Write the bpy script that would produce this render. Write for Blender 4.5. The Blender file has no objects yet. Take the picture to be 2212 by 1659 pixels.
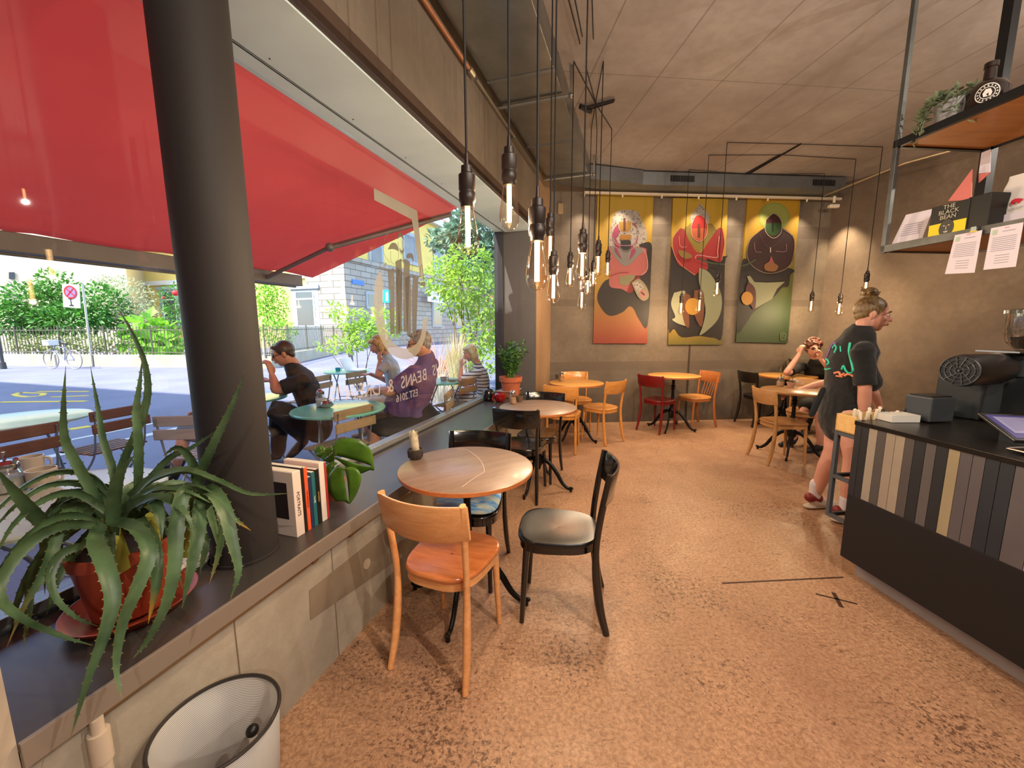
import bpy, bmesh, math, random
from mathutils import Vector, Matrix, Euler, noise
random.seed(7)
PI = math.pi
SC = bpy.context.scene
COL = SC.collection
V = Vector

# ------------------------------------------------------------------ camera
F_PX = 858.28
PITCH = math.radians(8.214)
ROLL = math.radians(-.205)
EYE = V((0, 0, 1.5))
cF = V((0, math.cos(PITCH), -math.sin(PITCH)))
_u = V((0, math.sin(PITCH), math.cos(PITCH)))
_x = V((1, 0, 0))
cX = _x * math.cos(ROLL) + _u * math.sin(ROLL)
cU = _u * math.cos(ROLL) - _x * math.sin(ROLL)
cd = bpy.data.cameras.new('camera')
cd.sensor_width = 36
cd.sensor_fit = 'HORIZONTAL'
cd.lens = F_PX / 2212 * 36
cd.clip_start = .02
cd.clip_end = 400
cam = bpy.data.objects.new('camera', cd)
COL.objects.link(cam)
m = Matrix((cX, cU, -cF)).transposed().to_4x4()
m.translation = EYE
cam.matrix_world = m
SC.camera = cam

# ------------------------------------------------------------------ view, sky, sun
SC.view_settings.view_transform = 'Standard'
SC.view_settings.look = 'None'
SC.view_settings.gamma = 1
SC.view_settings.use_curve_mapping = False
SC.view_settings.exposure = 0.7
SC.cycles.use_denoising = True
SC.cycles.max_bounces = 8
SC.cycles.diffuse_bounces = 4
SC.cycles.glossy_bounces = 4
SC.cycles.transmission_bounces = 6
SC.cycles.transparent_max_bounces = 16
SC.cycles.caustics_reflective = False
SC.cycles.caustics_refractive = False
SC.cycles.sample_clamp_indirect = 6
w = bpy.data.worlds.new('world')
SC.world = w
w.use_nodes = True
nt = w.node_tree
bg = nt.nodes['Background']
sky = nt.nodes.new('ShaderNodeTexSky')
sky.sky_type = 'NISHITA'
sky.sun_disc = False
sky.sun_elevation = math.radians(50)
sky.sun_rotation = math.radians(200)
sky.air_density = 1.0
sky.dust_density = 0.6
nt.links.new(sky.outputs[0], bg.inputs[0])
bg.inputs[1].default_value = .56
# the window wall runs along AW, the counter along AC, the far wall along AB
AW = math.radians(17.444)
AC = math.radians(-5.499)
AB = math.radians(4.847)
dW = V((math.sin(AW), math.cos(AW), 0)); nW = V((math.cos(AW), -math.sin(AW), 0))
dC = V((math.sin(AC), math.cos(AC), 0)); nC = V((math.cos(AC), -math.sin(AC), 0))
dB = V((math.cos(AB), math.sin(AB), 0)); nB = V((-math.sin(AB), math.cos(AB), 0))
pB = V((1.266, 6.101, 0))
SUN_EL = math.radians(50)
sh = (dW * 0.93 + nW * 0.36).normalized()      # where the shadows fall
sun_dir = V((sh.x * math.cos(SUN_EL), sh.y * math.cos(SUN_EL), -math.sin(SUN_EL)))
sl = bpy.data.lights.new('sun', 'SUN')
sl.energy = 9.5
sl.angle = .009
sl.color = (1, .94, .85)
so = bpy.data.objects.new('sun', sl)
so.rotation_euler = sun_dir.to_track_quat('-Z', 'Y').to_euler()
COL.objects.link(so)

# ------------------------------------------------------------------ pixel -> place
def ray(x, y):
    return cF + cX * ((x - 1106) / F_PX) - cU * ((y - 829.5) / F_PX)
def Gz(x, y, z=0.0):
    r = ray(x, y)
    return EYE + r * ((z - EYE.z) / r.z)
def Pl(x, y, p, n):
    r = ray(x, y)
    return EYE + r * ((p - EYE).dot(n) / r.dot(n))
def At(x, y, d):
    r = ray(x, y)
    return EYE + r * (d / r.y)
def Wn(x, y, n): return Pl(x, y, nW * n, nW)
def Cn(x, y, n): return Pl(x, y, nC * n, nC)
def Bn(x, y, off=0.0): return Pl(x, y, pB - nB * off, nB)
def W3(s, n, z=0.0): return V((dW.x * s + nW.x * n, dW.y * s + nW.y * n, z))
def C3(s, n, z=0.0): return V((dC.x * s + nC.x * n, dC.y * s + nC.y * n, z))
def B3(x, off=0.0, z=0.0):          # x = world x along the far wall, off = distance in front of it
    t = (x - pB.x) / dB.x
    q = pB + dB * t - nB * off
    return V((q.x, q.y, z))
MW = Matrix(((dW.x, nW.x, 0, 0), (dW.y, nW.y, 0, 0), (0, 0, 1, 0), (0, 0, 0, 1)))
MC = Matrix(((dC.x, nC.x, 0, 0), (dC.y, nC.y, 0, 0), (0, 0, 1, 0), (0, 0, 0, 1)))
MBk = Matrix(((dB.x, nB.x, 0, pB.x), (dB.y, nB.y, 0, pB.y), (0, 0, 1, 0), (0, 0, 0, 1)))
ID = Matrix.Identity(4)

# ------------------------------------------------------------------ materials
def srgb(c):
    if isinstance(c, str):
        c = c.lstrip('#')
        c = tuple(int(c[i:i + 2], 16) / 255 for i in (0, 2, 4))
    return tuple((v / 12.92 if v <= .04045 else ((v + .055) / 1.055) ** 2.4) for v in c) + (1,)
class NT:
    def __init__(s, mat):
        s.t = mat.node_tree; s.b = s.t.nodes['Principled BSDF']; s.out = s.t.nodes['Material Output']
    def n(s, typ, **k):
        nd = s.t.nodes.new('ShaderNode' + typ)
        for a, v in k.items():
            if a.startswith('i_'):
                key = a[2:]
                key = int(key) if key.isdigit() else key.replace('_', ' ')
                nd.inputs[key].default_value = v
            else: setattr(nd, a, v)
        return nd
    def l(s, a, b): s.t.links.new(a, b)
    def coord(s, kind='Object', scale=(1, 1, 1), rot=(0, 0, 0)):
        c = s.n('TexCoord'); mp = s.n('Mapping'); mp.inputs['Scale'].default_value = scale; mp.inputs['Rotation'].default_value = rot
        s.l(c.outputs[kind], mp.inputs[0]); return mp.outputs[0]
    def noise(s, vec, scale, detail=4, rough=.55, dist=0):
        n = s.n('TexNoise'); n.inputs['Scale'].default_value = scale; n.inputs['Detail'].default_value = detail
        n.inputs['Roughness'].default_value = rough; n.inputs['Distortion'].default_value = dist
        if vec: s.l(vec, n.inputs['Vector'])
        return n.outputs['Fac']
    def ramp(s, fac, stops):
        r = s.n('ValToRGB'); e = r.color_ramp.elements
        while len(e) < len(stops): e.new(.5)
        for k, (p, c) in enumerate(stops):
            e[k].position = p; e[k].color = c if len(c) == 4 else tuple(c) + (1,)
        s.l(fac, r.inputs[0]); return r.outputs[0]
    def mix(s, fac, a, b, blend='MIX'):
        mx = s.n('Mix', data_type='RGBA', blend_type=blend)
        for sock, v in ((mx.inputs[0], fac), (mx.inputs[6], a), (mx.inputs[7], b)):
            if isinstance(v, (int, float)): sock.default_value = v
            elif isinstance(v, tuple): sock.default_value = v
            else: s.l(v, sock)
        return mx.outputs[2]
    def bump(s, h, strength=.3, dist=.01):
        b = s.n('Bump'); b.inputs['Strength'].default_value = strength; b.inputs['Distance'].default_value = dist
        s.l(h, b.inputs['Height']); s.l(b.outputs[0], s.b.inputs['Normal'])
MATS = {}
def newmat(name):
    mt = bpy.data.materials.new(name); mt.use_nodes = True; MATS[name] = mt; return mt, NT(mt)
def mat(name, col, rough=.5, metal=0, var=0, vscale=8, bump=0, bscale=60, coat=0, spec=.5, emit=None, estr=0, alpha=1, trans=0, ior=1.45, sss=0, sheen=0):
    if name in MATS: return MATS[name]
    mt, t = newmat(name); b = t.b; c = srgb(col)
    b.inputs['Base Color'].default_value = c; b.inputs['Roughness'].default_value = rough; b.inputs['Metallic'].default_value = metal
    b.inputs['Coat Weight'].default_value = coat; b.inputs['Coat Roughness'].default_value = .12; b.inputs['Specular IOR Level'].default_value = spec
    b.inputs['IOR'].default_value = ior; b.inputs['Sheen Weight'].default_value = sheen
    if var:
        vec = t.coord(); f = t.noise(vec, vscale, 5)
        lo = tuple(max(0, x * (1 - var)) for x in c[:3]) + (1,); hi = tuple(min(1, x * (1 + var)) for x in c[:3]) + (1,)
        t.l(t.ramp(f, [(.3, lo), (.7, hi)]), b.inputs['Base Color'])
    if bump: t.bump(t.noise(t.coord(), bscale, 4), bump)
    if emit: b.inputs['Emission Color'].default_value = srgb(emit); b.inputs['Emission Strength'].default_value = estr
    if trans: b.inputs['Transmission Weight'].default_value = trans
    if alpha < 1: b.inputs['Alpha'].default_value = alpha
    return mt
def wood(name, c1, c2, rough=.35, coat=.3, scale=3, axis=(1, 12, 12), worn=None):
    if name in MATS: return MATS[name]
    mt, t = newmat(name); vec = t.coord(scale=axis)
    f = t.noise(vec, scale, 6, .6, .6); f2 = t.noise(vec, scale * 6, 3)
    c = t.ramp(f, [(.32, srgb(c1)), (.68, srgb(c2))])
    c = t.mix(.25, c, t.ramp(f2, [(.35, srgb(c1)), (.6, srgb(c2))]))
    if worn:                       # pale wear with a shape of its own
        k = t.noise(t.coord(scale=(1, 1, 1)), 3.2, 5, .7); c = t.mix(t.ramp(k, [(.5, (0, 0, 0, 1)), (.75, (.8, .8, .8, 1))]), c, srgb(worn))
    t.l(c, t.b.inputs['Base Color']); t.b.inputs['Roughness'].default_value = rough
    t.b.inputs['Coat Weight'].default_value = coat; t.b.inputs['Coat Roughness'].default_value = .15
    return mt
def concrete(name, c1, c2, rough=.75, scale=1.6, bands=None, pores=True, bump=.25, seams=None, rot=0):
    if name in MATS: return MATS[name]
    mt, t = newmat(name); vec = t.coord(rot=(0, 0, rot)); f = t.noise(vec, scale, 8, .62); g = t.noise(vec, scale * 14, 5)
    c = t.ramp(f, [(.3, srgb(c1)), (.7, srgb(c2))]); c = t.mix(t.ramp(g, [(.35, (.32, .32, .32, 1)), (.6, (0, 0, 0, 1))]), c, srgb(c1))
    if bands:                      # darker pour bands left by the formwork at given heights
        sp = t.n('SeparateXYZ'); t.l(vec, sp.inputs[0])
        for (z0, z1, dark) in bands:
            a = t.n('Math', operation='GREATER_THAN', i_1=z0); b = t.n('Math', operation='LESS_THAN', i_1=z1); q = t.n('Math', operation='MULTIPLY')
            t.l(sp.outputs[2], a.inputs[0]); t.l(sp.outputs[2], b.inputs[0]); t.l(a.outputs[0], q.inputs[0]); t.l(b.outputs[0], q.inputs[1])
            q2 = t.n('Math', operation='MULTIPLY', i_1=dark); t.l(q.outputs[0], q2.inputs[0]); c = t.mix(q2.outputs[0], c, srgb(c1))
    if seams:                      # thin joint lines of the formwork boards
        sp = t.n('SeparateXYZ'); t.l(vec, sp.inputs[0])
        for (ax, step, off, wd) in seams:
            a = t.n('Math', operation='ADD', i_1=off + 50 * step); b = t.n('Math', operation='MODULO', i_1=step); l = t.n('Math', operation='LESS_THAN', i_1=wd); q = t.n('Math', operation='MULTIPLY', i_1=.40)
            t.l(sp.outputs[ax], a.inputs[0]); t.l(a.outputs[0], b.inputs[0]); t.l(b.outputs[0], l.inputs[0]); t.l(l.outputs[0], q.inputs[0])
            c = t.mix(q.outputs[0], c, srgb('#2a211c'))
    t.l(c, t.b.inputs['Base Color']); t.b.inputs['Roughness'].default_value = rough
    if bump: t.bump(g, bump, .006)
    return mt

# ------------------------------------------------------------------ objects and their properties
def tag(o, label=None, cat=None, group=None, kind=None):
    if label: o['label'] = label
    if cat: o['category'] = cat
    if group: o['group'] = group
    if kind: o['kind'] = kind
    return o
def empty(name, loc=(0, 0, 0), rz=0.0, parent=None):
    o = bpy.data.objects.new(name, None); COL.objects.link(o); o.location = loc; o.rotation_euler = (0, 0, rz)
    o.empty_display_size = .1
    if parent: o.parent = parent
    return o
def thing(name, label, cat, loc=(0, 0, 0), rz=0.0, group=None):
    return tag(empty(name, loc, rz), label, cat, group)
def copy_tree(o, parent=None):
    c = o.copy(); COL.objects.link(c); c.parent = parent
    for ch in o.children: copy_tree(ch, c)
    return c

class MB:
    """collects faces for ONE mesh object"""
    def __init__(s): s.v = []; s.f = []; s.mi = []; s.cur = 0; s.M = ID
    def add(s, vs, fs):
        o = len(s.v); M = s.M
        s.v += [tuple(M @ V(p)) for p in vs]
        for f in fs: s.f.append([o + i for i in f]); s.mi.append(s.cur)
        return s
    def box(s, c, d, rot=None):
        x, y, z = d[0] / 2, d[1] / 2, d[2] / 2
        vs = [V((a, b, e)) for a in (-x, x) for b in (-y, y) for e in (-z, z)]
        if rot is not None:
            R = Euler(rot).to_matrix() if not isinstance(rot, Matrix) else rot
            vs = [R @ p for p in vs]
        vs = [p + V(c) for p in vs]
        return s.add(vs, [(0, 1, 3, 2), (4, 6, 7, 5), (0, 4, 5, 1), (2, 3, 7, 6), (0, 2, 6, 4), (1, 5, 7, 3)])
    def b2(s, a, b):
        return s.box([(a[i] + b[i]) / 2 for i in range(3)], [abs(b[i] - a[i]) for i in range(3)])
    def tube(s, pts, r, n=10, cap=True, flat=1.0, side=None, roundcap=False):
        pts = [V(p) for p in pts]; N = len(pts)
        rs = list(r) if hasattr(r, '__len__') else [r] * N
        fl = list(flat) if hasattr(flat, '__len__') else [flat] * N
        if roundcap:
            t0 = (pts[0] - pts[1]).normalized(); t1 = (pts[-1] - pts[-2]).normalized()
            A = []; 
            for (e, k) in ((.92, .3), (.7, .68), (.4, .9)): A.append((e, k))
            pre = [(pts[0] + t0 * rs[0] * e, rs[0] * k, fl[0]) for e, k in ((.98, .2), (.8, .6), (.45, .88))]
            post = [(pts[-1] + t1 * rs[-1] * e, rs[-1] * k, fl[-1]) for e, k in ((.45, .88), (.8, .6), (.98, .2))]
            pts = [q[0] for q in pre] + pts + [q[0] for q in post]; rs = [q[1] for q in pre] + rs + [q[1] for q in post]; fl = [q[2] for q in pre] + fl + [q[2] for q in post]; N = len(pts)
        vs = []; up = V(side) if side is not None else None
        T = []
        for i in range(N):
            a = pts[max(0, i - 1)]; b = pts[min(N - 1, i + 1)]; t = (b - a)
            T.append(t.normalized() if t.length > 1e-9 else V((0, 0, 1)))
        x = None
        for i in range(N):
            t = T[i]
            if up is not None:
                x = up - t * up.dot(t)
                if x.length < 1e-4: x = t.orthogonal()
            elif x is None: x = t.orthogonal() if abs(t.z) < .99 else V((1, 0, 0))
            else: x = x - t * x.dot(t)
            x = x.normalized(); y = t.cross(x)
            for k in range(n):
                a = 2 * PI * k / n; vs.append(pts[i] + x * (math.cos(a) * rs[i]) + y * (math.sin(a) * rs[i] * fl[i]))
        fs = [(i * n + k, i * n + (k + 1) % n, (i + 1) * n + (k + 1) % n, (i + 1) * n + k) for i in range(N - 1) for k in range(n)]
        if cap: fs += [tuple(range(n))[::-1], tuple((N - 1) * n + k for k in range(n))]
        return s.add(vs, fs)
    def lathe(s, prof, c=(0, 0, 0), n=24, cap=True, sx=1, sy=1):
        vs = []; c = V(c)
        for (r, z) in prof:
            for k in range(n): a = 2 * PI * k / n; vs.append(c + V((math.cos(a) * r * sx, math.sin(a) * r * sy, z)))
        N = len(prof)
        fs = [(i * n + k, i * n + (k + 1) % n, (i + 1) * n + (k + 1) % n, (i + 1) * n + k) for i in range(N - 1) for k in range(n)]
        if cap: fs += [tuple(range(n))[::-1], tuple((N - 1) * n + k for k in range(n))]
        return s.add(vs, fs)
    def ball(s, c, r, n=12, m=8):
        r = V(r) if hasattr(r, '__len__') else V((r, r, r)); vs = [V(c) + V((0, 0, -r.z))]
        for i in range(1, m):
            a = -PI / 2 + PI * i / m
            for k in range(n): b = 2 * PI * k / n; vs.append(V(c) + V((math.cos(a) * math.cos(b) * r.x, math.cos(a) * math.sin(b) * r.y, math.sin(a) * r.z)))
        vs.append(V(c) + V((0, 0, r.z))); L = len(vs) - 1
        fs = [(0, 1 + (k + 1) % n, 1 + k) for k in range(n)]
        for i in range(m - 2): fs += [(1 + i * n + k, 1 + i * n + (k + 1) % n, 1 + (i + 1) * n + (k + 1) % n, 1 + (i + 1) * n + k) for k in range(n)]
        fs += [(L, 1 + (m - 2) * n + k, 1 + (m - 2) * n + (k + 1) % n) for k in range(n)]
        return s.add(vs, fs)
    def prism(s, poly, h, o=V((0, 0, 0)), ax=V((1, 0, 0)), ay=V((0, 1, 0)), az=None):
        az = az or ax.cross(ay); n = len(poly)
        ar = sum(poly[i][0] * poly[(i + 1) % n][1] - poly[(i + 1) % n][0] * poly[i][1] for i in range(n))
        if (ar < 0) != (h < 0): poly = poly[::-1]
        vs = [o + ax * a + ay * b for a, b in poly]; vs += [p + az * h for p in vs]
        return s.add(vs, [tuple(range(n))[::-1], tuple(range(n, 2 * n))] + [(i, (i + 1) % n, n + (i + 1) % n, n + i) for i in range(n)])
    def slab(s, pts, off):                     # a flat outline of world points, thickened by the vector off
        off = V(off); n = len(pts); vs = [V(p) for p in pts]; vs += [p + off for p in vs]
        return s.add(vs, [tuple(range(n))[::-1], tuple(range(n, 2 * n))] + [(i, (i + 1) % n, n + (i + 1) % n, n + i) for i in range(n)])
    def grid(s, rows):
        R = len(rows); Cn_ = len(rows[0]); vs = [p for r in rows for p in r]
        return s.add(vs, [(i * Cn_ + j, i * Cn_ + j + 1, (i + 1) * Cn_ + j + 1, (i + 1) * Cn_ + j) for i in range(R - 1) for j in range(Cn_ - 1)])
    def build(s, name, mats, parent=None, smooth=35, bevel=0, subsurf=0, solid=0, remesh=0, smoothit=0, segs=2, wrinkle=0):
        me = bpy.data.meshes.new(name); me.from_pydata(s.v, [], s.f)
        ms = mats if isinstance(mats, (list, tuple)) else [mats]
        for q in ms: me.materials.append(q)
        if len(ms) > 1: me.polygons.foreach_set('material_index', s.mi)
        me.validate(); me.update()
        bm = bmesh.new(); bm.from_mesh(me); bmesh.ops.recalc_face_normals(bm, faces=bm.faces); bm.to_mesh(me); bm.free()
        if smooth:
            me.polygons.foreach_set('use_smooth', [True] * len(me.polygons))
            if smooth < 180: me.set_sharp_from_angle(angle=math.radians(smooth))
        o = bpy.data.objects.new(name, me); COL.objects.link(o)
        if parent: o.parent = parent
        if solid: q = o.modifiers.new('s', 'SOLIDIFY'); q.thickness = solid; q.offset = 0
        if remesh: q = o.modifiers.new('r', 'REMESH'); q.mode = 'VOXEL'; q.voxel_size = remesh; q.use_smooth_shade = True
        if smoothit: q = o.modifiers.new('m', 'SMOOTH'); q.iterations = smoothit; q.factor = .5
        if wrinkle:
            tx_ = bpy.data.textures.get('folds') or bpy.data.textures.new('folds', 'CLOUDS'); tx_.noise_scale = .09; tx_.noise_depth = 2
            q = o.modifiers.new('w', 'DISPLACE'); q.texture = tx_; q.strength = wrinkle; q.mid_level = .5; q.texture_coords = 'GLOBAL'
        if bevel: q = o.modifiers.new('b', 'BEVEL'); q.width = bevel; q.segments = segs; q.limit_method = 'ANGLE'; q.angle_limit = math.radians(40)
        if subsurf: q = o.modifiers.new('u', 'SUBSURF'); q.levels = subsurf; q.render_levels = subsurf
        return o
def local(t, p):                 # world point into the local frame of an unscaled root with z rotation
    return t.matrix_basis.inverted() @ V(p)
def mtop(M): 
    b = MB(); b.M = M; return b
def text_mesh(txt, size, depth=.0015, align='CENTER'):
    cu = bpy.data.curves.new('t', 'FONT'); cu.body = txt; cu.size = size; cu.extrude = depth; cu.align_x = align; cu.resolution_u = 3
    o = bpy.data.objects.new('t', cu); COL.objects.link(o); dg = bpy.context.evaluated_depsgraph_get()
    me = bpy.data.meshes.new_from_object(o.evaluated_get(dg)); vs = [v.co.copy() for v in me.vertices]; fs = [tuple(p.vertices) for p in me.polygons]
    bpy.data.objects.remove(o); bpy.data.curves.remove(cu); bpy.data.meshes.remove(me); return vs, fs
def put_text(mb, txt, size, o, ax, ay, depth=.0015):
    vs, fs = text_mesh(txt, size, depth); az = V(ax).cross(V(ay)).normalized()
    M0 = mb.M; mb.M = ID; mb.add([V(o) + V(ax) * p.x + V(ay) * p.y + az * p.z for p in vs], fs); mb.M = M0
def catmull(P, k=6):
    P = [V(p) for p in P]; Q = [P[0] * 2 - P[1]] + P + [P[-1] * 2 - P[-2]]; out = []
    for i in range(1, len(Q) - 2):
        for j in range(k):
            t = j / k; a, b, c, d = Q[i - 1:i + 3]
            out.append(.5 * ((2 * b) + (c - a) * t + (2 * a - 5 * b + 4 * c - d) * t * t + (3 * b - a - 3 * c + d) * t ** 3))
    out.append(P[-1]); return out
def lamp_point(parent, loc, power, color, radius=.02, name='bulb_light'):
    l = bpy.data.lights.new(name, 'POINT'); l.energy = power; l.color = color; l.shadow_soft_size = radius
    o = bpy.data.objects.new(name, l); COL.objects.link(o); o.location = loc; o.parent = parent; return o
def lamp_area(parent, loc, target, sx, sy, power, color, name='lamp_light'):
    l = bpy.data.lights.new(name, 'AREA'); l.shape = 'RECTANGLE'; l.size = sx; l.size_y = sy; l.energy = power; l.color = color
    o = bpy.data.objects.new(name, l); COL.objects.link(o); o.location = loc; o.rotation_euler = (V(target) - V(loc)).to_track_quat('-Z', 'Y').to_euler(); o.parent = parent; return o
def lamp_spot(parent, loc, target, power, color, ang=70, blend=.6, radius=.03, name='spot_light'):
    l = bpy.data.lights.new(name, 'SPOT'); l.energy = power; l.color = color; l.spot_size = math.radians(ang); l.spot_blend = blend; l.shadow_soft_size = radius
    o = bpy.data.objects.new(name, l); COL.objects.link(o); o.location = loc; o.rotation_euler = (V(target) - V(loc)).to_track_quat('-Z', 'Y').to_euler(); o.parent = parent; return o
WARM = (1, .80, .58)
# ------------------------------------------------------------------ the room
H_CEIL = 3.6
con_back = concrete('concrete_far_wall', '#54493e', '#716558', bands=[(2.82, 3.0, .75), (1.8, 1.9, .8), (.82, .96, .7), (0, .82, .35)])
con_side = concrete('concrete_side_wall', '#4c3e33', '#6f5f50', scale=1.1)
con_left = concrete('concrete_parapet', '#8a7f70', '#a39888', scale=2.2, bump=.35)
con_ceil = concrete('concrete_ceiling', '#7d736e', '#9f9793', scale=.9, rot=AC, seams=[(0, .58, .14, .012), (1, 2.6, 1.62, .010)], bump=.1)
con_beam = concrete('concrete_beam', '#514539', '#685b4d', scale=1.4)
white_board = mat('white_board', '#b2c2c6', .5, var=.03)
dark_sill = mat('dark_sill_sheet', '#514c49', .34, metal=.55, var=.10, vscale=3, spec=.6)
steel_dark = mat('dark_window_steel', '#3b3c3f', .4, metal=.4)
steel_lt = mat('light_frame_steel', '#8a8c8c', .35, metal=.6)
galv = mat('galvanised_sheet', '#8b8f8e', .28, metal=.9, var=.15, vscale=5)
galv_dull = mat('galvanised_dull', '#77797a', .42, metal=.75, var=.12, vscale=6)

# worn sand coloured floor with scuffs and dark specks
mt, t = newmat('worn_concrete_floor')
vec = t.coord()
big = t.noise(vec, .9, 6, .6, .4); mid = t.noise(vec, 6, 8, .7, .6); fine = t.noise(vec, 60, 6, .7, .5)
c = t.ramp(big, [(.3, srgb('#9a745a')), (.55, srgb('#b48c6c')), (.75, srgb('#a98263'))])
c = t.mix(t.ramp(fine, [(.38, (.8, .8, .8, 1)), (.6, (0, 0, 0, 1))]), c, srgb('#7e5a42'))
vo = t.n('TexNoise'); vo.inputs['Scale'].default_value = 46; vo.inputs['Detail'].default_value = 9; vo.inputs['Roughness'].default_value = .8; vo.inputs['Distortion'].default_value = .35
t.l(vec, vo.inputs['Vector'])
patch = t.ramp(t.noise(vec, 1.5, 3, .5, .3), [(.42, (0, 0, 0, 1)), (.68, (1, 1, 1, 1))])
acc = patch
for (px0, py0, rr0) in ((950, 1490, .34), (1230, 1420, .30), (1010, 1640, .30), (1440, 1330, .12), (1290, 1170, .22), (1390, 1080, .2), (2080, 1590, .35), (930, 1600, .3)):      # trodden-in dirt at its own places
    g_ = Gz(px0, py0); mp_ = t.n('Mapping'); mp_.inputs['Location'].default_value = (-g_.x, -g_.y, 0); t.l(vec, mp_.inputs[0]); ln_ = t.n('VectorMath', operation='LENGTH'); t.l(mp_.outputs[0], ln_.inputs[0])
    mr_ = t.n('MapRange', i_1=rr0 * .15, i_2=rr0, i_3=1.15, i_4=0.0); t.l(ln_.outputs['Value'], mr_.inputs[0]); mx_ = t.n('Math', operation='MAXIMUM'); t.l(acc, mx_.inputs[0]); t.l(mr_.outputs[0], mx_.inputs[1]); acc = mx_.outputs[0]
patch = acc
ma = t.n('Math', operation='MULTIPLY_ADD', i_1=.10); t.l(patch, ma.inputs[0]); t.l(vo.outputs['Fac'], ma.inputs[2])
c = t.mix(t.ramp(ma.outputs[0], [(.605, (0, 0, 0, 1)), (.665, (.88, .88, .88, 1))]), c, srgb('#4a3022'))
# long scuffs
sc = t.n('TexNoise'); sc.inputs['Scale'].default_value = 9; sc.inputs['Detail'].default_value = 3; sc.inputs['Distortion'].default_value = 2.5
t.l(t.coord(scale=(1, 3.2, 1), rot=(0, 0, .5)), sc.inputs['Vector'])
c = t.mix(t.ramp(sc.outputs['Fac'], [(.62, (0, 0, 0, 1)), (.70, (.5, .5, .5, 1))]), c, srgb('#5a3d2c'))
t.l(c, t.b.inputs['Base Color'])
t.l(t.ramp(mid, [(.3, (.36, .36, .36, 1)), (.7, (.58, .58, .58, 1))]), t.b.inputs['Roughness'])
t.bump(fine, .12, .003)
floor_m = mt

P_NL = W3(-4.2, -1.256); P_CL = W3(5.93, -1.256)
cornR = B3(4.91); rwd = V((.342, -.94, 0)); rwn = V((-.94, -.342, 0))
P_RE = cornR + rwd * 10.5
b = MB(); b.prism([(P_NL.x, P_NL.y), (P_RE.x, P_RE.y), (cornR.x + .05, cornR.y + .3), (P_CL.x, P_CL.y + .25), (W3(5.93, -1.5).x, W3(5.93, -1.5).y), (W3(-4.2, -1.5).x, W3(-4.2, -1.5).y)], -.12)
tag(b.build('floor', floor_m, smooth=0), kind='structure')
b = MB(); b.prism([(W3(-4.2, -1.9).x, W3(-4.2, -1.9).y), (P_RE.x + .2, P_RE.y), (cornR.x + .35, cornR.y + .5), (W3(6.4, -1.9).x, W3(6.4, -1.9).y)], .15, o=V((0, 0, H_CEIL)))
tag(b.build('ceiling', con_ceil, smooth=0), kind='structure')
# far wall
b = MB(); b.M = MBk; x0 = (P_CL - pB).dot(dB) - .55; x1 = (cornR - pB).dot(dB) + .3
b.b2((x0, 0, -.1), (x1, .3, H_CEIL)); o = tag(b.build('wall_back', con_back, smooth=0), kind='structure')
# vertical joint under the middle painting
# right wall
b = MB(); a = cornR; e = P_RE
b.slab([a - rwd * .4, e, e + V((0, 0, H_CEIL)), a - rwd * .4 + V((0, 0, H_CEIL))], -rwn * .3); tag(b.build('wall_right', con_side, smooth=0), kind='structure')
b = MB(); q = W3(-4.2, -1.9); b.b2((q.x - .3, P_RE.y - .35, -.1), (P_RE.x + .5, P_RE.y - .05, H_CEIL)); tag(b.build('wall_rear', con_side, smooth=0), kind='structure')
# window wall: parapet, pier, beam
b = MB(); b.M = MW
b.b2((.38, -1.95, -.1), (5.02, -1.256, .56)); o = tag(b.build('wall_left', con_left, smooth=0), kind='structure')
b = MB(); b.M = MW; b.b2((5.02, -1.80, -.1), (6.5, -1.256, H_CEIL)); tag(b.build('wall_pier', concrete('concrete_pier', '#7d6045', '#96785a', scale=1.5), smooth=0), kind='structure')
b = MB(); b.M = MW; b.b2((-4.2, -1.785, 2.735), (5.02, -1.256, H_CEIL)); tag(b.build('wall_beam', con_beam, smooth=0), kind='structure')
b = MB(); b.M = MW; b.b2((-4.2, -1.60, 2.735), (5.02, -1.25, 2.70)); b.b2((-4.2, -1.285, 2.698), (5.02, -1.25, 2.79))
b.build('trim_1', mat('dark_beam_edge', '#3a2a20', .5), smooth=0); tag(bpy.data.objects['trim_1'], kind='structure')
b = MB(); b.M = MW; b.b2((-4.2, -1.785, 2.735), (5.02, -1.283, 2.688)); o = tag(b.build('trim_2', white_board, smooth=0), kind='structure')
b = MB(); b.M = MW
for sx in (1.0, 1.55, 2.1, 2.65, 3.2, 3.75, 4.3): b.lathe([(.0035, 0), (.0035, -.003)], c=(sx, -1.615, 2.688), n=8)
b.b2((.38, -1.672, 2.686), (5.0, -1.665, 2.6885)); b.b2((.38, -1.659, 2.6865), (5.0, -1.6555, 2.6885))
tag(b.build('trim_3', mat('black_groove', '#141414', .6), smooth=0), kind='structure')
# grey panel that closes the end of the window
b = MB(); b.M = MW; b.b2((5.0, -1.80, .60), (5.03, -1.25, 2.70)); tag(b.build('trim_4', mat('grey_panel', '#54504e', .5, var=.04), smooth=0), kind='structure')
# door front behind the camera
b = MB(); b.M = MW
for s0 in (-4.2, -2.1, .12): b.b2((s0, -1.5, 0), (s0 + .26, -1.235, 2.70))
b.b2((-4.2, -1.5, 2.6), (.38, -1.3, 2.70)); b.b2((-4.2, -1.95, -.1), (.38, -1.256, .0))
tag(b.build('door_1', mat('pale_door_frame', '#b0a08c', .5), smooth=0), kind='structure')
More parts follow.
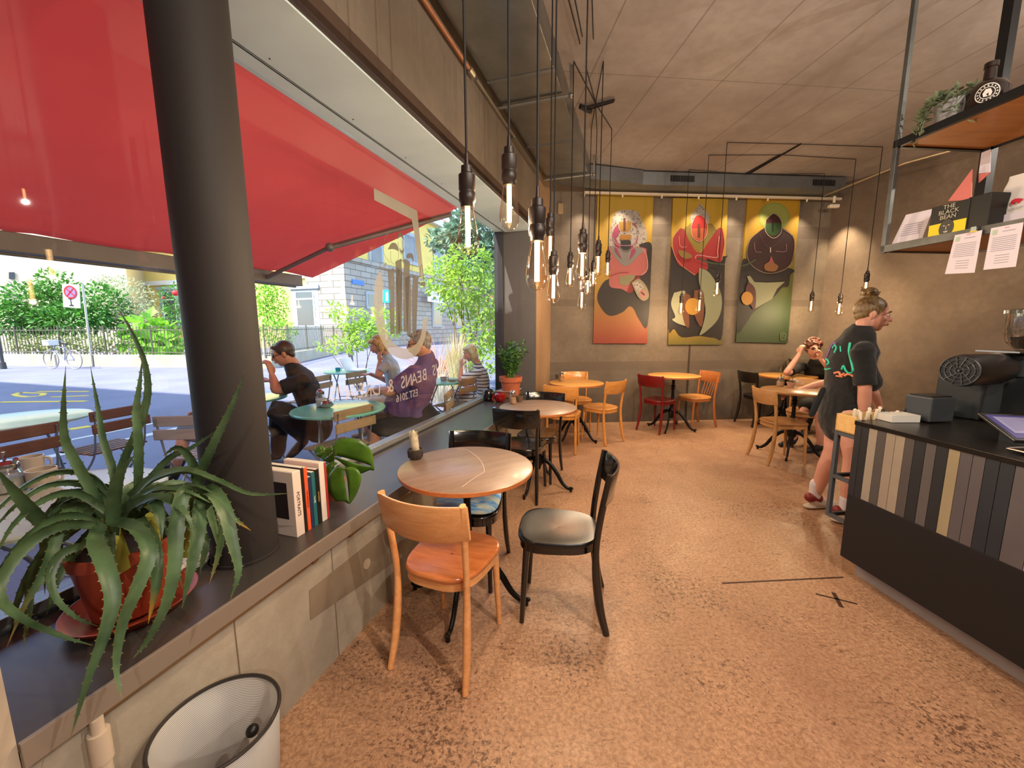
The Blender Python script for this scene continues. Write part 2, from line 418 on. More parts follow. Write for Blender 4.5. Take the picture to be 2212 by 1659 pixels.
# sill
b = MB(); b.M = MW
b.b2((.38, -1.82, .597), (5.02, -1.222, .62)); o = b.build('window_sill', dark_sill, smooth=0, bevel=.002); tag(o, kind='structure')
b = MB(); b.M = MW; b.b2((.38, -1.232, .558), (5.02, -1.2205, .6215)); tag(b.build('trim_5', mat('sill_fascia', '#85786c', .4, metal=.25), smooth=0, bevel=.0015), kind='structure')
b = MB(); b.M = MW
b.tube([(.5, -1.240, .545), (1.18, -1.240, .545)], .007, 8); b.tube([(1.42, -1.240, .545), (4.9, -1.240, .545)], .006, 8)
for s0 in (1.2, 1.42, 2.9): b.b2((s0, -1.256, .534), (s0 + .03, -1.238, .56))
tag(b.build('cable_conduit', mat('brass_conduit', '#b08a5a', .3, metal=.8)), 'thin brass conduit clipped along the top of the concrete parapet under the sill', 'conduit')
# window
glass_m, t = newmat('window_glass')
tr = t.n('BsdfTransparent'); gl = t.n('BsdfGlossy'); gl.inputs['Roughness'].default_value = .015; lw = t.n('LayerWeight', i_Blend=.5); mx = t.n('MixShader')
pw = t.n('Math', operation='POWER', i_1=4.5); ml = t.n('Math', operation='MULTIPLY_ADD', i_1=.75, i_2=.035); t.l(lw.outputs['Facing'], pw.inputs[0]); t.l(pw.outputs[0], ml.inputs[0])
tr.inputs[0].default_value = (.985, .99, .985, 1); t.l(ml.outputs[0], mx.inputs[0]); t.l(tr.outputs[0], mx.inputs[1]); t.l(gl.outputs[0], mx.inputs[2]); t.l(mx.outputs[0], t.out.inputs[0])
win = empty('window_1'); tag(win, kind='structure')
b = MB(); b.M = MW; b.b2((.40, -1.754, .665), (4.94, -1.746, 2.68)); b.build('window_pane', glass_m, win, smooth=0)
b = MB(); b.M = MW; b.b2((.38, -1.80, .62), (5.0, -1.725, .665)); b.b2((.38, -1.80, .62), (.42, -1.72, 2.69)); b.build('window_frame', steel_lt, win, smooth=0, bevel=.002)
b = MB(); b.M = MW; b.b2((4.955, -1.79, .62), (5.0, -1.68, 2.69)); b.b2((.38, -1.724, .62), (5.0, -1.716, .632)); b.build('mullion', steel_dark, win, smooth=0, bevel=.002)
# round column standing on the sill
pc = W3(1.077, -1.442)
b = MB(); b.lathe([(.117, .62), (.117, .632), (.113, .634), (.113, 2.70)], c=(pc.x, pc.y, 0), n=64); o = b.build('column', mat('column_paint', '#292524', .62, var=.03, vscale=2, spec=.25), smooth=40); tag(o, kind='structure')

# marks in the floor
mk = mat('floor_filler', '#3d261a', .6)
b = MB(); a = Gz(1560, 1260); c_ = Gz(1822, 1247); q = (c_ - a).normalized(); pq = V((-q.y, q.x, 0)) * .006
b.slab([a - pq, c_ - pq, c_ + pq, a + pq], (0, 0, .0012))
for p, r, wd in (((1762, 1283), (1852, 1305), .006), ((1800, 1280), (1818, 1312), .010)):
    a = Gz(*p); c_ = Gz(*r); q = (c_ - a).normalized(); pq = V((-q.y, q.x, 0)) * wd; b.slab([a - pq, c_ - pq, c_ + pq, a + pq], (0, 0, .0014))
tag(b.build('floor_joint', mk, smooth=0), kind='structure')
# pale patch and round plug on the parapet
b = MB(); b.slab([Wn(668, 1275, -1.2555), Wn(850, 1130, -1.2555), Wn(850, 1215, -1.2555), Wn(670, 1340, -1.2555)], nW * .0016)
tag(b.build('wall_patch', mat('patch_plaster', '#7b6b58', .8, var=.06, vscale=6), smooth=0), kind='structure')
b = MB(); cpt = Wn(792, 1218, -1.2545); b.tube([cpt, cpt + nW * .003], .026, 24); tag(b.build('wall_plug', mat('plug_plaster', '#a3927c', .8), smooth=0), kind='structure')
b = MB()
for x_, y0, y1 in ((715, 1180, 1390), (505, 1340, 1495)): 
    a = Wn(x_, y0, -1.2555); q = W3(a.dot(dW), -1.2555, 0); b.slab([q + dW * -.002, q + dW * .002, q + dW * .002 + V((0, 0, .555)), q - dW * .002 + V((0, 0, .555))], nW * .001)
tag(b.build('wall_seam', mat('seam_grey', '#6c5b49', .9), smooth=0), kind='structure')  # narrow dark joint lines of the parapet
b = MB(); q = Bn(1490, 745, .001); q2 = V((q.x, q.y, 0)); b.slab([q2 - dB * .012, q2 + dB * .012, q2 + dB * .012 + V((0, 0, 1.3)), q2 - dB * .012 + V((0, 0, 1.3))], -nB * .008)
tag(b.build('wall_strip', mat('joint_strip', '#33261c', .7), smooth=0), kind='structure')

# ------------------------------------------------------------------ ducts, rails, brackets
duct = thing('ventilation_duct', 'long flat galvanised duct under the ceiling beside the window beam', 'duct')
b = MB(); b.M = MW; b.b2((-3.5, -1.20, 3.40), (5.55, -.67, 3.585))
b.build('duct_body', galv, duct, smooth=0, bevel=.004)
for s0 in (-1.6, -.4, .8, 2.0, 3.2, 4.4):
    b = MB(); b.M = MW; b.b2((s0, -1.205, 3.395), (s0 + .03, -.665, 3.59)); b.build('duct_flange', galv_dull, duct, smooth=0)
b = MB(); A = W3(5.55, -1.20, 0); B_ = W3(5.55, -.67, 0); C_ = B3(1.75, .42); D_ = B3(1.75, .05)
b.slab([A + V((0, 0, 3.40)), B_ + V((0, 0, 3.40)), C_ + V((0, 0, 3.41)), D_ + V((0, 0, 3.41))], (0, 0, .175)); b.build('duct_elbow', galv_dull, duct, smooth=0)
d2 = thing('supply_duct', 'galvanised duct with two black grilles running above the paintings', 'duct')
b = MB(); b.M = MBk; xx0 = (B3(1.75) - pB).dot(dB); xx1 = (B3(4.72) - pB).dot(dB); b.b2((xx0, -.40, 3.41), (xx1, -.04, 3.58)); b.build('duct_body', galv_dull, d2, smooth=0, bevel=.003)
for (xa, xb) in ((1449, 1500), (1757, 1805)):
    pa = Bn(xa, 385, .405); pb = Bn(xb, 385, .405); ua = (pa - pB).dot(dB); ub = (pb - pB).dot(dB)
    b = MB(); b.M = MBk; b.b2((ua, -.412, 3.46), (ub, -.398, 3.535)); g = b.build('vent_grille', mat('black_grille', '#0d0c0c', .5), d2, smooth=0)
    b = MB(); b.M = MBk
    for k in range(9): u = ua + (ub - ua) * (k + .5) / 9; b.b2((u - .003, -.417, 3.465), (u + .003, -.41, 3.53))
    b.build('grille_fin', mat('grille_fin', '#3a3836', .5), g, smooth=0)
# struts that carry the ducts
for i, (s0) in enumerate((3.55, 5.35)):
    b = MB(); b.M = MW; b.tube([(s0, -1.24, 3.378), (s0, -.60, 3.378), (s0, -.60, H_CEIL)], .014, 8); b.ball((s0, -.60, 3.378), .022)
    tag(b.build('duct_strut', mat('zinc_strut', '#8c8a84', .35, metal=.8)), ('zinc strut carrying the window-side duct, the nearer one', 'zinc strut carrying the window-side duct near the far wall')[i], 'bracket', 'duct struts')
b = MB(); b.M = MW; b.tube([(-2, -1.228, 3.33), (2.9, -1.228, 3.33)], .016, 10); b.build
o = tag(b.build('copper_pipe', mat('copper_paint', '#8a5a40', .45, metal=.5)), 'copper coloured pipe running along the top of the window beam', 'pipe')
b = MB(); b.M = MW; b.tube([(2.9, -1.228, 3.33), (2.98, -1.228, 3.33)], .024, 10); b.tube([(3.05, -1.228, 3.34), (5.5, -1.228, 3.34)], .009, 8); b.b2((4.0, -1.25, 3.31), (4.9, -1.215, 3.335))
tag(b.build('conduit_tube', mat('steel_conduit', '#8f887a', .3, metal=.8)), 'steel conduit continuing from the copper pipe to the far corner', 'conduit')
# light track
tk = thing('light_track', 'long white light track under the duct on the far wall', 'track')
b = MB(); b.M = MBk; b.b2((-.25, -.16, 3.355), (3.66, -.12, 3.385)); b.build('track_body', mat('track_paint', '#b9ab96', .4), tk, smooth=0)
rl = thing('wall_rail', 'steel lighting rail running along the right concrete wall towards the counter', 'rail')
b = MB(); ra = Gz(1780, 423, 3.36); rb = Gz(2212, 283, 3.42); b.tube([ra, Gz(1955, 352, 3.40), rb, rb + (rb - ra) * .4], .012, 8); b.build('rail_tube', mat('rail_steel', '#a8987f', .35, metal=.7), rl)
sp = thing('spotlight', 'small white spotlight hanging from the rail in the far right corner', 'spotlight')
q = Gz(1803, 424, 3.36)
b = MB(); b.tube([q, q + V((0, 0, -.09))], .018, 12); b.build('bracket', mat('spot_white', '#cfc3ae', .4), sp)
b = MB(); b.b2((q.x - .07, q.y - .03, q.z - .16), (q.x + .07, q.y + .03, q.z - .115)); b.build('lamp_head', mat('spot_white', '#cfc3ae', .4), sp, smooth=0, bevel=.008)
lamp_spot(sp, q + V((0.02, 0, -.17)), V((q.x + .40, q.y + .05, 1.9)), 120, (1, .78, .48), 70, .9, .03)
# PIR sensor on the far wall
b = MB(); q = Bn(1210, 451, 0); b.box(q - nB * .02, (.085, .04, .16), rot=(0, 0, AB)); tag(b.build('motion_sensor', mat('sensor_beige', '#8f7a5e', .5), bevel=.03, segs=3), 'small beige motion sensor high on the far wall near the window corner', 'sensor')
b = MB(); b.box(Bn(1302, 463, 0) - nB * .01, (.03, .02, .03), rot=(0, 0, AB))
# track lamps that wash the far wall (small heads under the track)
for k, xk in enumerate((1262, 1345, 1430, 1510, 1592, 1660, 1745)):
    q = Bn(xk, 415, .14); q.z = 3.34
    s_ = thing('track_spot', 'tiny spotlight head under the track ' + ('at its left end', 'above the left painting', 'left of the middle painting', 'above the middle painting', 'left of the right painting', 'above the right painting', 'at its right end')[k], 'spotlight', group='track spots on the far wall')
    b = MB(); b.tube([q + V((0, 0, .02)), q + V((0, 0, -.02))], .012, 10); b.build('lamp_head', mat('spot_white', '#cfc3ae', .4), s_)
    lamp_spot(s_, q - nB * .08 + V((0, 0, -.03)), q + nB * .05 - V((0, 0, 2.0)), 34, WARM, 95, .9, .02)
# ------------------------------------------------------------------ chairs
def seat_outline(n=40, k=1.0, grow=0.0):
    out = []
    for i in range(n):
        a = 2 * PI * i / n; c, s_ = math.cos(a), math.sin(a)
        x = math.copysign(abs(c) ** .62, c); y = math.copysign(abs(s_) ** .62, s_)
        w = .192 + .018 * y
        out.append((x * (w + grow) * k, (y * (.205 + grow) + .003) * k))
    return out
def make_chair(label, loc, deg, seat_m, frame_m, group=None, spindles=False, name='dining_chair'):
    t = thing(name, label, 'chair', (loc[0], loc[1], 0), math.radians(deg), group)
    SH = .462
    b = MB(); rings = []
    for k in (.02, .3, .55, .75, .9, .97, 1.0):
        z = SH - .014 * (1 - k ** 2.2) if k < .97 else SH - (.002 if k < 1 else .009)
        rings.append([V((x, y, z)) for x, y in seat_outline(40, k)])
    for gk, z in ((1.0, SH - .022), (.97, SH - .028)): rings.append([V((x, y, z)) for x, y in seat_outline(40, gk)])
    rings.append([V((x, y, SH - .028)) for x, y in seat_outline(40, .1)])
    for r in rings: r.append(r[0])
    b.grid(rings); b.build('seat', seat_m, t, smooth=50)
    b = MB(); R = []
    for gk, z in ((.965, SH - .028), (.965, SH - .062), (.91, SH - .064), (.91, SH - .028)): R.append([V((x, y, z)) for x, y in seat_outline(40, gk)])
    for r in R: r.append(r[0])
    b.grid(R); b.build('seat_rim', frame_m, t, smooth=50)
    for sx in (-1, 1):
        b = MB(); b.tube(catmull([(sx * .150, .150, .435), (sx * .155, .163, .25), (sx * .162, .176, .002)], 5), [.0185 - .0006 * i for i in range(11)], 12); b.build('leg', frame_m, t, smooth=60)
    for sx in (-1, 1):
        P = catmull([(sx * .186, -.245, .002), (sx * .178, -.212, .13), (sx * .172, -.190, .30), (sx * .172, -.186, .45), (sx * .178, -.205, .62), (sx * .190, -.240, .822)], 5)
        b = MB(); b.tube(P, [.0165 + .005 * math.sin(min(1, i / 14) * PI) for i in range(len(P))], 12, side=(0, 1, 0), flat=.78); b.build('leg', frame_m, t, smooth=60)
    b = MB(); rows = []
    nx = 16; prof = [(.668, -.212, .0), (.675, -.2135, .006), (.74, -.224, .008), (.812, -.237, .008), (.820, -.2385, .004)]
    def bp(u, z, y, off): x = u * .207; yy = y - .055 * (1 - u * u) + off; return V((x, yy, z - (.010 if z < .7 else 0) * (1 - u * u) * 1.5))
    for (z, y, h) in prof: rows.append([bp(-1 + 2 * i / nx, z, y, h) for i in range(nx + 1)])
    for (z, y, h) in prof[::-1]: rows.append([bp(-1 + 2 * i / nx, z, y, -h) for i in range(nx + 1)])
    rows.append(rows[0]); b.grid(rows)
    for e in (0, nx): b.add([r[e] for r in rows[:-1]], [tuple(range(len(rows) - 1))])
    b.build('backrest', frame_m, t, smooth=40)
    if spindles:
        for i in range(5):
            u = -.5 + .25 * i; b = MB(); b.tube([bp(u, .675, -.212, 0), V((u * .19, -.195, .47))], .006, 8); b.build('spindle', frame_m, t)
    return t
beech = wood('beech_orange', '#cf8a50', '#e8a86e', rough=.28, coat=.5)
beech_seat = wood('beech_seat', '#a85c30', '#c87a44', rough=.25, coat=.6)
beech_gold = wood('beech_gold', '#b87836', '#d4944c', rough=.3, coat=.4)
oak_pale = wood('oak_pale', '#9c7040', '#b98a56', rough=.4, coat=.2)
oak_seat = wood('oak_seat', '#85582c', '#9d6c3a', rough=.4, coat=.2)
blk = mat('black_lacquer', '#0b0a0a', .16, coat=.6, spec=.6)
mt, t = newmat('black_seat_worn')            # lacquer rubbed through to the wood in the middle of the seat
vec = t.coord(); sp_ = t.n('Mapping'); sp_.inputs['Location'].default_value = (-.02, .05, -.46); sp_.inputs['Scale'].default_value = (1, 1, 1); t.l(vec, sp_.inputs[0])
ln = t.n('VectorMath', operation='LENGTH'); t.l(sp_.outputs[0], ln.inputs[0])
ns = t.noise(t.coord(scale=(4, 14, 1)), 2.5, 4, .6); ad = t.n('Math', operation='MULTIPLY_ADD', i_1=.10); t.l(ns, ad.inputs[0]); t.l(ln.outputs['Value'], ad.inputs[2])
c = t.ramp(ad.outputs[0], [(.10, srgb('#5a3922')), (.17, srgb('#2a1a10')), (.23, srgb('#0b0a0a'))]); t.l(c, t.b.inputs['Base Color']); t.b.inputs['Roughness'].default_value = .28; t.b.inputs['Coat Weight'].default_value = .2
blk_seat = mt
red_l = mat('red_lacquer', '#6a0c10', .35, coat=.2, var=.1)
make_chair('orange beech wooden chair in front of the near round table, back towards the room', (-.283, 1.729), -20.9, beech_seat, beech)
make_chair('glossy black wooden chair standing alone to the right of the near table', (.245, 1.974), 80.9, blk_seat, blk)
blue_chair = make_chair('black chair beside the sill carrying the blue cushion', (-.254, 2.277), 169.3, blk, blk)
make_chair('black chair directly behind the near round table, its back towards the camera', (.103, 3.477), -17.9, blk, blk)
make_chair('black chair on the far side of the second table, facing the camera', (.269, 3.852), 161.1, blk, blk)
make_chair('orange wooden chair standing nearest, in front of the golden table by the corner', (.640, 4.796), -17.8, beech_gold, beech_gold)
make_chair('orange wooden chair on the wall side behind the golden corner table', (.955, 5.74), -177.6, beech_gold, beech_gold)
make_chair('orange wooden chair to the right of the golden corner table', (1.175, 5.154), 38.1, beech_gold, beech_gold)
make_chair('dark red painted wooden chair left of the table under the middle painting', (2.126, 5.66), -52.7, red_l, red_l)
make_chair('brown wooden chair with spindles right of the table under the middle painting', (2.766, 5.90), 105.7, beech_gold, wood('beech_brown', '#94542a', '#ad6a38'), spindles=True)
make_chair('black wooden chair left of the laptop table below the right painting', (3.78, 5.98), -81, mat('black_matt', '#120e0c', .35, coat=.2), mat('black_matt', '#120e0c', .35))
make_chair('pale oak wooden chair at the small brown table left of the standing woman', (3.006, 4.316), -89.5, oak_seat, oak_pale)
make_chair('pale oak wooden chair behind the small brown table, partly hidden by the standing woman', (3.66, 4.86), 140, oak_seat, oak_pale)
make_chair('dark chair in the far right corner with the seated person on it', (4.50, 5.62), 62, mat('black_matt', '#120e0c', .35), mat('black_matt', '#120e0c', .35))

# blue cushion on the chair behind the near table
mt, t = newmat('cushion_fabric'); f = t.noise(t.coord(scale=(1, 3, 1)), 7, 5, .6, .8)
t.l(t.ramp(f, [(.38, srgb('#4a9ae6')), (.5, srgb('#9accf0')), (.62, srgb('#dce6d2'))]), t.b.inputs['Base Color']); t.b.inputs['Roughness'].default_value = .8; t.b.inputs['Sheen Weight'].default_value = .3
b = MB(); rows = []
for k, z in ((.02, .028), (.5, .030), (.8, .026), (.95, .016), (1.0, .004), (.96, -.008), (.6, -.012), (.05, -.012)):
    rows.append([V((x, y, z + .006 * math.sin(9 * x + 4 * y) * k)) for x, y in seat_outline(36, k * .98)])
for r in rows: r.append(r[0])
b.grid(rows); cu = b.build('seat_cushion', mt, smooth=80, subsurf=1); cu.location = (blue_chair.location.x, blue_chair.location.y, .475); cu.rotation_euler = (0, 0, math.radians(169.3))
tag(cu, 'blue and pale green batik seat cushion lying on the black chair behind the near table', 'cushion')

# ------------------------------------------------------------------ tables
iron = mat('black_cast_iron', '#0e0d0d', .35, metal=.4)
def make_table(label, x, y, z, r, top_m, edge_m, rot=0, scratch=False, base=(0, 0)):
    t = thing('round_table', label, 'table', (x, y, 0), math.radians(rot))
    b = MB(); b.lathe([(r - .004, z), (r, z - .003), (r, z - .020), (r - .004, z - .024)], n=72); b.cur = 1
    o = b.build('tabletop', top_m, t, smooth=40)
    b = MB(); b.lathe([(r - .001, z - .002), (r + .0012, z - .003), (r + .0012, z - .021), (r - .001, z - .023)], n=72, cap=False); b.build('table_edge', edge_m, o, smooth=40)
    b = MB(); b.M = Matrix.Translation((base[0], base[1], 0))
    b.lathe([(.02, .20), (.035, .205), (.05, .23), (.045, .30), (.028, .33), (.033, .35), (.024, .37), (.021, .50), (.019, .58), (.030, .605), (.022, .62), (.034, .64), (.022, .655), (.020, z - .08), (.035, z - .05), (.10, z - .035), (.13, z - .026)], n=20)
    b.ball((0, 0, .19), .03); b.build('table_column', iron, t, smooth=50)
    for k in range(4):
        a = PI / 4 + k * PI / 2; d = V((math.cos(a), math.sin(a), 0)); B0 = V((base[0], base[1], 0))
        P = catmull([B0 + d * .02 + V((0, 0, .27)), B0 + d * .10 + V((0, 0, .255)), B0 + d * .18 + V((0, 0, .17)), B0 + d * .24 + V((0, 0, .075)), B0 + d * .295 + V((0, 0, .03)), B0 + d * .335 + V((0, 0, .035))], 5)
        b = MB(); b.tube(P, [.024 - .0004 * i for i in range(len(P))], 10, side=(0, 0, 1), flat=.7, roundcap=True); b.tube([B0 + d * .325 + V((0, 0, .03)), B0 + d * .325 + V((0, 0, .001))], .012, 8); b.build('leg', iron, t, smooth=60)
    if scratch:
        ins = t.matrix_basis.inverted()
        P = [Gz(x_, y_, z + .0006) for x_, y_ in ((988, 970), (1008, 972), (1026, 983), (1040, 998), (1046, 1014), (1044, 1020), (1025, 1032), (998, 1052))]
        P = catmull([ins @ p for p in P], 5); rows = []
        for i, p in enumerate(P):
            tt = (P[min(i + 1, len(P) - 1)] - P[max(i - 1, 0)]).normalized(); nn = V((-tt.y, tt.x, 0)) * .0013; rows.append([p - nn, p + nn])
        b = MB(); b.grid(rows); b.build('scratch', mat('scratch_chalk', '#bda894', .6), t, smooth=0, solid=.0008)
    return t
top_pink = wood('worn_top', '#6c5648', '#88705f', rough=.42, coat=.08, scale=2.2, axis=(1.5, 9, 9), worn='#7c6c60')
top_gold = wood('gold_top', '#b07a38', '#cc9850', rough=.3, coat=.3)
top_brown = wood('brown_top', '#7c5228', '#946638', rough=.35, coat=.2)
edge_or = wood('edge_orange', '#a05a2c', '#b87040')
make_table('near round table with worn pinkish wood top, white scratch and cactus on it', -.245, 2.035, .765, .352, top_pink, edge_or, 33, True)
make_table('second round table at the window sill with a shaker and a small brown pot', .24, 3.60, .768, .355, top_pink, edge_or, 20)
make_table('golden round table in the left far corner with orange chairs around it', .85, 5.20, .768, .357, top_gold, edge_or, 0)
make_table('golden round table under the middle painting beside the red chair', 2.34, 5.70, .80, .36, top_gold, edge_or, 10)
make_table('golden round table in the right far corner with an open laptop', 4.06, 5.82, .775, .37, top_gold, edge_or, 25)
make_table('small brown round table left of the standing woman with a glass dispenser', 3.27, 4.52, .768, .345, top_brown, top_brown, 5)

# ------------------------------------------------------------------ pendant bulbs
bulb_g, t = newmat('bulb_glass')
tr = t.n('BsdfTransparent'); tr.inputs[0].default_value = (.97, .90, .80, 1); gl = t.n('BsdfGlossy'); gl.inputs['Roughness'].default_value = .06
lw = t.n('LayerWeight', i_Blend=.35); mr = t.n('MapRange', i_3=.05, i_4=.95); t.l(lw.outputs['Facing'], mr.inputs[0]); pw = t.n('Math', operation='POWER', i_1=1.6); t.l(mr.outputs[0], pw.inputs[0])
mx = t.n('MixShader'); t.l(pw.outputs[0], mx.inputs[0]); t.l(tr.outputs[0], mx.inputs[1]); t.l(gl.outputs[0], mx.inputs[2]); t.l(mx.outputs[0], t.out.inputs[0])
cord_m = mat('black_cord', '#120c0b', .7); sock_m = mat('dark_socket', '#2a211d', .4, metal=.3)
rod_m, t = newmat('glowing_rod'); em = t.n('Emission'); em.inputs[0].default_value = (1, .60, .27, 1); em.inputs[1].default_value = 11; t.l(em.outputs[0], t.out.inputs[0])
def pendant(p, label, group, run, power=5, col=WARM):
    x, y, zb = p; t = thing('pendant_bulb', label, 'pendant lamp', (x, y, H_CEIL), 0, group)
    o = V((x, y, H_CEIL)); zb = zb - H_CEIL
    b = MB(); P = [V((0, 0, zb + .31)), V((0, 0, -.012))] + [V((q[0], q[1], H_CEIL - .012)) - o for q in run]; b.tube(P[:2], .0042, 8)
    for i in range(1, len(P) - 1): b.tube(P[i:i + 2], .0042, 6)
    b.build('cord', cord_m, t)
    b = MB(); b.lathe([(.006, zb + .33), (.008, zb + .295), (.019, zb + .290), (.020, zb + .268), (.0285, zb + .262), (.0285, zb + .215), (.026, zb + .211), (.026, zb + .207), (.0285, zb + .203), (.0285, zb + .178), (.024, zb + .172), (.023, zb + .158)], n=24); b.build('socket', sock_m, t, smooth=40)
    b = MB(); b.lathe([(.021, zb + .17), (.0225, zb + .15), (.027, zb + .12), (.0335, zb + .085), (.0375, zb + .052), (.0365, zb + .03), (.028, zb + .010), (.014, zb + .002), (.001, zb)], n=28, cap=False); g = b.build('bulb', bulb_g, t, smooth=180)
    b = MB(); b.tube([(0, 0, zb + .158), (0, 0, zb + .029)], .0085, 10); b.build('filament_rod', rod_m, g)
    lamp_point(g, (0, 0, zb + .0195), power, col, .0085); return t
G1 = 'bulb pendants over the window tables'; hub = (.80, 4.10)
for i, (p, lab) in enumerate([((-.15, 1.43, 1.745), 'leftmost bare bulb pendant, hanging before the red awning'), ((-.008, 1.57, 1.861), 'highest bare bulb pendant, second from the left'),
        ((.085, 1.37, 1.621), 'largest and nearest bare bulb pendant, hanging in front of the grey window panel'), ((.234, 2.5, 1.878), 'bulb pendant partly hidden behind the nearest bulb, upper of the pair'),
        ((.241, 2.35, 1.634), 'bulb pendant just right of the nearest bulb, lower of the pair'), ((.413, 2.4, 1.764), 'larger bulb pendant left of the pink haired painting, upper one of its cluster'),
        ((.501, 3.5, 1.832), 'lone small bulb pendant left of the cluster near the far wall sensor'), ((.622, 3.6, 1.639), 'lowest small bulb pendant left of the first painting'),
        ((.737, 3.5, 1.928), 'yellowish bulb pendant in front of the left edge of the first painting'), ((.859, 4.6, 1.853), 'small distant bulb pendant low in the middle of the cluster'),
        ((.919, 4.6, 1.945), 'small distant bulb pendant right in the middle of the cluster'), ((1.078, 4.6, 2.046), 'rightmost small bulb pendant over the first painting')]):
    pendant(p, lab, G1, [hub] if p[1] > 3 else [(p[0] + (hub[0] - p[0]) * .5, p[1] + (hub[1] - p[1]) * .5)], 11.0)
b = MB(); a = V((.69, 4.16, 3.575)); c_ = V((.96, 4.02, 3.575)); b.tube([a, c_], .012, 8); b.tube([a + V((.02, .05, 0)), c_ + V((0, .03, 0))], .007, 8); b.tube([a + V((-.03, -.03, .0)), a + V((.09, .06, 0))], .02, 8)
tag(b.build('cord_bar', cord_m), 'short black bar on the ceiling gathering the cords of the window bulbs', 'cable bar')
G2 = 'bulb pendants before the paintings'
barA = Gz(1730, 311, 3.59); barB = Gz(1612, 379, 3.59)
for p, lab, u in [((2.485, 4.92, 1.856), 'bulb pendant in front of the right half of the middle painting, highest of its three', 0), ((2.442, 5.26, 1.674), 'bulb pendant in front of the orange yolk of the middle painting', .3),
        ((2.398, 5.72, 1.66), 'bulb pendant at the left side of the middle painting', .95), ((4.394, 5.05, 1.87), 'bulb pendant right above the hair bun of the standing woman', 0),
        ((4.378, 5.4, 1.629), 'bulb pendant before the lit corner of the right wall', .3), ((4.355, 5.88, 1.692), 'bulb pendant between the right painting and the corner', .95)]:
    q = barA.lerp(barB, u); pendant(p, lab, G2, [(q.x, q.y)], 17.0, (1, .76, .48))
b = MB(); b.tube([barA, barB], .011, 8); b.tube([barA.lerp(barB, .3) + V((-.03, 0, 0)), barB + V((-.05, 0, 0))], .009, 8); tag(b.build('cord_bar', cord_m), 'long slanting black bar on the ceiling gathering the cords before the paintings', 'cable bar')
# bulb pendants added out of view to brighten the room
for k, (x, y) in enumerate(((1.3, .1), (1.0, -1.8), (2.6, -1.4), (3.9, 1.8), (3.3, .2))):
    pendant((x, y, 2.9), 'added bulb pendant out of view, brightening the room', 'added fill pendants out of view', [], 55 if k == 3 else 100, (1, .96, .92))
# ------------------------------------------------------------------ the street
mt, t = newmat('asphalt'); vec = t.coord(); f = t.noise(vec, .6, 5); g = t.noise(vec, 90, 3)
c = t.ramp(f, [(.3, srgb('#5f6076')), (.7, srgb('#75778c'))]); t.l(t.mix(t.ramp(g, [(.4, (.35, .35, .35, 1)), (.6, (0, 0, 0, 1))]), c, srgb('#6c6e72')), t.b.inputs['Base Color']); t.b.inputs['Roughness'].default_value = .85
b = MB(); b.M = MW; b.b2((-40, -60, -.3), (90, -1.95, .0)); tag(b.build('street_ground', mt, smooth=0), kind='structure')
b = MB(); b.M = MW; b.b2((.38, -1.96, .5), (5.0, -1.80, .56)); b.b2((-8, -6.6, 0), (5.2, -6.45, .012)); b.b2((-8, -7.3, 0), (5.2, -7.22, .008)); tag(b.build('kerb_strip', mat('kerb_stone', '#c4c4c0', .8), smooth=0), kind='structure')
yel = mat('road_yellow', '#d8b83a', .7)
b = MB()
for (x0, y0, x1, y1, wd) in ((0, 869, 185, 867, .06), (80, 846, 190, 846, .05), (110, 858, 190, 855, .05), (150, 928, 195, 921, .08)):
    a = Gz(x0, y0, 0); c_ = Gz(x1, y1, 0); q = (c_ - a).normalized(); pq = V((-q.y, q.x, 0)) * wd; b.slab([a - pq, c_ - pq, c_ + pq, a + pq], (0, 0, .006))
a = [(30, 852), (45, 848), (62, 849), (95, 850), (90, 855), (60, 858), (40, 856), (30, 852)]
for p, q_ in zip(a, a[1:]):
    p = Gz(p[0], p[1], 0); q_ = Gz(q_[0], q_[1], 0); q = (q_ - p).normalized(); pq = V((-q.y, q.x, 0)) * .05; b.slab([p - pq, q_ - pq, q_ + pq, p + pq], (0, 0, .006))
tag(b.build('road_marking', yel, smooth=0), kind='structure')
# houses
K = V((-11.3, 27.6, 0))
def PBf(x, y, o=0): return Pl(x, y, K + nW * o, nW)
def PAf(x, y, o=0): return Pl(x, y, K - dW * o, dW)
yellow = mat('yellow_render', '#dcc46c', .85, var=.05, vscale=.6)
mt, t = newmat('grey_ashlar'); vec = t.coord(); br = t.n('TexBrick'); br.inputs['Scale'].default_value = 1; br.inputs['Brick Width'].default_value = 1.4; br.inputs['Row Height'].default_value = .42; br.inputs['Mortar Size'].default_value = .03
br.inputs['Color1'].default_value = srgb('#a7a196'); br.inputs['Color2'].default_value = srgb('#989286'); br.inputs['Mortar'].default_value = srgb('#6a655c'); sp2 = t.n('SeparateXYZ'); t.l(vec, sp2.inputs[0]); cb = t.n('CombineXYZ')
ad = t.n('Math', operation='ADD'); t.l(sp2.outputs[0], ad.inputs[0]); t.l(sp2.outputs[1], ad.inputs[1]); t.l(ad.outputs[0], cb.inputs[0]); t.l(sp2.outputs[2], cb.inputs[1]); t.l(cb.outputs[0], br.inputs['Vector']); t.l(br.outputs['Color'], t.b.inputs['Base Color']); t.b.inputs['Roughness'].default_value = .9
ashlar = mt
white_w = mat('white_trim', '#d8d6cf', .7); grey_fr = mat('grey_window_trim', '#97a0a4', .6); pane_d = mat('street_pane', '#39424a', .12, spec=.8)
house = thing('corner_house', 'yellow rendered corner house with grey stone ground floor across the street', 'building', K)
kl = lambda p: p - K
zb1 = PBf(757, 564).z
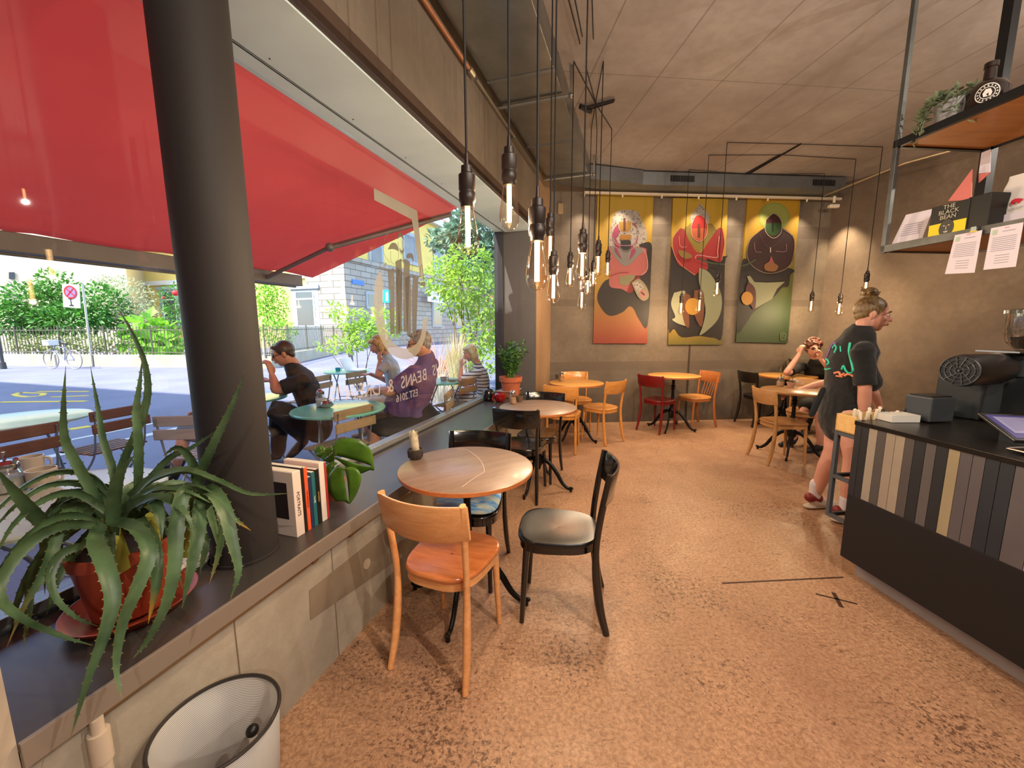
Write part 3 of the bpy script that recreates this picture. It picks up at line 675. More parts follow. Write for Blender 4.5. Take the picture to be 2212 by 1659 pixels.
b = MB(); b.M = MW; kw = V((K.dot(dW), K.dot(nW), 0)); b.b2((kw.x, kw.y - 24, 0), (kw.x + 70, kw.y, 12.5)); b.M = Matrix.Translation(-K) @ MW; b.v = []; b.f = []; b.mi = []; b.b2((kw.x, kw.y - 22, 0), (kw.x + 60, kw.y, 11.6)); b.build('wall', yellow, house, smooth=0)
b = MB(); b.M = Matrix.Translation(-K) @ MW; b.b2((kw.x - .12, kw.y - 3.2, 0), (kw.x + 60, kw.y + .10, zb1)); b.b2((kw.x - .2, kw.y - 3.4, zb1), (kw.x + 60, kw.y + .25, zb1 + .3))
b.build('stone_base', ashlar, house, smooth=0)
b = MB(); b.M = Matrix.Translation(-K) @ MW; b.b2((kw.x - .5, kw.y - 22, 11.1), (kw.x + 60, kw.y + .6, 11.7)); b.b2((kw.x - .14, kw.y - 22, 4.9), (kw.x, kw.y - 3.2, 5.25)); b.b2((kw.x - .1, kw.y - 22.1, 0), (kw.x, kw.y - 21, 11)); b.build('cornice', white_w, house, smooth=0)
b = MB(); b.M = Matrix.Translation(-K) @ MW; b.add([(kw.x - .5, kw.y + .6, 11.7), (kw.x + 60, kw.y + .6, 11.7), (kw.x + 60, kw.y - 5, 15), (kw.x + 3, kw.y - 5, 15), (kw.x - .5, kw.y - 22, 11.7), (kw.x + 3, kw.y - 22, 15)], [(0, 1, 2, 3), (0, 3, 5, 4)])
b.build('roof', mat('red_tiles', '#a8564a', .8, var=.2, vscale=5), house, smooth=0)
for (x0, y0, x1, y1) in ((800, 534, 822, 568), (873, 515, 898, 560), (938, 541, 954, 607), (973, 562, 987, 599), (1003, 575, 1013, 606)):
    p = PBf(x0, (y0 + y1) / 2, .0); q = PBf(x1, (y0 + y1) / 2, .0); z1 = max(PBf(x0, y0).z, PBf(x1, y0).z); z0 = PBf(x0, y1).z
    s0, s1 = p.dot(dW), q.dot(dW); b = MB(); b.M = Matrix.Translation(-K) @ MW; b.b2((s0 - .25, kw.y - .02, z0 - .3), (s1 + .25, kw.y + .12, z1 + .3)); w_ = b.build('window', grey_fr, house, smooth=0)
    b = MB(); b.M = Matrix.Translation(-K) @ MW; b.b2((s0, kw.y + .1, z0), (s1, kw.y + .135, z1)); b.build('pane', pane_d, w_, smooth=0)
for (x0, y0, x1, y1) in ((794, 636, 810, 662), (848, 640, 864, 700), (935, 650, 951, 702), (985, 655, 1000, 705)):
    p = PBf(x0, (y0 + y1) / 2, .12); q = PBf(x1, (y0 + y1) / 2, .12); z1 = PBf(x0, y0).z; z0 = PBf(x0, y1).z
    s0, s1 = p.dot(dW), q.dot(dW); b = MB(); b.M = Matrix.Translation(-K) @ MW; b.b2((s0 - .2, kw.y + .08, z0 - .2), (s1 + .2, kw.y + .2, z1 + .2)); w_ = b.build('window', grey_fr, house, smooth=0)
    b = MB(); b.M = Matrix.Translation(-K) @ MW; b.b2((s0, kw.y + .18, z0), (s1, kw.y + .215, z1)); b.build('pane', pane_d, w_, smooth=0)
for (x0, y0, x1, y1) in ((634, 620, 692, 705), (350, 622, 392, 705), (440, 622, 490, 705)):
    p = PAf(x0, (y0 + y1) / 2, .0); q = PAf(x1, (y0 + y1) / 2, .0); z1 = PAf((x0 + x1) / 2, y0).z; z0 = PAf((x0 + x1) / 2, y1).z
    n0, n1 = p.dot(nW), q.dot(nW); b = MB(); b.M = Matrix.Translation(-K) @ MW; b.b2((kw.x - .14, n0, z0 - .1), (kw.x + .02, n1, z1)); b.b2((kw.x - .24, n0 - .15, z1 - .15), (kw.x + .02, n1 + .15, z1 + .1)); w_ = b.build('window', grey_fr, house, smooth=0)
    b = MB(); b.M = Matrix.Translation(-K) @ MW; a_ = .42; b.b2((kw.x - .16, n0 + a_, z0 + .1), (kw.x - .13, n1 - a_, z1 - .35)); pn = b.build('pane', pane_d, w_, smooth=0)
    b = MB(); b.M = Matrix.Translation(-K) @ MW; zt = z0 + (z1 - z0) * .68; b.b2((kw.x - .18, n0 + a_, zt), (kw.x - .15, n1 - a_, zt + .1)); b.b2((kw.x - .18, n0 + a_ - .08, z0), (kw.x - .15, n0 + a_ + .04, z1 - .3)); b.b2((kw.x - .18, n1 - a_ - .04, z0), (kw.x - .15, n1 - a_ + .08, z1 - .3)); b.build('glazing_bar', white_w, w_, smooth=0)
# signs on that house
def board(name, lab, x0, y0, x1, y1, m_, o=.3, txt=None, tm=None, th=.06):
    p = [PBf(x0, y0, o), PBf(x1, y0, o), PBf(x1, y1, o), PBf(x0, y1, o)]; z1 = p[0].z; z0 = p[3].z; s0, s1 = p[0].dot(dW), p[1].dot(dW)
    r = thing(name, lab, 'sign', W3(s0, kw.y + o, z0), 0); b = MB(); b.M = Matrix.Translation(-r.location) @ MW; b.b2((s0, kw.y + o - th, z0), (s1, kw.y + o, z1)); b.build('board', m_, r, smooth=0)
    if txt:
        b = MB()
        for k, tx in enumerate(txt): put_text(b, tx, (z1 - z0) * .8 / len(txt), W3((s0 + s1) / 2, kw.y + o + .004, z1 - (z1 - z0) * (k + .78) / len(txt)) - r.location, dW, V((0, 0, 1)), .004)
        b.build('lettering', tm, r, smooth=0)
    return r
board('street_name_sign', 'small blue street name plate at the corner of the grey stone base', 761, 603, 786, 613, mat('sign_blue', '#2f6fc0', .5), .16)
board('shop_sign', 'white and yellow shop sign sticking out from the grey stone house', 924, 627, 957, 651, mat('sign_white', '#e8e8e8', .5), .9, ['OPTIK', '044 241 22'], mat('sign_text', '#4a5a78', .6))
board('red_shop_sign', 'upper red sign on the far end of the grey house', 1030, 580, 1068, 606, mat('sign_red', '#c42a22', .5), 1.0)
board('red_shop_sign', 'lower small red sign on the far end of the grey house', 1057, 612, 1072, 641, mat('sign_red', '#c42a22', .5), 1.0)
# big plain beige house at the left
bh = thing('beige_house', 'large plain beige house wall behind the trees at the far left', 'building')
b = MB(); a = At(-260, 700, 24.5); c_ = At(288, 700, 30); e = (c_ - a).normalized(); nn = V((-e.y, e.x, 0)); b.slab([V((a.x, a.y, 0)), V((c_.x, c_.y, 0)), V((c_.x, c_.y, 14)), V((a.x, a.y, 14))], nn * 6); b.build('wall', mat('beige_render', '#cdbfa0', .9, var=.08, vscale=.35), bh, smooth=0)
def PE(x, y, o=0): return Pl(x, y, a - nn * o, nn)
b = MB(); b.slab([PE(20, 588, .02), PE(32, 588, .02), PE(32, 603, .02), PE(20, 603, .02)], -nn * .05); b.build('window', pane_d, bh, smooth=0)
b = MB(); b.slab([PE(4, 622, .02), PE(20, 624, .02), PE(20, 632, .02), PE(4, 630, .02)], -nn * .3); b.build('wall_lamp', white_w, bh, smooth=0)
# house behind the camera that throws its shade over the near half of the street
nb = thing('shade_house', 'grey apartment house standing out of view behind the terrace', 'building')
b = MB(); b.M = MW; b.b2((-18, -40, 0), (-6.6, -2.2, 16.5)); b.build('wall', mat('far_render', '#a39c90', .9), nb, smooth=0)
# our own building above the cafe
b = MB(); b.M = MW; b.b2((-7, -1.80, 3.76), (6.4, -1.4, 8)); b.b2((-7.0, -1.80, 0), (-4.2, -1.4, 3.76)); tag(b.build('wall_upper', concrete('concrete_outer', '#6f665c', '#8a8074'), smooth=0), kind='structure')

# garden wall, fence
stone = concrete('garden_stone', '#97907e', '#b3ab98', scale=1.2)
g0 = Gz(-60, 789, 0); g1 = Gz(588, 796, 0); g2 = Gz(800, 748, 0)
gw = thing('garden_wall', 'low pale stone wall in front of the gardens across the street', 'wall')
b = MB()
for (p, q) in ((g0, g1), (g1, g2)):
    e = (q - p).normalized(); nn_ = V((-e.y, e.x, 0)); b.slab([p, q, q + V((0, 0, .46)), p + V((0, 0, .46))], nn_ * .35)
b.build('wall_stone', stone, gw, smooth=0)
fe_m = mat('fence_iron', '#5d5a4c', .6, metal=.3)
fn = thing('iron_fence', 'black iron railing with spear tips on the low garden wall', 'fence')
for (p, q) in ((g0, g1), (g1, g2)):
    e = (q - p); L = e.length; e.normalize(); nn_ = V((-e.y, e.x, 0)); b = MB(); n = int(L / .15)
    for i in range(n):
        o = p + e * (i * .15) + nn_ * .18; thick = .022 if i % 14 == 0 else .009
        b.box((o.x, o.y, .46 + .55), (thick * 2, thick * 2, 1.1 if i % 14 else 1.2)); 
    for z in (.56, 1.42): c0 = p + nn_ * .18 + V((0, 0, z)); c1 = q + nn_ * .18 + V((0, 0, z)); b.tube([c0, c1], .016, 6)
    b.build('fence_panel', fe_m, fn, smooth=0)
# white cabinet wall behind the railing
b = MB(); p = At(615, 706, 21); q = At(690, 706, 22.5); b.slab([V((p.x, p.y, .0)), V((q.x, q.y, .0)), q, p], V((-.1, .6, 0))); tag(b.build('white_garden_wall', white_w, smooth=0), 'white rendered garden box behind the railing below the yellow house window', 'wall')

# ------------------------------------------------------------------ greenery
def leafmat(name, c1, c2, tr_=.35, rough=.55):
    if name in MATS: return MATS[name]
    mt, t = newmat(name); f = t.noise(t.coord(), 3.0, 3); c = t.ramp(f, [(.3, srgb(c1)), (.7, srgb(c2))]); t.l(c, t.b.inputs['Base Color']); t.b.inputs['Roughness'].default_value = rough
    tl = t.n('BsdfTranslucent'); t.l(c, tl.inputs[0]); mx = t.n('MixShader'); mx.inputs[0].default_value = tr_; t.l(t.b.outputs[0], mx.inputs[1]); t.l(tl.outputs[0], mx.inputs[2]); t.l(mx.outputs[0], t.out.inputs[0]); return mt
def leaf(b, p, d, up, L, W):
    d = d.normalized(); s_ = d.cross(up); s_ = s_.normalized() if s_.length > 1e-4 else d.orthogonal().normalized(); u = s_.cross(d)
    b.add([p, p + d * L * .45 + s_ * W * .5 + u * L * .04, p + d * L, p + d * L * .45 - s_ * W * .5 + u * L * .04, p + d * L * .5 - u * L * .03], [(0, 1, 4), (1, 2, 4), (0, 4, 3), (4, 2, 3)])
def crown(b, blobs, n, L, W, rnd, droop=.3):
    tot = sum(r[0] * r[1] * r[2] for _, r in blobs)
    for c, r in blobs:
        for _ in range(int(n * r[0] * r[1] * r[2] / tot)):
            u = V((rnd.gauss(0, 1), rnd.gauss(0, 1), rnd.gauss(0, 1))).normalized(); k = rnd.random() ** .35
            p = V(c) + V((u.x * r[0] * k, u.y * r[1] * k, u.z * r[2] * k)); d = (u + V((rnd.uniform(-.8, .8), rnd.uniform(-.8, .8), rnd.uniform(-.8, .8) - droop)))
            leaf(b, p, d, V((rnd.uniform(-1, 1), rnd.uniform(-1, 1), 1)), L * rnd.uniform(.6, 1.3), W * rnd.uniform(.7, 1.2))
def bush(name, label, base, blobs, n, L, W, m_, stems=3, seed=1, trunk=.03, cat='bush'):
    rnd = random.Random(seed); t = thing(name, label, cat, base); base = V(base); b = MB()
    crown(b, [(V(c) - base, r) for c, r in blobs], n, L, W, rnd); b.build('foliage', m_, t, smooth=0)
    b = MB()
    for i in range(stems):
        c, r = blobs[i % len(blobs)]; e = V(c) - base + V((rnd.uniform(-.4, .4) * r[0], rnd.uniform(-.4, .4) * r[1], rnd.uniform(0, .6) * r[2])); mid = e * .5 + V((rnd.uniform(-.15, .15), rnd.uniform(-.15, .15), 0)); b.tube(catmull([(rnd.uniform(-.06, .06), rnd.uniform(-.06, .06), 0), mid, e], 5), [trunk * (1 - .07 * k) for k in range(11)], 6)
    b.build('stem', mat('bark', '#6a5a44', .8), t, smooth=60); return t
lf_g = leafmat('leaf_green', '#2f6a22', '#5c9a3a'); lf_o = leafmat('leaf_olive', '#8c9a70', '#b3bd98'); lf_b = leafmat('leaf_bright', '#5f9e28', '#9ad048', .5); lf_y = leafmat('leaf_lime', '#7aa83a', '#b4d860', .5); lf_d = leafmat('leaf_dark', '#3c6a48', '#7ea08a')
def AZ(x, y, d): return At(x, y, d)
def G0(x, d): p = At(x, 800, d); return V((p.x, p.y, 0))
bush('garden_tree', 'dense green tree behind the railing left of the parking sign', G0(95, 19), [(AZ(85, 665, 19), (1.6, 1.2, 1.2)), (AZ(125, 632, 19.5), (.8, .8, 1.1)), (AZ(215, 665, 19), (1.2, 1, 1.1)), (AZ(40, 690, 18.5), (1.2, 1, .8)), (AZ(150, 690, 18.5), (1.8, .9, .7))], 5200, .22, .13, lf_g, 5, 3, cat='tree')
bush('olive_bush', 'pale silvery bush between the green tree and the yellow house', G0(285, 19.5), [(AZ(270, 650, 20), (1.3, 1, 1.2)), (AZ(300, 690, 19.5), (1.1, .9, .8)), (AZ(240, 640, 20.5), (1, .8, 1))], 2600, .16, .07, lf_o, 4, 4)
bush('broadleaf_plant', 'bright green large-leaved plant hanging over the low garden wall', G0(335, 17.2), [(AZ(325, 715, 17), (.9, .5, .55)), (AZ(350, 745, 16.6), (.8, .5, .5)), (AZ(300, 745, 16.8), (.5, .4, .35))], 190, .5, .45, lf_b, 3, 5)
bush('rose_bush', 'rose bush with red bloom in front of the yellow house window', G0(378, 24), [(AZ(375, 650, 24), (.7, .6, 1.1)), (AZ(385, 690, 24), (.8, .6, .8))], 900, .16, .1, lf_g, 3, 8)
bush('hedge_bush', 'loose green bush behind the railing right of the column', G0(590, 20), [(AZ(590, 660, 20), (.75, .6, 1.2)), (AZ(570, 640, 20), (.6, .5, 1)), (AZ(600, 715, 19), (.9, .6, .6))], 1900, .15, .09, lf_b, 4, 9)
bush('ground_cover', 'low greenery growing behind the railing along the garden wall', G0(200, 17.2), [(AZ(60 + 65 * k, 742, 17.4), (.9, .35, .42)) for k in range(5)], 2200, .12, .08, leafmat('leaf_mixed', '#5c7a3a', '#9aa860'), 5, 12)
bush('young_shrub', 'young bright green shrub on the pavement behind the seated people', G0(775, 9.4), [(AZ(760, 690, 9.4), (.35, .3, .3)), (AZ(790, 720, 9.4), (.45, .35, .28)), (AZ(725, 670, 9.5), (.25, .25, .16)), (AZ(745, 745, 9.3), (.4, .3, .2)), (AZ(825, 700, 9.4), (.45, .3, .4)), (AZ(700, 745, 9.3), (.2, .2, .12))], 1000, .12, .07, lf_y, 7, 13, .012)
bush('pavement_tree', 'light green young tree at the right end of the window view', G0(1015, 9), [(AZ(955, 600, 9.2), (.45, .4, .45)), (AZ(1010, 570, 9), (.55, .4, .4)), (AZ(1050, 640, 9), (.4, .4, .5)), (AZ(985, 660, 9.2), (.4, .35, .3)), (AZ(1040, 720, 9), (.45, .4, .5)), (AZ(1000, 620, 8.8), (.5, .3, .4)), (AZ(1045, 780, 8.6), (.35, .3, .35))], 2600, .12, .07, lf_y, 9, 14, .02, cat='tree')
bush('street_tree', 'large blue-green street tree high at the right end of the window view', G0(1062, 25), [(AZ(1045, 500, 25), (2.2, 2, 2.2)), (AZ(1000, 525, 26), (1.6, 1.4, 1.3)), (AZ(1075, 570, 24), (1.6, 1.5, 1.6)), (AZ(960, 520, 27), (1.2, 1.2, .7))], 3800, .4, .28, lf_d, 4, 15, .12, cat='tree')
# ornamental grasses
def grass(label, base, h, r, n, m_, seed, lean=.5):
    rnd = random.Random(seed); b = MB()
    for i in range(n):
        a = rnd.uniform(0, 2 * PI); q = V((math.cos(a), math.sin(a), 0)); p0 = q * rnd.uniform(0, r * .3); hh = h * rnd.uniform(.6, 1); P = catmull([p0, p0 + q * r * lean * .3 + V((0, 0, hh * .6)), p0 + q * r * lean + V((0, 0, hh))], 3); s_ = V((-q.y, q.x, 0)) * .006
        b.grid([[x - s_ * (1 - k / 8), x + s_ * (1 - k / 8)] for k, x in enumerate(P)])
    o = b.build('ornamental_grass', m_, smooth=0); o.location = base; return tag(o, label, 'grass')
grass('tall straw coloured ornamental grass behind the woman in stripes', G0(985, 8.2), 1.45, .45, 170, leafmat('straw', '#b8b27a', '#dcd8a8'), 3)
grass('reddish brown bushy grass left of the tall straw grass', G0(945, 8.8), 1.35, 1.0, 260, leafmat('rust_grass', '#a86a44', '#d8a070'), 4, 1.0)
grass('pale feathery grass below the reddish grass', G0(950, 8.0), .95, .8, 160, leafmat('pale_grass', '#b8b8a8', '#e0dccc'), 5, 1.0)
rd = mat('bloom_red', '#d8282c', .6)
b = MB(); b.ball(AZ(379, 633, 23.3), .16); b.ball(AZ(353, 643, 23.4), .07); tag(b.build('rose_bloom', rd), 'red rose bloom in front of the yellow house window', 'flower')
# ------------------------------------------------------------------ street furniture
zinc = mat('zinc_pole', '#b5b5b0', .45, metal=.4)
sg = thing('parking_sign', 'white no-stopping sign with red ringed disc and arrow on a leaning pole', 'traffic sign', Gz(200, 792, 0))
Kp = sg.location.copy(); top = At(178, 614, Kp.y) - Kp
b = MB(); b.tube([(0, 0, 0), top], .035, 12); b.build('pole', zinc, sg)
b = MB(); P_ = [At(x, y, Kp.y - .05) - Kp for x, y in ((134, 613), (170, 615), (173, 666), (137, 663))]; fw = V((.0, .03, 0)); b.slab(P_, fw); b.build('plate', white_w, sg, smooth=0)
ctr = At(152, 631, Kp.y - .06) - Kp
def disc(b, c, r0, r1, y, n=36):
    vs = []; 
    for k in range(n): a = 2 * PI * k / n; vs += [c + V((math.cos(a) * r0, y, math.sin(a) * r0)), c + V((math.cos(a) * r1, y, math.sin(a) * r1))]
    b.add(vs, [(2 * k, 2 * k + 1, (2 * k + 3) % (2 * n), (2 * k + 2) % (2 * n)) for k in range(n)])
R = 13.5 / F_PX * Kp.y
b = MB(); disc(b, ctr, 0.001, R * .8, -.005); b.build('blue_disc', mat('sign_lilac', '#7e6cc0', .5), sg, smooth=0, solid=.004)
b = MB(); disc(b, ctr, R * .78, R, -.010)
for s_ in (-1, 1): b.box(ctr + V((0, -.012, 0)), (R * 1.6, .004, R * .16), rot=(0, s_ * PI / 4, 0))
b.build('red_ring', mat('sign_red', '#c42a22', .5), sg, smooth=0, solid=.004)
ac_ = At(153, 652, Kp.y - .06) - Kp
b = MB(); b.box(ac_, (.03, .006, .26)); b.add([ac_ + V((-.09, -.003, .10)), ac_ + V((.09, -.003, .10)), ac_ + V((0, -.003, .22))], [(0, 1, 2)]); b.box(ac_ + V((0, -.003, -.13)), (.16, .006, .04)); b.build('arrow', mat('sign_dark', '#22252a', .6), sg, smooth=0)
lp = thing('lamp_post', 'dark street post at the far left edge of the window view', 'post', Gz(8, 797, 0))
b = MB(); b.tube([(0, 0, 0), (0, 0, .25), (0, 0, .26), (0, 0, 2.6)], [.09, .08, .05, .04], 12); b.build('pole', mat('dark_post', '#4b4d52', .5, metal=.4), lp); b = MB(); b.ball((0, 0, 2.72), .14); b.build('lantern', white_w, lp)
bo = Gz(761, 800, 0); b = MB(); b.lathe([(.05, 0), (.05, .9), (.04, .95), (.001, .96)], n=16); o = b.build('bollard', mat('dark_post', '#4b4d52', .5)); o.location = bo; tag(o, 'dark street bollard behind the white laptop', 'bollard')
ps = thing('crossing_sign', 'turquoise and white pedestrian sign seen through the window emblem', 'traffic sign', Gz(836, 752, 0)); Kq = ps.location.copy()
b = MB(); b.tube([(0, 0, 0), (0, 0, At(836, 650, Kq.y).z)], .04, 10); b.build('pole', zinc, ps)
b = MB(); b.slab([At(x, y, Kq.y - .06) - Kq for x, y in ((826, 626), (845, 626), (845, 654), (826, 654))], (0, .03, 0)); b.build('plate', mat('sign_turquoise', '#18b0c0', .5), ps, smooth=0)
b = MB(); b.slab([At(x, y, Kq.y - .08) - Kq for x, y in ((833, 631), (838, 631), (838, 650), (833, 650))], (0, .01, 0)); b.build('symbol', white_w, ps, smooth=0)
# parked bicycle
def bicycle(label, p0, ang, m_):
    t = thing('bicycle', label, 'bicycle', p0, ang); R_ = .34
    for x in (-.52, .52):
        b = MB(); P = [(x + math.cos(a) * R_, 0, R_ + .02 + math.sin(a) * R_) for a in [2 * PI * k / 28 for k in range(29)]]; b.tube(P, .018, 6, cap=False)
        for k in range(10): a = PI * k / 10; b.tube([(x + math.cos(a) * R_, 0, R_ + .02 + math.sin(a) * R_), (x - math.cos(a) * R_, 0, R_ + .02 - math.sin(a) * R_)], .003, 4)
        b.build('wheel', mat('tyre_grey', '#8a8a90', .6), t)
    b = MB()
    for q in (((-.52, 0, .36), (-.1, 0, .33)), ((-.52, 0, .36), (-.2, 0, .82)), ((-.1, 0, .33), (-.22, 0, .92)), ((-.1, 0, .33), (.36, 0, .78)), ((-.2, 0, .78), (.34, 0, .85)), ((.33, 0, .95), (.52, 0, .36))): b.tube(q, .018, 8)
    b.build('frame', m_, t); b = MB(); b.tube([(-.33, 0, .93), (-.1, 0, .95)], .04, 8, flat=.5); b.build('saddle', mat('saddle_black', '#333333', .6), t)
    b = MB(); b.tube(catmull([(.22, -.27, 1.02), (.34, -.1, 1.05), (.34, .1, 1.05), (.22, .27, 1.02)], 4), .013, 8); b.tube([(.33, 0, .93), (.34, 0, 1.05)], .013, 8); b.build('handlebar', m_, t)
    b = MB(); b.box((.42, 0, .98), (.28, .3, .2)); b.build('basket', white_w, t, smooth=0); return t
bicycle('pale bicycle with a basket leaning on the low garden wall', Gz(145, 797, 0) + V((0, -.1, 0)), PI - .15, mat('bike_grey', '#7c8290', .4, metal=.3))

# ------------------------------------------------------------------ awning
mt, t = newmat('red_awning'); vec = t.coord(); f = t.noise(t.coord(scale=(1, 1, 1)), 1.2, 4); c = t.ramp(f, [(.3, srgb('#dc5654')), (.7, srgb('#e66460'))]); t.l(c, t.b.inputs['Base Color']); t.b.inputs['Roughness'].default_value = .8
tl = t.n('BsdfTranslucent'); tl.inputs[0].default_value = srgb('#f08a80'); mx = t.n('MixShader'); mx.inputs[0].default_value = .62; t.l(t.b.outputs[0], mx.inputs[1]); t.l(tl.outputs[0], mx.inputs[2]); t.l(mx.outputs[0], t.out.inputs[0])
aw = thing('awning', 'large red fabric awning stretched over the terrace outside the window', 'awning')
b = MB(); rows = []; s0, s1 = -3.0, 4.15
for i in range(121):
    s_ = s0 + (s1 - s0) * i / 120; row = []
    for j in range(25):
        u = j / 24; n_ = -1.86 - 2.07 * u; z = 2.80 - .67 * u - .03 * math.sin(PI * u)
        w_ = math.sin(s_ * 7.5 + 3.2 * u + 2 * math.sin(s_ * 2.1)) * .012 * u * u + math.sin(s_ * 2.4 - 1.8 * u) * .014 * (1 - u * .4) * math.sin(PI * min(1, u * 1.1))
        fold = .035 * math.exp(-((s_ - (1.5 + 1.6 * u)) / .05) ** 2) * (.3 + u) + .03 * math.exp(-((s_ - (2.6 + .9 * u)) / .05) ** 2) * (.3 + u) + .03 * math.exp(-((s_ - (.4 + 1.2 * u)) / .06) ** 2)
        row.append(W3(s_, n_, z + w_ - fold * .6))
    rows.append(row)
b.grid(rows); b.build('fabric', mt, aw, smooth=180, solid=.003)
bar_m = mat('awning_bar', '#6f6b66', .5, metal=.3)
b = MB(); b.M = MW; b.b2((-3.0, -3.96, 1.99), (3.92, -3.86, 2.115)); b.b2((-3.0, -3.99, 1.975), (3.92, -3.96, 2.0)); b.build('front_bar', bar_m, aw, smooth=0, bevel=.006)
b = MB(); b.M = MW; b.tube([(-3.0, -1.875, 2.90), (4.2, -1.875, 2.90)], .05, 12); b.build('roller_tube', white_board, aw)
for (sh_, el, hd) in ((W3(4.16, -2.0, 2.72), Wn(713, 534, -3.05), Wn(577, 599, -3.86)),):
    b = MB(); b.tube([sh_, el], .034, 8, flat=.7); b.build('folding_arm', bar_m, aw); b = MB(); b.tube([el, hd], .028, 8, flat=.7); b.ball(el, .045); b.build('folding_arm', bar_m, aw)
sh_, el, hd = W3(-.6, -2.0, 2.70), W3(-1.6, -3.0, 2.35), W3(-.4, -3.86, 2.06)
b = MB(); b.tube([sh_, el, hd], .032, 8); b.build('folding_arm', bar_m, aw)

# ------------------------------------------------------------------ terrace furniture
slat = wood('slat_wood', '#7d684c', '#98805e', rough=.7, coat=0); slat_d = wood('slat_dark', '#5c3c2c', '#785040', rough=.6, coat=0); slat_g = wood('slat_grey', '#8c7f7a', '#a39590', rough=.7, coat=0)
tube_m = mat('grey_tube', '#8d9194', .4, metal=.6)
def folding_chair(label, x, y, deg, m_, back=True):
    t = thing('folding_chair', label, 'chair', (x, y, 0), math.radians(deg)); fr_ = []
    for k in range(2):
        b = MB(); b.b2((-.215, -.232 - k * .012, .735 - k * .105), (.215, -.214 - k * .012, .82 - k * .105)); b.build('back_slat', m_, t, smooth=0, bevel=.012, segs=3)
    for k in range(6):
        y_ = -.17 + k * .066; b = MB(); b.b2((-.21, y_, .445), (.21, y_ + .045, .46)); b.build('seat_slat', m_, t, smooth=0, bevel=.004)
    for sx in (-1, 1):
        b = MB(); b.tube(catmull([(sx * .185, -.24, .80), (sx * .185, -.205, .62), (sx * .185, -.15, .42), (sx * .185, .05, .2), (sx * .185, .22, .005)], 4), .010, 8, side=(0, 1, 0), flat=.6); b.build('frame_tube', tube_m, t)
        b = MB(); b.tube(catmull([(sx * .165, .20, .44), (sx * .165, .0, .3), (sx * .165, -.22, .005)], 4), .010, 8, side=(0, 1, 0), flat=.6); b.build('leg', tube_m, t)
    b = MB(); b.tube([(-.18, .12, .12), (.18, .12, .12)], .007, 6); b.tube([(-.16, -.13, .12), (.16, -.13, .12)], .007, 6); b.build('stretcher', tube_m, t); return t
def bistro_table(label, x, y, r, m_, z=.765, rot=0, fold=True):
    t = thing('bistro_table', label, 'table', (x, y, 0), math.radians(rot))
    b = MB(); b.lathe([(r - .012, z - .004), (r, z), (r + .006, z - .008), (r + .002, z - .022), (r - .006, z - .022)], n=64); b.build('tabletop', m_, t, smooth=40)
    for sx in (-1, 1):
        b = MB(); b.tube(catmull([(sx * .16, -.22, z - .03), (sx * .16, -.02, z - .22), (sx * .17, .10, z - .42), (sx * .18, .28, .008)], 5), .010, 8); b.build('leg', tube_m, t)
        b = MB(); b.tube(catmull([(sx * .18, .22, z - .03), (sx * .18, .02, z - .22), (sx * .19, -.10, z - .42), (sx * .20, -.28, .008)], 5), .010, 8); b.build('leg', tube_m, t)
    b = MB(); b.tube([(-.19, -.16, .3), (.19, -.16, .3)], .007, 6); b.tube([(-.19, .16, .3), (.19, .16, .3)], .007, 6); b.tube([(-.17, .2, z - .035), (.17, .2, z - .035)], .008, 6); b.build('brace', tube_m, t); return t
tt_turq = mat('turquoise_lacquer', '#74bfae', .22, coat=.3); tt_pale = mat('pale_green_lacquer', '#b7c2a0', .25, coat=.3); tt_mint = mat('pale_mint_lacquer', '#c0c8b8', .3, coat=.2)
c0 = Gz(733, 881, .765); bistro_table('round turquoise folding table with a sugar dispenser outside the window', c0.x, c0.y, .40, tt_turq, rot=20)
c1 = Gz(1, 907, .765); bistro_table('pale green round folding table at the far left outside', Gz(40, 905, .765).x, Gz(40, 905, .765).y, .42, tt_pale, rot=40)
c2 = Gz(200, 1020, .765); bistro_table('pale folding table close to the window behind the spiky plant', W3(.95, -2.42).x, W3(.95, -2.42).y, .40, tt_mint, rot=0)
c3 = Gz(762, 801, .765); bistro_table('folding table carrying the white laptop of the blonde woman', c3.x - .1, c3.y, .36, tt_turq, rot=10)
c4 = Gz(957, 822, .765); bistro_table('small folding table with cups before the woman in stripes', c4.x, c4.y, .33, tt_turq, rot=30)
c5 = Gz(532, 858, .765); bistro_table('folding table in front of the man in black, mostly behind the column', c5.x, c5.y, .38, tt_turq, rot=0)
def fold_at(label, L, R, m_, flip=False):
    a = Gz(L[0], L[1], .82); c_ = Gz(R[0], R[1], .82)
    if flip: a, c_ = c_, a
    e = (c_ - a); ang = math.atan2(e.y, e.x); mid = (a + c_) / 2; f = V((-math.sin(ang), math.cos(ang), 0)); p = mid + f * .223
    return folding_chair(label, p.x, p.y, math.degrees(ang), m_)
fold_at('wood slat folding chair nearest outside the glass, in front of the turquoise table', (722, 890), (806, 871), slat)
fold_at('wood slat folding chair behind the man in black', (672, 815), (713, 808), slat)
fold_at('empty wood slat folding chair before the white laptop table, facing the window', (744, 806), (794, 799), slat, True)
fold_at('wood slat folding chair between the small cup table and the woman in stripes', (986, 823), (1033, 813), slat)
fold_at('red-brown slat folding chair at the far left edge outside', (-25, 935), (98, 914), slat_d)
fold_at('red-brown slat folding chair left of the column, behind the tall plant leaves', (198, 890), (312, 871), slat_d)
fold_at('grey weathered slat folding chair directly left of the column', (348, 899), (437, 897), slat_g)

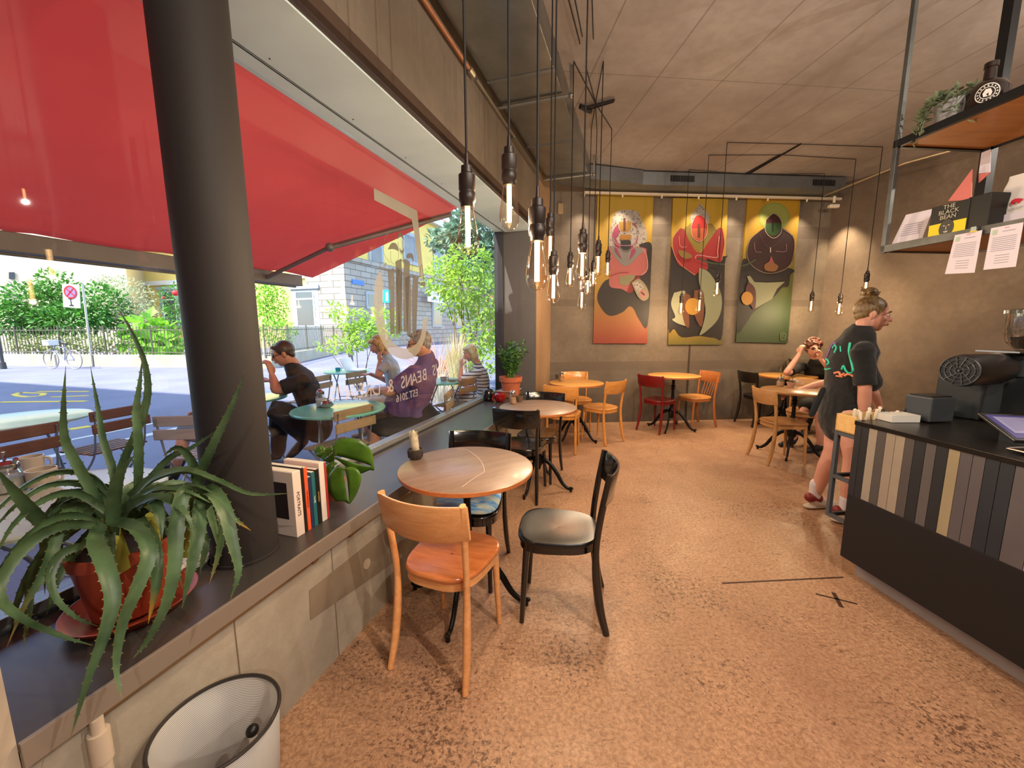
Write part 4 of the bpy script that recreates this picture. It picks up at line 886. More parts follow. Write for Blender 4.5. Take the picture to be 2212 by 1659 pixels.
# ------------------------------------------------------------------ small things on the outdoor tables
glass_j, t = newmat('jar_glass'); tr = t.n('BsdfTransparent'); tr.inputs[0].default_value = (.9, .93, .93, 1); gl = t.n('BsdfGlossy'); gl.inputs['Roughness'].default_value = .05; lw = t.n('LayerWeight', i_Blend=.4); mx = t.n('MixShader')
pw = t.n('Math', operation='MULTIPLY_ADD', i_1=.6, i_2=.12); t.l(lw.outputs['Facing'], pw.inputs[0]); t.l(pw.outputs[0], mx.inputs[0]); t.l(tr.outputs[0], mx.inputs[1]); t.l(gl.outputs[0], mx.inputs[2]); t.l(mx.outputs[0], t.out.inputs[0])
sugar_m = mat('sugar_white', '#d9d2c6', .9); sugar_br = mat('brown_sugar', '#b98a62', .9); chrome = mat('chrome', '#b9b9b9', .15, metal=1); white_c = mat('white_ceramic', '#dcd6cc', .25, coat=.4); terra = mat('terracotta', '#a8593c', .7, var=.12, vscale=9); soil = mat('dark_soil', '#241912', .95, bump=.6, bscale=90)
def shaker(label, p, h=.13, r=.036, fill=sugar_m, spout=False, name='sugar_shaker', rz=0):
    t = thing(name, label, 'sugar shaker', p, rz)
    b = MB(); b.lathe([(r * .95, 0), (r, .004), (r, h * .45), (r * .8, h * .62), (r * .72, h * .7)], n=20); b.build('jar', glass_j, t)
    b = MB(); b.lathe([(r * .9, .004), (r * .93, h * .42), (.001, h * .44)], n=20); b.build('sugar', fill, t)
    b = MB(); b.lathe([(r * .76, h * .68), (r * .8, h * .76), (r * .74, h * .86), (r * .4, h * .95), (.004, h * .97)], n=20)
    if spout: b.tube([(0, 0, h * .9), (.002, 0, h * 1.22)], .006, 10); b.tube([(r * .6, 0, h * .85), (r * 1.0, 0, h * 1.02)], .008, 8)
    b.build('lid', chrome, t); return t
def pot(name, label, p, r, h, m_, cat='pot', lip=True, group=None):
    t = thing(name, label, cat, p, 0, group); b = MB()
    b.lathe([(r * .72, 0), (r * .95, h * .78), (r * (1.06 if lip else 1), h * .78), (r * (1.06 if lip else 1), h), (r * .88, h), (r * .86, h * .85)], n=36, cap=True); b.build('pot_body', m_, t, smooth=40)
    b = MB(); b.lathe([(r * .87, h * .86), (.001, h * .88)], n=24, cap=False); b.build('soil', soil, t); return t
tz = .765
q = Gz(694, 878, tz); shaker('glass sugar shaker on the turquoise table outside', q, .17, .045)
q = Gz(707, 880, tz); t = thing('sugar_bowl', 'round chrome sugar bowl on the turquoise table outside', 'bowl', q)
b = MB(); b.lathe([(.03, 0), (.055, .015), (.062, .04), (.05, .06), (.036, .066), (.034, .06)], n=28); b.build('bowl', chrome, t)
q = W3(.86, -2.26, tz)
def mug(label, p, r, h, m_, inner, rz=0, group=None, cat='cup', name='coffee_cup'):
    t = thing(name, label, cat, p, rz, group); b = MB(); b.lathe([(r * .8, 0), (r * .95, h * .1), (r, h), (r * .93, h), (r * .88, h * .15), (.001, h * .1)], n=30, cap=False); b.build('cup', m_, t)
    b = MB(); b.tube(catmull([(r * .95, 0, h * .85), (r * 1.5, 0, h * .75), (r * 1.45, 0, h * .35), (r * .92, 0, h * .22)], 5), .006, 8); b.build('handle', m_, t)
    b = MB(); b.lathe([(r * .9, h * .55), (.001, h * .551)], n=20, cap=False); b.build('coffee', inner, t); return t
cof = mat('coffee_brown', '#3c2214', .3); cream = mat('cream_ceramic', '#b9a896', .3, coat=.3)
def onT(x, y, z=.765): return Gz(x, y, z)
mug('cream cup behind on the pale table outside at the far left', onT(72, 1020), .046, .085, cream, cof, .5)
mug('cream cup in front on the pale table outside at the far left', onT(95, 1050), .052, .085, cream, cof, .2)
shaker('white sugar dispenser with spout beside the two cups outside', onT(22, 1060), .15, .055, sugar_m, True)
q = onT(715, 802); t = thing('laptop', 'white laptop open on the folding table outside', 'laptop', onT(772, 800), -.1)
lapt = mat('laptop_white', '#c9cbcd', .35); scr = mat('laptop_screen', '#9aa2a8', .3)
b = MB(); b.box((0, 0, .008), (.32, .22, .016), rot=(0, 0, 1.45)); b.build('laptop_base', lapt, t, smooth=0, bevel=.004)
b = MB(); b.box((-.165, -.0, .115), (.012, .31, .22), rot=(0, -.45, -.1)); b.build('laptop_lid', lapt, t, smooth=0, bevel=.003)
mug('small cup on the table before the woman in stripes', onT(958, 822), .045, .05, mat('blue_grey_cup', '#60707c', .3), cof, 0)
t = thing('plate', 'dark plate stack on the table before the woman in stripes', 'plate', onT(978, 823)); b = MB(); b.lathe([(.05, 0), (.09, .012), (.088, .018), (.03, .01)], n=28); b.build('dish', mat('dark_plate', '#34383c', .3), t)
mug('turquoise cup on the table behind the man in black', onT(730, 802, .765), .04, .06, mat('teal_cup', '#2c8c98', .3), cof, 0)

# ------------------------------------------------------------------ things on the inside tables
q = Gz(898, 990, .765)
_cp0 = len(bpy.data.objects)
t = thing('potted_cactus', 'small hairy white cactus in a dark ribbed pot on the near table', 'cactus', q)
b = MB(); vs = []
prof = [(.026, 0), (.031, .012), (.034, .03), (.0355, .05), (.035, .056), (.030, .056), (.029, .046)]
b.lathe(prof, n=36); b.build('pot_body', mat('dark_ribbed_pot', '#3a2f28', .75, var=.3, vscale=60, bump=.8, bscale=130), t)
b = MB()
for k in range(22): a = 2 * PI * k / 22; b.tube([(math.cos(a) * .0315, math.sin(a) * .0315, .008), (math.cos(a + .12) * .0352, math.sin(a + .12) * .0352, .042)], .0022, 6)
b.build('pot_rib', mat('dark_ribbed_pot', '#3a2f28', .75), t)
b = MB(); b.lathe([(.030, .047), (.001, .049)], n=20, cap=False); b.build('soil', soil, t)
b = MB(); P = catmull([(0, 0, .045), (-.003, 0, .09), (-.005, 0, .13), (-.007, 0, .158)], 5); b.tube(P, [.013, .0155, .017, .018, .018, .018, .0178, .0175, .017, .016, .0155, .0145, .013, .011, .009, .006], 16, roundcap=True)
rnd = random.Random(2)
for _ in range(900):
    u = rnd.random(); i = int(u * (len(P) - 1)); a = rnd.uniform(0, 2 * PI); d = V((math.cos(a), math.sin(a), rnd.uniform(-.1, .6))).normalized(); p = P[i] + d * (.016 - .008 * max(0, u - .7)); s_ = d.orthogonal() * .0005
    b.add([p - s_, p + s_, p + d * rnd.uniform(.003, .008)], [(0, 1, 2)])
b.build('cactus_stem', mat('woolly_cactus', '#b3a58c', .95, var=.2, vscale=40), t)
for ch in t.children:
    for v_ in ch.data.vertices: v_.co.x *= 1.22; v_.co.y *= 1.22
shaker('sugar shaker with brown sugar at the left edge of the second table', Gz(1108, 872, .768), .135, .034, sugar_br)
t = pot('small_pot', 'small brown glazed pot beside the shaker on the second table', Gz(1122, 868, .768), .036, .06, mat('brown_glaze', '#5c4632', .3, coat=.4), lip=False)
shaker('sugar shaker on the golden corner table', Gz(1213, 823, .768), .135, .036, sugar_br)
pot('small_pot', 'small dark plant pot beside the shaker on the golden corner table', Gz(1204, 818, .768), .03, .06, mat('grey_pot', '#4a4038', .6))
t = pot('potted_cactus', 'green prickly cactus in a pink pot on the table under the middle painting', Gz(1430, 801, .80), .038, .07, mat('pink_pot', '#b08470', .7), 'cactus')
b = MB(); rnd = random.Random(4)
for k in range(7): a = 2 * PI * k / 7; b.tube([(math.cos(a) * .012, math.sin(a) * .012, .06), (math.cos(a) * .02, math.sin(a) * .02, .11 + .05 * rnd.random()), (math.cos(a) * .006, 0, .17)], [.011, .012, .004], 8)
b.build('cactus_stem', mat('cactus_green', '#2c4a24', .7, var=.2, vscale=40), t)
shaker('sugar shaker on the table under the middle painting', Gz(1449, 801, .80), .14, .04, sugar_br)
shaker('sugar shaker at the left edge of the laptop table', Gz(1652, 798, .775), .14, .042, sugar_br)
t = thing('coffee_cup', 'dark cup on a white saucer on the laptop table', 'cup', Gz(1667, 800, .775)); b = MB(); b.lathe([(.035, 0), (.075, .008), (.074, .013), (.03, .006)], n=28); b.build('saucer', white_c, t)
b = MB(); b.lathe([(.03, .01), (.045, .05), (.046, .07), (.042, .07), (.02, .02)], n=24); b.build('cup', mat('dark_cup', '#1d1a18', .3), t)
t = thing('water_glass', 'clear tumbler of water on the laptop table', 'glass', Gz(1686, 805, .775)); b = MB(); b.lathe([(.033, 0), (.037, .1), (.035, .1), (.031, .006)], n=28); b.build('tumbler', glass_j, t)
t = thing('laptop', 'dark laptop open before the seated person in the far right corner', 'laptop', Gz(1735, 806, .775), math.radians(62 + 180)); lapd = mat('laptop_dark', '#14100f', .35)
b = MB(); b.box((0, 0, .008), (.33, .23, .014)); b.build('laptop_base', lapd, t, smooth=0, bevel=.003)
b = MB(); b.box((0, -.15, .11), (.33, .008, .22), rot=(.35, 0, 0)); o = b.build('laptop_lid', lapd, t, smooth=0, bevel=.003)
shaker('glass dispenser with spout on the small brown table', Gz(1685, 834, .768), .12, .042, sugar_br, True, 'sugar_dispenser')
t = pot('potted_cactus', 'small green succulent in a pink pot on the small brown table', Gz(1708, 836, .768), .045, .062, mat('pink_pot', '#b08470', .7), 'cactus')
b = MB()
for k in range(14): a = k * 2.4; r_ = .006 + .0022 * k; d = V((math.cos(a), math.sin(a), .9)).normalized(); leaf(b, V((math.cos(a) * r_, math.sin(a) * r_, .05)), d, V((0, 0, 1)), .05, .018)
b.build('succulent', mat('cactus_green', '#2c4a24', .7), t, smooth=0)

# ------------------------------------------------------------------ things on the sill
SZ = .62
black_gl = mat('black_glaze', '#0d0e10', .15, coat=.6); red_gl = mat('red_glaze', '#7c0a0c', .12, coat=.6)
t = thing('sugar_pot', 'black glazed lidded pot standing on the sill near the terracotta planter', 'pot', Gz(1055, 865, SZ))
b = MB(); b.lathe([(.05, 0), (.068, .02), (.07, .08), (.06, .11), (.05, .115)], n=32); b.build('pot_body', black_gl, t); b = MB(); b.lathe([(.062, .112), (.05, .135), (.02, .145), (.012, .15), (.014, .165), (.004, .175)], n=28); b.build('lid', black_gl, t)
t = thing('red_jar', 'shiny red round jar with white inside beside the black pot on the sill', 'jar', Gz(1080, 868, SZ))
b = MB(); b.lathe([(.035, 0), (.06, .02), (.072, .06), (.064, .095), (.045, .11), (.0, .112)], n=32); b.build('jar_body', red_gl, t); b = MB(); b.tube(catmull([(-.05, -.03, .02), (-.085, -.04, .03), (-.08, -.04, .07), (-.055, -.03, .08)], 4), .009, 8); b.build('handle', red_gl, t)
t = thing('ribbed_planter', 'menu box of wood lying on the sill behind the red jar', 'box', Gz(1100, 856, SZ), -AW)
b = MB(); b.box((0, 0, .045), (.22, .30, .07)); b.build('box_body', wood('box_brown', '#6c4630', '#8a5c40'), t, smooth=0, bevel=.004); b = MB(); b.box((0, 0, .085), (.24, .32, .008)); b.build('paper', mat('menu_paper', '#a08c84', .7, var=.3, vscale=30), t, smooth=0)
t['category'] = 'box'; t.name = 'menu_box'
# books beside the column
def book(label, p0, w, d, h, cover, ang, page=True, tilt=0, marks=None, title=None, tcol='#222222', band=None, group='books between the column and the leafy plant'):
    t = thing('book', label, 'book', p0, ang, group); t.rotation_euler = (0, tilt, ang)
    b = MB(); b.box((0, 0, h / 2), (w, d, h)); b.build('cover', mat('cover' + cover, cover, .45, coat=.15), t, smooth=0, bevel=.0015)
    if page: b = MB(); b.box((0, .003, h / 2), (w * .8, d, h * .985)); b.v = [(x, y, z + .0035) for x, y, z in b.v]; b.build('pages', mat('page_paper', '#c9bfae', .9), t, smooth=0)
    if title:
        b = MB(); put_text(b, title, w * .5, V((-w * .17, -d / 2 - .001, h * .5)), V((0, 0, -1)), V((1, 0, 0)), .0003); b.build('title', mat('title' + tcol, tcol, .6), t, smooth=0)
    return t
sv = W3(1.275, -1.40, SZ); ex = dW
x_off = 0; spec = [
 ('large cream book of portraits next to the column, nearest in the row', .042, .20, .285, '#cdb9ac', 'PORTRAITS', '#332222'),
 ('thin black book behind the cream portraits book', .014, .22, .290, '#17120f', None, '#222222'),
 ('orange-red book third in the row by the column', .018, .21, .285, '#d8502a', 'THE COFFEE BOOK', '#401008'),
 ('small dark blue book between the orange and the teal one', .016, .17, .235, '#1c2a48', None, '#222222'),
 ('teal book with pale title in the row by the column', .020, .19, .25, '#1f5a5e', 'Venedig', '#d8e0d8'),
 ('black paperback right of the teal book', .022, .19, .255, '#14100f', 'ESPRESSO', '#b08a40'),
 ('tall pale pink book near the right end of the row', .030, .20, .275, '#cfc0b4', None, '#222222'),
 ('thin book with red and white spine at the right end of the row', .012, .19, .27, '#a02c2c', None, '#222222')]
s_ = 1.225
for lab, w_, d_, h_, c_, ti, tc in spec:
    if h_ < 0.3:
        q = W3(s_ + w_ / 2, -1.338 - d_ / 2, SZ)
        t = book(lab, q, w_, d_, h_, c_, PI / 2 - AW - .0, title=ti, tcol=tc)
        # spine faces the room: local -y must point to +nW
        t.rotation_euler = (0, 0, PI / 2 - AW)
        if ti == 'PORTRAITS':
            b = MB(); b.box((-w_ / 2 - .0006, -.02, h_ * .55), (.001, .09, .16)); b.build('cover_photo', mat('cover_photo', '#2a211e', .4), t, smooth=0)
    s_ += w_ + .002
b = MB(); q = W3(.80,-1.5,SZ)
for k in range(6):
    t = thing('magazine', ('bottom', 'second lowest', 'third', 'fourth', 'second highest', 'topmost')[k] + ' magazine in the small pile on the sill between plant pot and column', 'magazine', W3(.90, -1.60 + .006 * k, SZ + .008 * k), -AW + .06 * math.sin(k * 2), 'pile of magazines behind the plant pot'); b = MB(); b.box((0, 0, .0038), (.15, .21, .0074)); b.build('paper', mat('mag%d' % (k % 3), ('#c9c6be', '#8c8f94', '#dcd8ce')[k % 3], .5), t, smooth=0)

# ------------------------------------------------------------------ waste basket, pipe
bc = V((-.835, .80, 0))
q = W3(.43, -.99, 0)
mt, t = newmat('perforated_white'); vec = t.coord(); wv = t.n('TexWave', wave_type='BANDS', bands_direction='Z'); wv.inputs['Scale'].default_value = 55; t.l(vec, wv.inputs[0])
t.l(t.ramp(wv.outputs['Fac'], [(.35, srgb('#8f8b88')), (.6, srgb('#dedbd8'))]), t.b.inputs['Base Color']); t.b.inputs['Roughness'].default_value = .45
trn = t.n('BsdfTransparent'); mx = t.n('MixShader'); mx.inputs[0].default_value = .42; t.l(t.b.outputs[0], mx.inputs[1]); t.l(trn.outputs[0], mx.inputs[2]); t.l(mx.outputs[0], t.out.inputs[0])
bk = thing('wire_basket', 'white fine wire basket with dark rim standing on the floor in the lower left', 'basket', Gz(470, 1560, .40) * 1)
bk.location.z = 0
b = MB(); b.lathe([(.125, .01), (.150, .40)], n=56, cap=False); b.build('basket_wall', mt, bk, smooth=80, solid=.0015)
b = MB(); b.lathe([(.0, .008), (.125, .008), (.125, .014), (.0, .014)], n=40, cap=False); b.build('basket_floor', mat('basket_floor', '#77716c', .6), bk)
b = MB(); P = [(math.cos(2 * PI * k / 56) * .151, math.sin(2 * PI * k / 56) * .151, .402) for k in range(57)]; b.tube(P, .0055, 8, cap=False); b.build('rim', mat('dark_rim', '#3e3936', .35, metal=.5), bk)
hk = bk.location
t = thing('basket_knob', 'black round knob on a white stem clipped inside the wire basket', 'knob', Gz(545, 1578, .34))  # plain knob on a stem, gives no light
b = MB(); b.ball((0, 0, 0), .017, 20, 12); b.build('knob', mat('knob_black', '#0c0b0b', .4), t); b = MB(); b.tube([(0, 0, -.01), (.004, -.004, -.045)], .011, 12); b.build('stem', white_c, t)
pp = thing('drain_pipe', 'pale pipe with coupling coming down from the sill at the lower left', 'pipe', W3(.50, -1.225, 0))
b = MB(); b.tube([(0, 0, .0), (0, 0, .44)], .016, 16); b.build('pipe_body', mat('pipe_pale', '#bba995', .35), pp); b = MB(); b.tube([(0, 0, .44), (0, 0, .52)], .021, 16); b.tube([(0, 0, .52), (0, 0, .558)], .013, 12); b.build('coupling', mat('pipe_pale', '#bba995', .35), pp)
# ------------------------------------------------------------------ counter
cdk = mat('counter_dark', '#121113', .5, var=.08, vscale=2)
ct = thing('service_counter', 'long dark counter with vertical planks in beige, grey and blue-black on the right', 'counter')
b = MB(); b.M = MC; b.b2((-1.6, 2.225, .115), (2.045, 3.0, .93)); b.build('counter_body', cdk, ct, smooth=0)
b = MB(); b.M = MC; b.b2((-1.6, 2.2, .115), (2.045, 2.224, .512)); b.build('lower_panel', cdk, ct, smooth=0, bevel=.002)
b = MB(); b.M = MC; b.b2((-1.5, 2.29, 0), (2.02, 2.9, .114)); b.build('toe_kick', mat('toe_kick_grey', '#9c9894', .5, metal=.2, var=.08), ct, smooth=0)
b = MB(); b.M = MC; b.b2((-1.6, 2.195, .931), (2.05, 3.02, .956)); b.build('worktop', mat('worktop_steel', '#2c2723', .28, metal=.6, var=.1), ct, smooth=0, bevel=.002)
def plank_m(c_):
    nm = 'plank' + c_
    if nm in MATS: return MATS[nm]
    q = srgb(c_); k_ = .62
    h_ = '#' + ''.join('%02x' % int(255 * ((v * k_) * 12.92 if v * k_ <= .0031308 else 1.055 * (v * k_) ** (1 / 2.4) - .055)) for v in q[:3])
    return mat(nm, h_, .6, var=.07, vscale=7)
cols = ['#2b2a2d', '#262528', '#b3a593', '#5e5754', '#b09f8c', '#b4a48f', '#5d5452', '#26272b', '#6a6260', '#26272b', '#b5a381', '#675e62', '#6b6264', '#2b2f38', '#2c3038', '#6d6467', '#b3a593', '#2b2f38', '#5e5754', '#b5a381', '#26272b', '#675e62', '#2c3038', '#b3a593', '#26272b', '#5e5754', '#b5a381', '#2b2f38', '#675e62', '#b3a593']
px_ = [505, 545, 585, 632, 680, 732, 785, 838, 900, 958, 1025, 1090, 1160, 1230, 1310, 1395]
ss = []
for x in px_:
    xr = 1650 + x / 2.552; p = Cn(xr, 912 + .25 * (xr - 1853), 2.2); ss.append(p.dot(dC))
while ss[-1] > -1.5: ss.append(ss[-1] - .074)
ss[0] = 2.045
for i in range(len(ss) - 1):
    b = MB(); b.M = MC; b.b2((ss[i] - .0012, 2.199, .514), (ss[i + 1] + .0012, 2.2235, .93)); c_ = cols[i % len(cols)]; b.build('plank', plank_m(c_), ct, smooth=0)
# narrow steel rack with a wooden cutlery tray fixed to the counter end
tr_ = thing('cutlery_rack', 'grey steel rack with wooden cutlery tray at the far end of the counter', 'rack')
fs = mat('frame_steel', '#5f6367', .45, metal=.6)
zb_ = Cn(1790, 1115, 2.2).z
b = MB(); b.M = MC
for n_ in (2.21, 2.90): b.b2((2.150, n_ - .011, zb_), (2.172, n_ + .011, .862))
for z_ in (zb_ + .01, .58, .852):
    for n_ in (2.21, 2.90): b.b2((2.046, n_ - .010, z_ - .011), (2.17, n_ + .010, z_ + .011))
    b.b2((2.152, 2.21, z_ - .011), (2.170, 2.90, z_ + .011))
b.build('frame', fs, tr_, smooth=0)
pine = wood('pine_light', '#c79a58', '#dcb474', rough=.5, coat=.1)
b = MB(); b.M = MC; b.b2((2.047, 2.198, .866), (2.172, 2.212, .972)); b.b2((2.160, 2.198, .866), (2.172, 2.92, .972)); b.b2((2.047, 2.91, .866), (2.172, 2.92, .972)); b.b2((2.047, 2.198, .866), (2.172, 2.92, .876)); b.build('tray', pine, tr_, smooth=0, bevel=.002)
rnd = random.Random(9)
for k in range(24):
    n_ = 2.235 + .026 * k; wht = k < 6 or k in (8, 9); p = C3(2.07 + .06 * rnd.random(), n_, .88); q = C3(2.05 + .1 * rnd.random(), n_ + rnd.uniform(-.01, .02), .985 + .025 * rnd.random())
    t = thing('knife' if k % 2 else 'fork', ('pale' if wht else 'black') + ' cutlery handle sticking up from the wooden tray', 'cutlery', p, 0, ('pale' if wht else 'black') + ' cutlery in the tray'); b = MB(); b.tube([(0, 0, 0), q - p], [.005, .0095], 8, roundcap=True); b.build('handle', mat('handle_white', '#cdbfa6', .4) if wht else mat('handle_black', '#1a1a1c', .4), t)
t = thing('paper_box', 'white cardboard tray behind the cutlery', 'box', C3(2.24, 2.66, .956), -AC); 
t.location = C3(1.99, 2.44, .956)
b = MB(); b.box((-.02, .02, .022), (.16, .10, .04), rot=(0, 0, AC)); b.build('card', mat('card_white', '#c9c4bb', .7), t, smooth=0)
t = thing('receipt_printer', 'dark grey receipt printer box on the counter', 'printer', C3(2.0, 2.60, .956), -AC)
b = MB(); b.box((0, 0, .075), (.15, .14, .14)); b.build('printer_body', mat('printer_grey', '#3b3f43', .4), t, smooth=0, bevel=.008, segs=3); b = MB(); b.box((.0, 0, .147), (.13, .11, .006)); b.build('printer_lid', mat('printer_dark', '#17181a', .4), t, smooth=0)
# dark machine with a round fan shaped drum
fc = At(2073, 801, 2.16); axd = V((.93, .36, 0)).normalized(); axs = V((-axd.y, axd.x, 0))
mb0 = Gz(2096, 905, .956); t = thing('coffee_machine', 'black machine with a round finned drum on a grey body on the counter', 'coffee machine', (mb0.x + .07, mb0.y + .09, .956), math.atan2(axd.y, axd.x))
Li = t.matrix_basis.inverted(); fcl = Li @ fc
gm = mat('machine_grey', '#34383b', .45, metal=.3); bm_ = mat('machine_black', '#0c0c0d', .35, coat=.2)
b = MB(); b.box((0.0, 0, (fcl.z - .06) / 2), (.24, .20, fcl.z - .06)); b.build('machine_body', gm, t, smooth=0, bevel=.01, segs=3)
b = MB(); b.tube([fcl, fcl + V((.05, 0, 0)), fcl + V((.44, 0, 0))], [.084, .09, .085], 40); b.build('drum_housing', bm_, t, smooth=40, bevel=.004)
b = MB()
for r_ in (.080, .060, .038, .018): P = [fcl + V((-.004, math.cos(2 * PI * k / 36) * r_, math.sin(2 * PI * k / 36) * r_)) for k in range(37)]; b.tube(P, .003, 6, cap=False)
for k in range(12): a = 2 * PI * k / 12; b.tube([fcl + V((-.005, math.cos(a) * .018, math.sin(a) * .018)), fcl + V((-.005, math.cos(a + .3) * .078, math.sin(a + .3) * .078))], .0025, 5)
b.build('fan_grille', mat('fan_grey', '#4a4c4e', .4, metal=.4), t); b = MB(); b.ball(fcl + V((-.008, 0, 0)), .006); b.build('hub', chrome, t)
b = MB(); b.box((-.02, -.125, .025), (.2, .06, .02)); b.build('drip_tray', bm_, t, smooth=0)
# grinder with glass hopper
t = thing('coffee_grinder', 'coffee grinder with clear bean hopper behind the dark machine', 'grinder', C3(2.04, 3.22, .896), -AC)
b = MB(); b.box((0.05, 0, .18), (.2, .24, .24)); b.lathe([(.09, .30), (.09, .42), (.05, .455)], c=(.02, 0, 0), n=28); b.build('grinder_body', gm, t, smooth=40, bevel=.006)
b = MB(); b.lathe([(.05, .46), (.085, .50), (.105, .58), (.105, .67)], c=(.02, 0, 0), n=32, cap=False); b.build('hopper', glass_j, t, smooth=80)
b = MB(); b.lathe([(.11, .67), (.11, .69), (.03, .70)], c=(.02, 0, 0), n=32); b.build('hopper_lid', bm_, t); b = MB(); b.box((.0, 0, .45), (.36, .2, .008)); b.build('metal_plate', chrome, t, smooth=0)
b = MB(); b.lathe([(.045, .465), (.07, .50), (.078, .53), (.001, .54)], c=(.02, 0, 0), n=24); b.build('coffee_beans', mat('beans', '#2a1709', .5, bump=.8, bscale=120), t)
# till tablet
t = thing('till_tablet', 'black till tablet with violet screen tilted on its stand at the right edge', 'tablet', C3(1.52, 2.52, .956), -AC)
b = MB(); R_ = Euler((-.42, 0, .35)).to_matrix(); R_ = Euler((.38, 0, -.35)).to_matrix(); c_ = V((0.02, 0, .075)); b.box(c_, (.30, .22, .016), rot=R_); b.build('tablet_case', bm_, t, smooth=0, bevel=.005)
b = MB(); b.box(c_ + R_ @ V((0, 0, .0085)), (.27, .185, .002), rot=R_); scr_v = mat('till_screen', '#3a356a', .3, emit='#4a4580', estr=.12); s_ = b.build('screen', scr_v, t, smooth=0)
b = MB(); b.box(c_ + R_ @ V((-.055, .01, .0102)), (.12, .13, .001), rot=R_); b.box(c_ + R_ @ V((.07, .01, .0102)), (.03, .02, .001), rot=R_); b.build('screen_panel', mat('till_light', '#7c789a', .3, emit='#a9a4c4', estr=.10), s_, smooth=0)
b = MB(); b.box(c_ + R_ @ V((.06, -.01, .0099)), (.10, .15, .001), rot=R_); b.build('screen_panel', mat('till_black', '#0d0c14', .3), s_, smooth=0)
b = MB(); b.box((.02, .04, .03), (.10, .10, .06)); b.build('stand', bm_, t, smooth=0)
t = thing('chrome_tray', 'chrome cash tray below the till tablet', 'tray', C3(1.36, 2.42, .957), -AC); b = MB(); b.box((.0, 0, .012), (.26, .17, .004)); b.tube([(-.13, -.085, .014), (.13, -.085, .014)], .006, 8); b.tube([(-.13, .085, .014), (.13, .085, .014)], .006, 8); b.tube([(-.13, -.085, .014), (-.13, .085, .014)], .006, 8); b.build('tray_body', chrome, t)
b = MB(); p = C3(1.55, 2.66, 1.22); b.box(p, (.002, .10, .15), rot=(0, 0, -AC)); b.box(p - V((0, 0, .16)), (.01, .01, .2)); o = b.build('card_holder', mat('paper_lilac', '#d2cad6', .6), smooth=0); tag(o, 'white upright card on a thin holder at the right edge of the counter', 'card')

# ------------------------------------------------------------------ hanging shelf
sh = thing('hanging_shelf', 'steel framed hanging shelf with two wooden boards above the counter', 'shelf')
raw = mat('raw_steel', '#5f605e', .45, metal=.7, var=.25, vscale=9); blackst = mat('black_steel', '#141416', .5, metal=.3)
zl, zu = 1.945, 2.54
for s_ in (2.285, .2):
    b = MB(); b.M = MC; b.b2((s_ - .012, 2.49, zl - .01), (s_ + .012, 2.514, H_CEIL)); b.build('frame_post', raw, sh, smooth=0, bevel=.002)
    b = MB(); b.M = MC; b.b2((s_ - .050, 3.06, zl), (s_, 3.11, H_CEIL)); b.build('rear_post', blackst, sh, smooth=0)
for z_, m_ in ((zl, raw), (zu, blackst)):
    b = MB(); b.M = MC; b.b2((-1.2, 2.49, z_ - .006), (2.297, 2.514, z_ + .034)); b.b2((-1.2, 3.07, z_ - .006), (2.297, 3.09, z_ + .034)); b.b2((2.273, 2.49, z_ - .006), (2.297, 3.09, z_ + .034)); b.build('edge_bar', m_, sh, smooth=0)
    b = MB(); b.M = MC; b.b2((-1.2, 2.515, z_ + .002), (2.272, 3.068, z_ + .02)); b.build('shelf_board', wood('shelf_orange', '#94602c', '#ac7438', rough=.5, coat=.1), sh, smooth=0)
# on the upper board
t = thing('potted_plant', 'trailing pale green plant in light grey pot on the upper hanging shelf', 'plant', C3(2.10, 2.62, zu + .02))
b = MB(); b.lathe([(.07, 0), (.085, .13), (.08, .13), (.076, .11)], n=28); b.build('pot_body', mat('pot_lightgrey', '#8e8d90', .6), t); rnd = random.Random(5); b = MB()
for k in range(16):
    a = rnd.uniform(0, 2 * PI) if k > 5 else rnd.uniform(1.7, 3.6); d = V((math.cos(a), math.sin(a), 0)); P = catmull([(0, 0, .11), d * .07 + V((0, 0, .17)), d * .12 + V((0, 0, .12)), d * .15 + V((0, 0, rnd.uniform(-.05, .05)))], 5); b.tube(P, .002, 5)
    for p in P[2:]: leaf(b, p, V((rnd.uniform(-1, 1), rnd.uniform(-1, 1), rnd.uniform(-.2, .8))), V((0, 0, 1)), .045, .028)
b.build('foliage', leafmat('leaf_pale', '#5c6a50', '#8e9a7c', .2), t, smooth=0)
t = thing('stout_bottle', 'dark round-shouldered bottle with white round emblem on the upper hanging shelf', 'bottle', C3(1.95, 2.60, zu + .02))
b = MB(); b.lathe([(.072, 0), (.08, .01), (.08, .10), (.06, .135), (.024, .155), (.022, .21), (.026, .212), (.026, .235), (.018, .238)], n=32); b.build('bottle_body', mat('bottle_dark', '#1a0f0b', .12, coat=.5), t)
b = MB(); vs = []; n = 20; r0 = .0808
cdir = math.atan2(-C3(1.95, 2.60).y, -C3(1.95, 2.60).x)
def onb(u, v): a = cdir + u / r0; return V((math.cos(a) * r0, math.sin(a) * r0, .07 + v))
def ring_on(b, r_in, r_out, n=30):
    vs = []
    for k in range(n): a = 2 * PI * k / n; vs += [onb(math.cos(a) * r_in, math.sin(a) * r_in), onb(math.cos(a) * r_out, math.sin(a) * r_out)]
    b.add(vs, [(2 * k, 2 * k + 1, (2 * k + 3) % (2 * n), (2 * k + 2) % (2 * n)) for k in range(n)])
ring_on(b, .039, .043); ring_on(b, .024, .027); b.add([onb(x, y) for x, y in ((-.012, -.016), (.012, -.016), (.016, .0), (.008, .018), (-.008, .018), (-.016, 0))], [(0, 1, 2, 3, 4, 5)])
